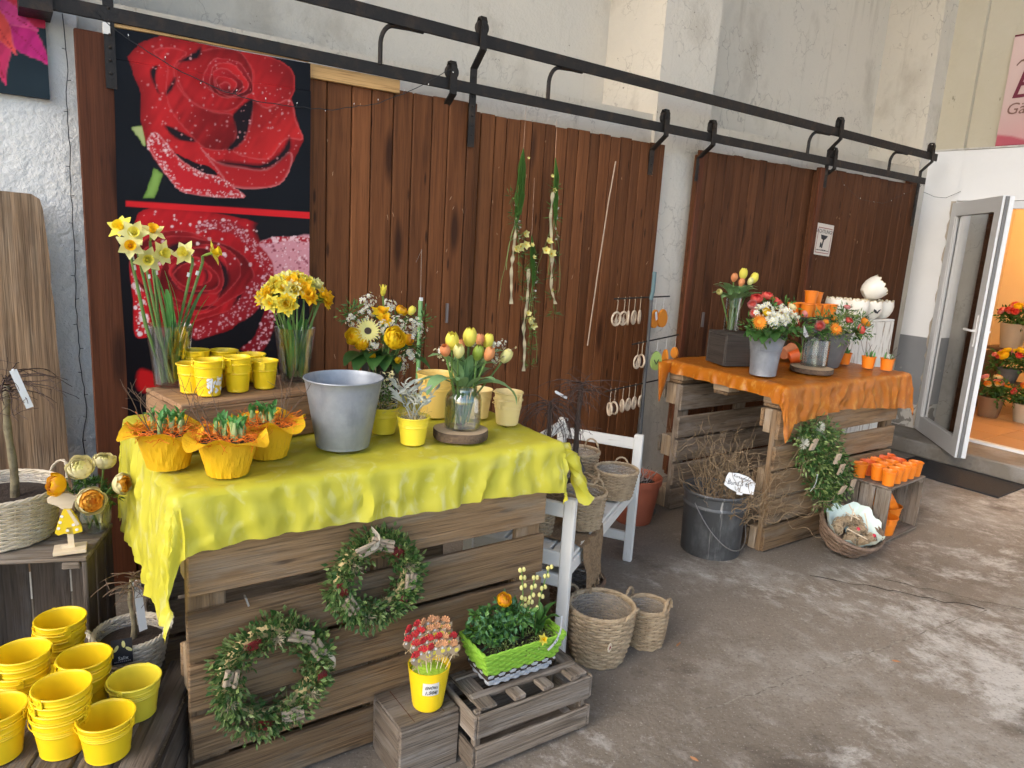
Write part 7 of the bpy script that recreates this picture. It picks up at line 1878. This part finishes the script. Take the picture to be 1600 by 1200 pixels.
# ================================================================== AROUND THE ORANGE TABLE
wg = thing('wreath', 'bushy green wreath with dried cones hung on the right hand pallet', 'wreath', (3.716, 2.180, 0.476), group='box wreaths'); random.seed(141)
w0 = Vector(wg.location)
wp = [Vector(p)-w0 for p in [(3.482, 2.170, 0.688), (3.553, 2.170, 0.705), (3.635, 2.160, 0.674), (3.424, 2.150, 0.636), (3.496, 2.140, 0.630), (3.605, 2.140, 0.618), (3.723, 2.160, 0.618), (3.439, 2.140, 0.580), (3.526, 2.130, 0.565), (3.634, 2.130, 0.537), (3.738, 2.140, 0.529), (3.476, 2.140, 0.518), (3.556, 2.120, 0.500), (3.670, 2.120, 0.477), (3.791, 2.140, 0.470), (3.845, 2.140, 0.410), (3.725, 2.120, 0.407), (3.620, 2.120, 0.432), (3.829, 2.130, 0.362), (3.714, 2.120, 0.352), (3.647, 2.130, 0.340), (3.588, 2.140, 0.372), (3.820, 2.140, 0.310), (3.657, 2.130, 0.275), (3.737, 2.130, 0.277)]]
leaflets(wg, 'box_leaves', [L_BOX, L_DARK, L_DARK, L_BOX2], wp, 95, .068, .030, .012, 142, lambda p: (0, -.3, -.3))
leaflets(wg, 'needles', [L_DARK, L_BOX], wp, 40, .065, .045, .003, 143)
BIR = MATS['birch_stick']
for p, dd in ((wp[3], (.2, -.2, 1)), (wp[13], (.1, -.2, 1)), (wp[18], (-.1, -.2, 1)), (wp[9], (.3, -.1, .9)), (wp[19], (.2, -.3, .8))):
    for j in range(3): b = MB(); q = p+Vector((.014*j-.014, -.062, 0)); d = Vector(dd)*.03; b.tube([q-d, q+d], .007, 7); b.build('birch_stick', BIR, wg)
for p in (wp[3]+Vector((-.035, -.02, .0)), wp[1]+Vector((-.02, -.03, .0))):
    b = MB()
    for j in range(90):
        d = Vector((random.gauss(0, 1), -abs(random.gauss(0, 1)), random.gauss(0, 1))).normalized(); b.tube([p, p+d*.034], .0008, 3, cap=False)
    stuff(b.build('moss_ball', M('reindeer_moss', (.60, .60, .52), .9), wg, smooth=False))
hangtag('curved white price strip on the bushy green wreath', (3.519, 2.100, 0.453), (3.475, 2.100, 0.366), .022, True, WHITEPL, 'price_strip', .01)
nb = wicker('nest_basket', 'open dark willow basket of bird nests leaning on the floor by the crate', (3.745, 2.03, .062), .205, .145, .105, WICKD, 5, 12, 0, sx=1.0, sy=.80, rz=.15, rot=(.42, -.06, .15), liner=None, d=.012, cat='basket')
b = MB(); P = []
for i in range(13):
    row = []
    for k in range(49):
        a = 2*PI*k/48; u = i/12; r = .06+.145*u; row.append((r*math.cos(a)*(1+.06*math.sin(a*7+u*5)), r*.78*math.sin(a)*(1+.05*math.sin(a*5)), .03+.105*u*u+.012*math.sin(a*11+u*7)+.02*u*math.sin(a*3+1)))
    P.append(row)
b.grid(P); b.build('napkin', M('pale_green_napkin', (.64, .74, .68), .8, bump=(('noise', 30, .5),)), nb)
random.seed(151)
NEST = M('nest_fibre', (.30, .215, .13), .9)
def inb(p): return nb.matrix_basis @ Vector(p)
for k, (x, y) in enumerate(((-.10, .04), (-.02, .06), (.06, .05), (-.09, -.04), (0, -.02), (.08, -.03), (-.03, -.09), (.05, -.095), (.12, .02))):
    h = thing('bird_nest', ['round straw nest at the far left of the nest basket', 'round straw nest at the far middle of the nest basket', 'round straw nest at the far right of the nest basket', 'straw nest at the left side of the nest basket', 'straw nest in the centre of the nest basket with red dot', 'straw nest right of centre in the nest basket', 'straw nest at the near left of the nest basket', 'straw nest at the near right of the nest basket with red dot', 'straw nest at the right edge of the nest basket'][k], 'nest', tuple(inb((x, y, .085))), group='straw nests in the basket', rot=nb.rotation_euler)
    b = MB(); b.ball((0, 0, 0), .026, 9, 6); b.build('core', NEST, h)
    b = MB()
    for j in range(70):
        n1 = Vector((random.gauss(0, 1), random.gauss(0, 1), random.gauss(0, 1))).normalized(); t1_ = n1.orthogonal().normalized(); t1_ = Matrix.Rotation(rr(0, 6), 3, n1) @ t1_
        b.tube([n1*.028+t1_*(-.022), n1*.034, n1*.028+t1_*.024], .0012, 3, cap=False)
    stuff(b.build('straw', M('nest_straw', (.40, .30, .19), .9), h, smooth=False))
    if k in (4, 7): b = MB(); b.ball((0, -.01, .03), .011, 8, 5); b.build('red_dot', M('red_felt', (.55, .03, .06), .8), h)
for k, (p, q) in enumerate((((-.02, .02, .14), (.07, .06, .16)), ((.0, .07, .15), (.05, .0, .14)), ((.02, .0, .15), (.06, .09, .17)), ((-.10, .0, .13), (-.02, -.10, .11)), ((.06, -.06, .12), (.13, .01, .15)))):
    b = MB(); b.tube([inb(p), inb(q)], .003, 6); tag(b.build('wooden_stick', W_BIRCH), ['longest light wooden stick crossing on the nests', 'short light wooden stick crossing on the nests', 'upright light wooden stick crossing on the nests', 'light wooden stick lying along the left rim of the nest basket', 'light wooden stick at the right rim of the nest basket'][k], 'stick', 'light sticks on the nests')
hangtag('small cardboard tag clipped on the rim of the nest basket', (3.816, 2.140, 0.254), (3.835, 2.140, 0.204), .045, True, M('cardboard', (.45, .38, .30), .8))
# orange pots on and in the crate
random.seed(152)
k = 0; cz = .342
lab_r = ['front row', 'middle row', 'back row']; lab_c = ['leftmost', 'second', 'third', 'fourth', 'fifth']
for r in range(3):
    for c in range(5):
        if (r == 1 and c == 4): continue
        x = .045+.088*c+(.044 if r % 2 else 0); y = .045+.083*r
        w = Vector((4.045, 1.955, cz))+Vector((x*math.cos(.08)-y*math.sin(.08), x*math.sin(.08)+y*math.cos(.08), 0))
        red = (r, c) in ((2, 1), (2, 3), (1, 3), (2, 4))
        bucket('pot', f'{lab_c[c]} orange pot in the {lab_r[r]} on the grey crate', tuple(w), .040, .031, .085, BKT_OR if red else BKT_O, 0, .004 if (r+c) % 3 == 0 else None, rr(0, 3), 'small orange pots on the crate', cat='pot')
bucket('bucket', 'orange bucket standing at the back inside the grey crate', (4.36, 2.115, .020), .078, .060, .12, BKT_O, 1, .02, .5, 'orange buckets inside the crate')
bucket('bucket', 'orange bucket standing at the front inside the grey crate', (4.185, 2.035, .020), .070, .054, .105, BKT_O, 1, .02, .9, 'orange buckets inside the crate')
bucket('bucket', 'tilted orange bucket lying on the two others inside the grey crate', (4.155, 2.115, .175), .078, .060, .12, BKT_O, 1, None, 0, 'orange buckets inside the crate', rot=(.35, 1.0, -.35))
# ================================================================== ON THE ORANGE CLOTH
OZ = .946
glass_vessel('vase', 'tall glass vase of tulips on the dark wooden box', (3.515, 2.775, OZ+.192), [(.042, 0), (.043, .004), (.044, .10), (.046, .195), (.0465, .20)], .003, .12)
tl2 = thing('tulip_bouquet', 'small bunch of orange and yellow tulips in the vase on the dark box', 'bouquet', (3.515, 2.775, OZ+.20)); bo = Vector(tl2.location); random.seed(161)
for (p, d, m, s) in (((3.457, 2.750, 1.429), (-.1, -.2, 1), 'o', 1.3), ((3.486, 2.720, 1.406), (0, -.2, 1), 'o', 1.2), ((3.560, 2.770, 1.444), (.1, 0, 1), 'y', 1.4), ((3.639, 2.760, 1.423), (.3, -.1, .9), 'y', 1.4), ((3.586, 2.740, 1.413), (.2, -.2, .9), 'p', 1.0), ((3.369, 2.760, 1.361), (-.8, -.3, .3), 'p', 1.0)):
    head(F_TUL[m], tl2, rel(p), d, s); stemtube(tl2, (rr(-.02, .02), rr(-.02, .02), 0), rel(p), .004, L_STEM, .01)
for (rz, s) in ((3.1, 1.2), (2.6, 1.1), (3.7, 1.1), (.1, 1.1), (.6, 1.0), (-.5, 1.1), (1.6, 1.0), (4.6, 1.1), (5.2, 1.0), (2.0, 1.0)): link('leaf', LF['tul'], tl2, (.02*math.cos(rz), .02*math.sin(rz), .13), (0, 0, rz), (s*1.1, s*1.5, s*1.05))
for k in range(7): stemtube(tl2, (rr(-.03, .03), rr(-.03, .03), 0), (rr(-.03, .03), rr(-.03, .03), .2), .004, L_STEM, .01)
for dv_, s_ in (((-.9, -.3, .5), 1.2), ((.9, -.3, .5), 1.2), ((-.6, -.6, .7), 1.1), ((.6, -.6, .7), 1.1), ((-.95, .1, .7), 1.1), ((.8, .2, .8), 1.1), ((0, -.8, .8), 1.0)): link('leaf', LF['tul2'], tl2, (dv_[0]*.025, dv_[1]*.025, .17), zleaf(dv_), (s_, s_*1.6, s_))
bucket('grey_bucket', 'slender grey zinc bucket holding the orange and white bouquet', (3.385, 2.425, OZ), .098, .070, .215, ZINC, 3, None, flare=.55)
ob = thing('bouquet', 'round bouquet with orange gerbera, white blossom and red flowers in the slender zinc bucket', 'bouquet', (3.385, 2.425, OZ+.16)); bo = Vector(ob.location); random.seed(162)
for (p, d, m, s) in (((3.127, 2.300, 1.258), (-.4, -.85, .3), F_GER['o'], 1.1), ((3.541, 2.360, 1.247), (.5, -.8, .3), F_GER['m'], 1.0), ((3.380, 2.520, 1.342), (-.4, -.3, .9), F_RAN['r'], 1.1), ((3.495, 2.540, 1.354), (0, -.3, 1), F_RAN['r'], 1.1), ((3.554, 2.520, 1.328), (.3, -.4, .9), F_RAN['r'], 1.0), ((3.300, 2.480, 1.319), (-.7, -.4, .6), F_RAN['p'], .9), ((3.253, 2.360, 1.292), (-.1, -.7, .7), F_RAN['y'], .6), ((3.453, 2.400, 1.285), (.2, -.6, .8), F_RAN['p'], .8), ((3.238, 2.420, 1.285), (-.7, -.6, .3), F_RAN['p'], .8), ((3.677, 2.420, 1.274), (.8, -.4, .4), F_RAN['p'], .7), ((3.615, 2.460, 1.306), (.4, -.3, .9), F_RAN['c'], .8)):
    head(m, ob, rel(p), d, s); stemtube(ob, (rr(-.04, .04), rr(-.04, .04), -.08), rel(p)-Vector(d).normalized()*.02, .0035, L_STEM, .01)
spray(ob, 'white_filler_blossom', P_WHITE, [rel(p) for p in [(3.247, 2.320, 1.290), (3.291, 2.300, 1.282), (3.251, 2.300, 1.266), (3.440, 2.360, 1.290), (3.332, 2.300, 1.265), (3.352, 2.420, 1.311), (3.490, 2.360, 1.269), (3.477, 2.420, 1.304), (3.247, 2.400, 1.294)]], 42, .042, .0085, 163, P_LEM)
leaflets(ob, 'filler_greenery', [L_DARK, L_MID], [rel(p) for p in [(3.238, 2.360, 1.208), (3.318, 2.340, 1.209), (3.459, 2.360, 1.203), (3.632, 2.400, 1.212), (3.236, 2.420, 1.217), (3.461, 2.500, 1.309), (3.636, 2.500, 1.308)]], 60, .06, .035, .012, 164)
for (p, s) in (((3.163, 2.340, 1.189), 1.0), ((3.175, 2.300, 1.175), 1.0), ((3.240, 2.280, 1.186), 1.1), ((3.365, 2.300, 1.190), 1.0), ((3.499, 2.340, 1.153), 1.1), ((3.550, 2.340, 1.080), 1.0), ((3.189, 2.400, 1.187), .9), ((3.178, 2.280, 1.230), .9), ((3.294, 2.280, 1.235), .9), ((3.648, 2.400, 1.194), .9)):
    c = rel(p); q = Vector((c.x, c.y, min(c.z, .05)))*.4; dv = (c-q).normalized(); dv.z = max(dv.z, .05); link('leaf', LF['dark'], ob, q+Vector((0, 0, .05)), zleaf(dv), (s, s, s))
flag('white triangular price flag in the orange and white bouquet', (3.581, 2.330, 1.187), '25 €', .3, 2.0)
bucket('dark_grey_bucket', 'wide dark grey bucket holding the orange rose arrangement', (4.085, 2.52, OZ), .150, .098, .215, DKGREY, 0, None)
rbx = thing('bouquet', 'low arrangement of orange gerbera and coral roses in the dark grey bucket', 'bouquet', (4.085, 2.52, OZ+.17)); bo = Vector(rbx.location); random.seed(165)
for (p, d, m, s) in (((3.981, 2.400, 1.190), (-.3, -.85, .4), F_GER['o'], 1.15), ((4.270, 2.420, 1.178), (.3, -.85, .3), F_RAN['r'], 1.1), ((3.912, 2.460, 1.199), (-.7, -.6, .3), F_RAN['p'], 1.0), ((4.417, 2.480, 1.203), (.5, -.5, .7), F_RAN['o'], 1.1), ((4.207, 2.460, 1.221), (.0, -.6, .8), F_RAN['r'], .8), ((4.152, 2.520, 1.226), (-.2, -.3, .9), F_RAN['o'], .7), ((4.273, 2.520, 1.296), (0, -.2, 1), F_RAN['p'], .7), ((4.035, 2.500, 1.218), (-.4, -.5, .7), F_GER['o'], .6)):
    head(m, rbx, rel(p), d, s); stemtube(rbx, (rr(-.05, .05), rr(-.05, .05), -.08), rel(p)-Vector(d).normalized()*.02, .0035, L_STEM, .01)
leaflets(rbx, 'greenery', [L_DARK, L_MID, L_BOX2], [rel(p) for p in [(3.921, 2.460, 1.161), (3.954, 2.420, 1.166), (4.056, 2.400, 1.158), (4.228, 2.420, 1.151), (4.402, 2.460, 1.157), (4.164, 2.540, 1.223), (4.299, 2.540, 1.241), (4.413, 2.540, 1.220), (4.122, 2.460, 1.203), (4.487, 2.540, 1.219), (4.064, 2.540, 1.217), (4.325, 2.560, 1.267)]], 80, .062, .034, .009, 166)
for (p, s) in (((4.444, 2.460, 1.140), 1.2), ((4.269, 2.400, 1.133), 1.0), ((3.894, 2.420, 1.148), .9)):
    c = rel(p); q = Vector((c.x, c.y, .0))*.4; link('leaf', LF['dark'], rbx, q+Vector((0, 0, .06)), zleaf((c-q).normalized()), (s, s, s))
wood_slice('oval wood slice with bark edge on the orange cloth under the glass', (3.80, 2.40, OZ), .120, .028, 62)
glass_vessel('glass_cylinder', 'clear glass cylinder with a little water on the oval wood slice', (3.855, 2.425, OZ+.030), [(.072, 0), (.074, .004), (.074, .150), (.074, .152)], .003, .05, cat='vase')
bucket('pot', 'orange pot behind the slender zinc bucket', (3.60, 2.56, OZ), .052, .040, .09, BKT_O, 0, None, cat='pot', group='loose orange pots on the cloth')
for k, (p, r_, lab) in enumerate((((3.90, 2.62, .985), (1.2, .25, .7), 'terracotta coloured pot lying on its side beside the glass cylinder'), ((3.98, 2.72, .99), (1.35, .0, 1.5), 'peach pot lying on its side behind the glass cylinder'))):
    bucket('pot', lab, p, .047, .036, .085, BKT_OR if k == 0 else M('peach_pot', (.66, .26, .13), .5), 0, None, 0, 'loose orange pots on the cloth', rot=r_, cat='pot')
stn = thing('plant_stand', 'small dark table stand under the pyramid of orange pots', 'stand', (4.31, 2.78, OZ))
b = MB(); b.cbox(.34, .18, .016, .003, off=(0, 0, .262)); b.build('top', BLACKBOX, stn, smooth=False)
for sx in (-1, 1):
    for sy in (-1, 1): b = MB(); b.cbox(.02, .02, .254, .002, off=(sx*.15, sy*.07, .127)); b.build('leg', BLACKBOX, stn, smooth=False)
k = 0
for (dx, dy, dz, lab) in ((-.125, -.05, 0, 'front left'), (-.04, -.05, 0, 'front second'), (.045, -.05, 0, 'front third'), (.13, -.05, 0, 'front right'), (-.13, .045, 0, 'back left'), (-.04, .045, 0, 'back second'), (.05, .045, 0, 'back right'), (-.06, -.02, .083, 'top left'), (.06, .02, .072, 'top right')):
    bucket('pot', f'{lab} orange pot of the pyramid on the small dark stand', (4.31+dx, 2.78+dy, OZ+.272+dz), .041, .032, .080, BKT_O, 0, None, 0, 'pyramid of orange pots', cat='pot')
def eggpot(label, loc, s, rot=None, motif=False):
    o = thing('eggshell_pot', label, 'pot', loc, group='eggshell shaped pots', rot=rot or (0, 0, rr(0, 6)))
    prof = [(1e-5, 0), (.035, 0), (.055, .02), (.072, .055), (.078, .09), (.073, .125)]
    def zt(a): return .006*math.sin(a*9)+.005*math.sin(a*17+1)
    b = MB(); n = 40; P = []
    pr = prof+[(.069, .125), (.073, .09), (.067, .055), (.05, .025), (1e-5, .012)]
    for i, (r, z) in enumerate(pr):
        P.append([(r*s*math.cos(2*PI*k/n), r*s*math.sin(2*PI*k/n), s*(z+(zt(2*PI*k/n) if z > .12 else 0))) for k in range(n+1)])
    b.grid(P); b.build('shell', CERAM, o)
    b = MB(); b.tube([(.071*s*math.cos(a), .071*s*math.sin(a), s*(.125+zt(a))) for a in np.linspace(0, 2*PI, 61)[:-1]], .0028*s, 5, closed=True); b.build('jagged_rim', M('rim_glaze', (.62, .50, .30), .5), o)
    if motif:
        b = MB(); b.prism([(-.022, .07), (-.008, .062), (.0, .05), (.010, .062), (.024, .07), (.010, .052), (.004, .04), (-.012, .044), (-.024, .056)], -.082*s, -.076*s); b.build('leaf_motif', INK, o, smooth=False)
    return o
random.seed(171); EZ = 1.206
wx = lambda u, v: (4.60+u*1.28, 2.60+v, EZ)
eggpot('front left eggshell pot on the whitewashed box', wx(.06, .09), 1.0, (0, 0, .4)); eggpot('eggshell pot behind at the left of the whitewashed box', wx(.02, .20), 1.0, (0, 0, 1)); eggpot('middle eggshell pot with dark leaf motif on the whitewashed box', wx(.20, .09), .95, (0, 0, -.5), True); eggpot('right eggshell pot on the whitewashed box', wx(.325, .10), .95, (0, 0, 2)); eggpot('eggshell pot at the back right of the whitewashed box', wx(.28, .21), .9, (0, 0, 3))
p_ = wx(.20, .13); eggpot('eggshell pot tipped over on top of the other eggshell pots', (p_[0]-.09, p_[1]-.02, p_[2]+.165), 1.0, (.2, 1.0, -.5))
def bulbpot(label, loc, seed, white=False):
    random.seed(seed); o = thing('potted_bulbs', label, 'potted plant', loc, group='orange pots with bulb shoots')
    link('pot', bucket_mesh(.040, .032, .072, BKT_O, 0), o)
    b = MB(); b.lathe([(1e-5, .064), (.037, .064)], 18); b.build('moss', MOSS, o)
    for k in range(8): link('shoot', m_short_leaf, o, (rr(-.02, .02), rr(-.02, .02), .06), (rr(-.2, .2), rr(-.2, .2), rr(0, 6)), (1, 1, rr(.9, 1.5)))
    for k in range(4): b = MB(); b.tube(twig_path((rr(-.02, .02), rr(-.02, .02), .06), (rr(-.5, .5), rr(-.5, .5), 1), rr(.06, .14), 6, .2), .0011, 4); b.build('twig', TWIG, o)
    if white: spray(o, 'white_wool', P_WHITE, [(0, -.01, .085)], 24, .016, .008, seed)
    return o
bulbpot('orange pot of bulb shoots with white wool nearest the right corner', (4.385, 2.275, OZ), 172, True); bulbpot('orange pot of bulb shoots left of the one with white wool', (4.335, 2.365, OZ), 173); bulbpot('orange pot of bulb shoots half hidden behind the dark grey bucket', (4.315, 2.51, OZ), 174)
# ================================================================== GLASS DOOR AND SHOP
hx, hy = 6.69, 3.10; dv = Vector((5.985-6.69, 2.432-3.10, 0)); DW = dv.length; da = math.atan2(dv.y, dv.x)
gd = thing('glass_door', 'open white framed glass door leading into the shop', 'door', (hx, hy, .14), da)
DH = 1.97
PVC = M('white_pvc', (.70, .71, .72), .35)
def dbox(name, x0, x1, y0, y1, z0, z1, m=PVC, par=None): b = MB(); b.box(x0, x1, y0, y1, z0, z1); return b.build(name, m, par or gd, smooth=False)
dbox('stile', 0, .10, -.035, .035, 0, DH); dbox('stile', DW-.10, DW, -.035, .035, 0, DH); dbox('rail', .1005, DW-.1005, -.034, .034, 0, .13); dbox('rail', .1005, DW-.1005, -.034, .034, DH-.11, DH)
for y in (-.022, .022):
    dbox('glazing_bead', .1008, .118, y-.008, y+.008, .131, DH-.111); dbox('glazing_bead', DW-.118, DW-.1008, y-.008, y+.008, .131, DH-.111)
dbox('gasket', DW+.0005, DW+.012, -.018, .004, .004, DH-.004, M('grey_gasket', (.16, .16, .16), .6)); dbox('closing_edge', DW+.0005, DW+.018, .005, .036, .004, DH-.002)
dbox('pane', .1185, DW-.1185, -.006, .006, .131, DH-.111, thin_glass('door_pane', (.84, .86, .88), 1.5, .03))
for s in (-1, 1):
    b = MB(); b.tube([(DW-.05, s*.036, .98), (DW-.05, s*.065, .98), (DW-.07, s*.07, .98), (DW-.17, s*.07, .98)], .009, 8); b.build('handle', WHITEPL, gd)
    dbox('handle_plate', DW-.066, DW-.034, s*.036, s*.042, .86, 1.10, WHITEPL)
for z in (.12, .95, 1.78): b = MB(); b.tube([(-.012, .03, z-.05), (-.012, .03, z+.05)], .012, 10); b.build('hinge', WHITEPL, gd)
df_ = thing('door_frame', 'white frame of the shop doorway', 'door frame', (6.70, 3.115, .14))
dbox('jamb', -.005, .08, -.055, -.001, .0, 1.985, PVC, df_); dbox('head', -.005, .08, -1.85, -.0555, 1.93, 1.99, PVC, df_)
dbox('mat', 0, 0, 0, 0, 0, 0) if False else None
b = MB(); b.cbox(.53, .82, .012, .003); mt = tag(b.build('door_mat', M('rubber_mat', (.018, .018, .019), .85, bump=(('noise', (160, 160, 30), .6, 1),)), None, (5.935, 2.43, .0062), (0, 0, .03), smooth=False), 'black rubber door mat on the concrete before the shop step', 'mat')
# shop furnishings seen through the doorway
sh = thing('flower_shelf', 'stepped brown wooden shelf with flowers inside the shop', 'shelf', (8.20, 2.95, .142))
SHW = wood('shop_shelf_wood', (.16, .09, .045), (.11, .06, .03), (.05, .03, .016), .6, .1, .3)
board('shelf_board', 1.0, .34, .03, sh, (.17, .0, .30), 'y', 'z', SHW, jit=0); board('shelf_board', 1.0, .36, .03, sh, (.52, .0, .62), 'y', 'z', SHW, jit=0)
for y in (-.42, .42): board('side_panel', .60, .66, .03, sh, (.36, y, .30), 'z', 'y', SHW, jit=0)
def shop_pot(label, loc, R_, H, mat, fl, n, spread, seed, potname='pot'):
    random.seed(seed); o = thing('potted_flowers', label, 'potted plant', loc, group='flowers inside the shop')
    b = MB(); b.lathe([(1e-5, 0), (R_*.72, 0), (R_, H), (R_*.95, H), (R_*.7, .02), (1e-5, .02)], 24); b.build('pot', mat, o)
    leaflets(o, 'foliage', [L_DARK, L_MID], [(rr(-spread, spread)*.8, rr(-spread, spread)*.8, H+rr(0, .12)) for _ in range(16)], 22, .06, .06, .025, seed+1)
    for k in range(n):
        a = rr(0, 6.28); r = spread*math.sqrt(rr(0, 1)); d = Vector((math.cos(a)*r, math.sin(a)*r, .12)); head(F_RAN[random.choice(fl)], o, (d.x, d.y, H+.10+.08*(1-(r/spread)**2)+rr(-.02, .02)), d, rr(.9, 1.3))
    return o
TAN = M('paper_bag_brown', (.22, .13, .07), .8); PALEP = M('stone_vase', (.40, .34, .26), .6)
shop_pot('pink and orange flowers in a brown bag on the shop floor by the door', (7.98, 3.06, .144), .12, .20, TAN, ['o', 'p', 'a'], 14, .14, 181)
shop_pot('bright mixed flowers in a tapered stone vase on the upper shop shelf', (8.62, 3.22, .78), .13, .26, PALEP, ['o', 'p', 'y', 'r'], 20, .17, 182)
shop_pot('pink flowers in a dark pot on the lower shop shelf', (8.36, 3.10, .46), .11, .14, DKGREY, ['p', 'r', 'y'], 16, .17, 183)
shop_pot('coral flowers at the right of the lower shop shelf', (8.38, 2.80, .46), .11, .14, DKGREY, ['p', 'p', 'o'], 16, .17, 184)
shop_pot('small stone pot of red flowers on the shop floor under the shelf', (8.05, 2.78, .144), .11, .18, PALEP, ['r', 'o'], 10, .13, 185)
shop_pot('white and yellow flowers in a stone vase at the right of the upper shelf', (8.68, 2.88, .78), .12, .22, PALEP, ['c', 'y', 'p'], 16, .16, 186)

# fallen leaf bits and grit on the concrete
random.seed(201)
for (x, y, s_, lab) in ((2.165, 1.79, 1.0, 'small dry orange leaf fallen beside the wicker planters'), (2.9, 1.25, .7, 'tiny dry leaf fallen in the middle of the floor'), (4.3, 1.1, .7, 'tiny dry leaf fallen before the nest basket'), (1.72, 1.28, .7, 'tiny dry leaf fallen near the slatted crate corner')):
    b = MB(); b.grid([[(.012*s_*i, .006*s_*(j-1)*math.sin(PI*(.1+.8*i/4)), .002+.003*math.sin(i*.9+j)) for j in range(3)] for i in range(5)])
    tag(b.build('fallen_leaf', M('dry_leaf', (.38, .18, .08), .8), None, (x, y, .001), (0, 0, rr(0, 6))), lab, 'leaf', 'fallen leaf bits')
b = MB()
for k in range(420):
    x, y = rr(1.2, 6.0), rr(.3, 2.4); q = rr(.0012, .004)
    b.add([(x-q, y-q*.6, .0005), (x+q*.8, y-q, .0005), (x+q*.3, y+q, .0005), (x, y, .0005+q*.9)], [(0, 1, 3), (1, 2, 3), (2, 0, 3)])
gr = stuff(b.build('grit', M('grit_stone', (.30, .27, .23), .9), smooth=False)); gr['label'] = 'fine grit and crumbs scattered on the concrete floor'; gr['category'] = 'grit'
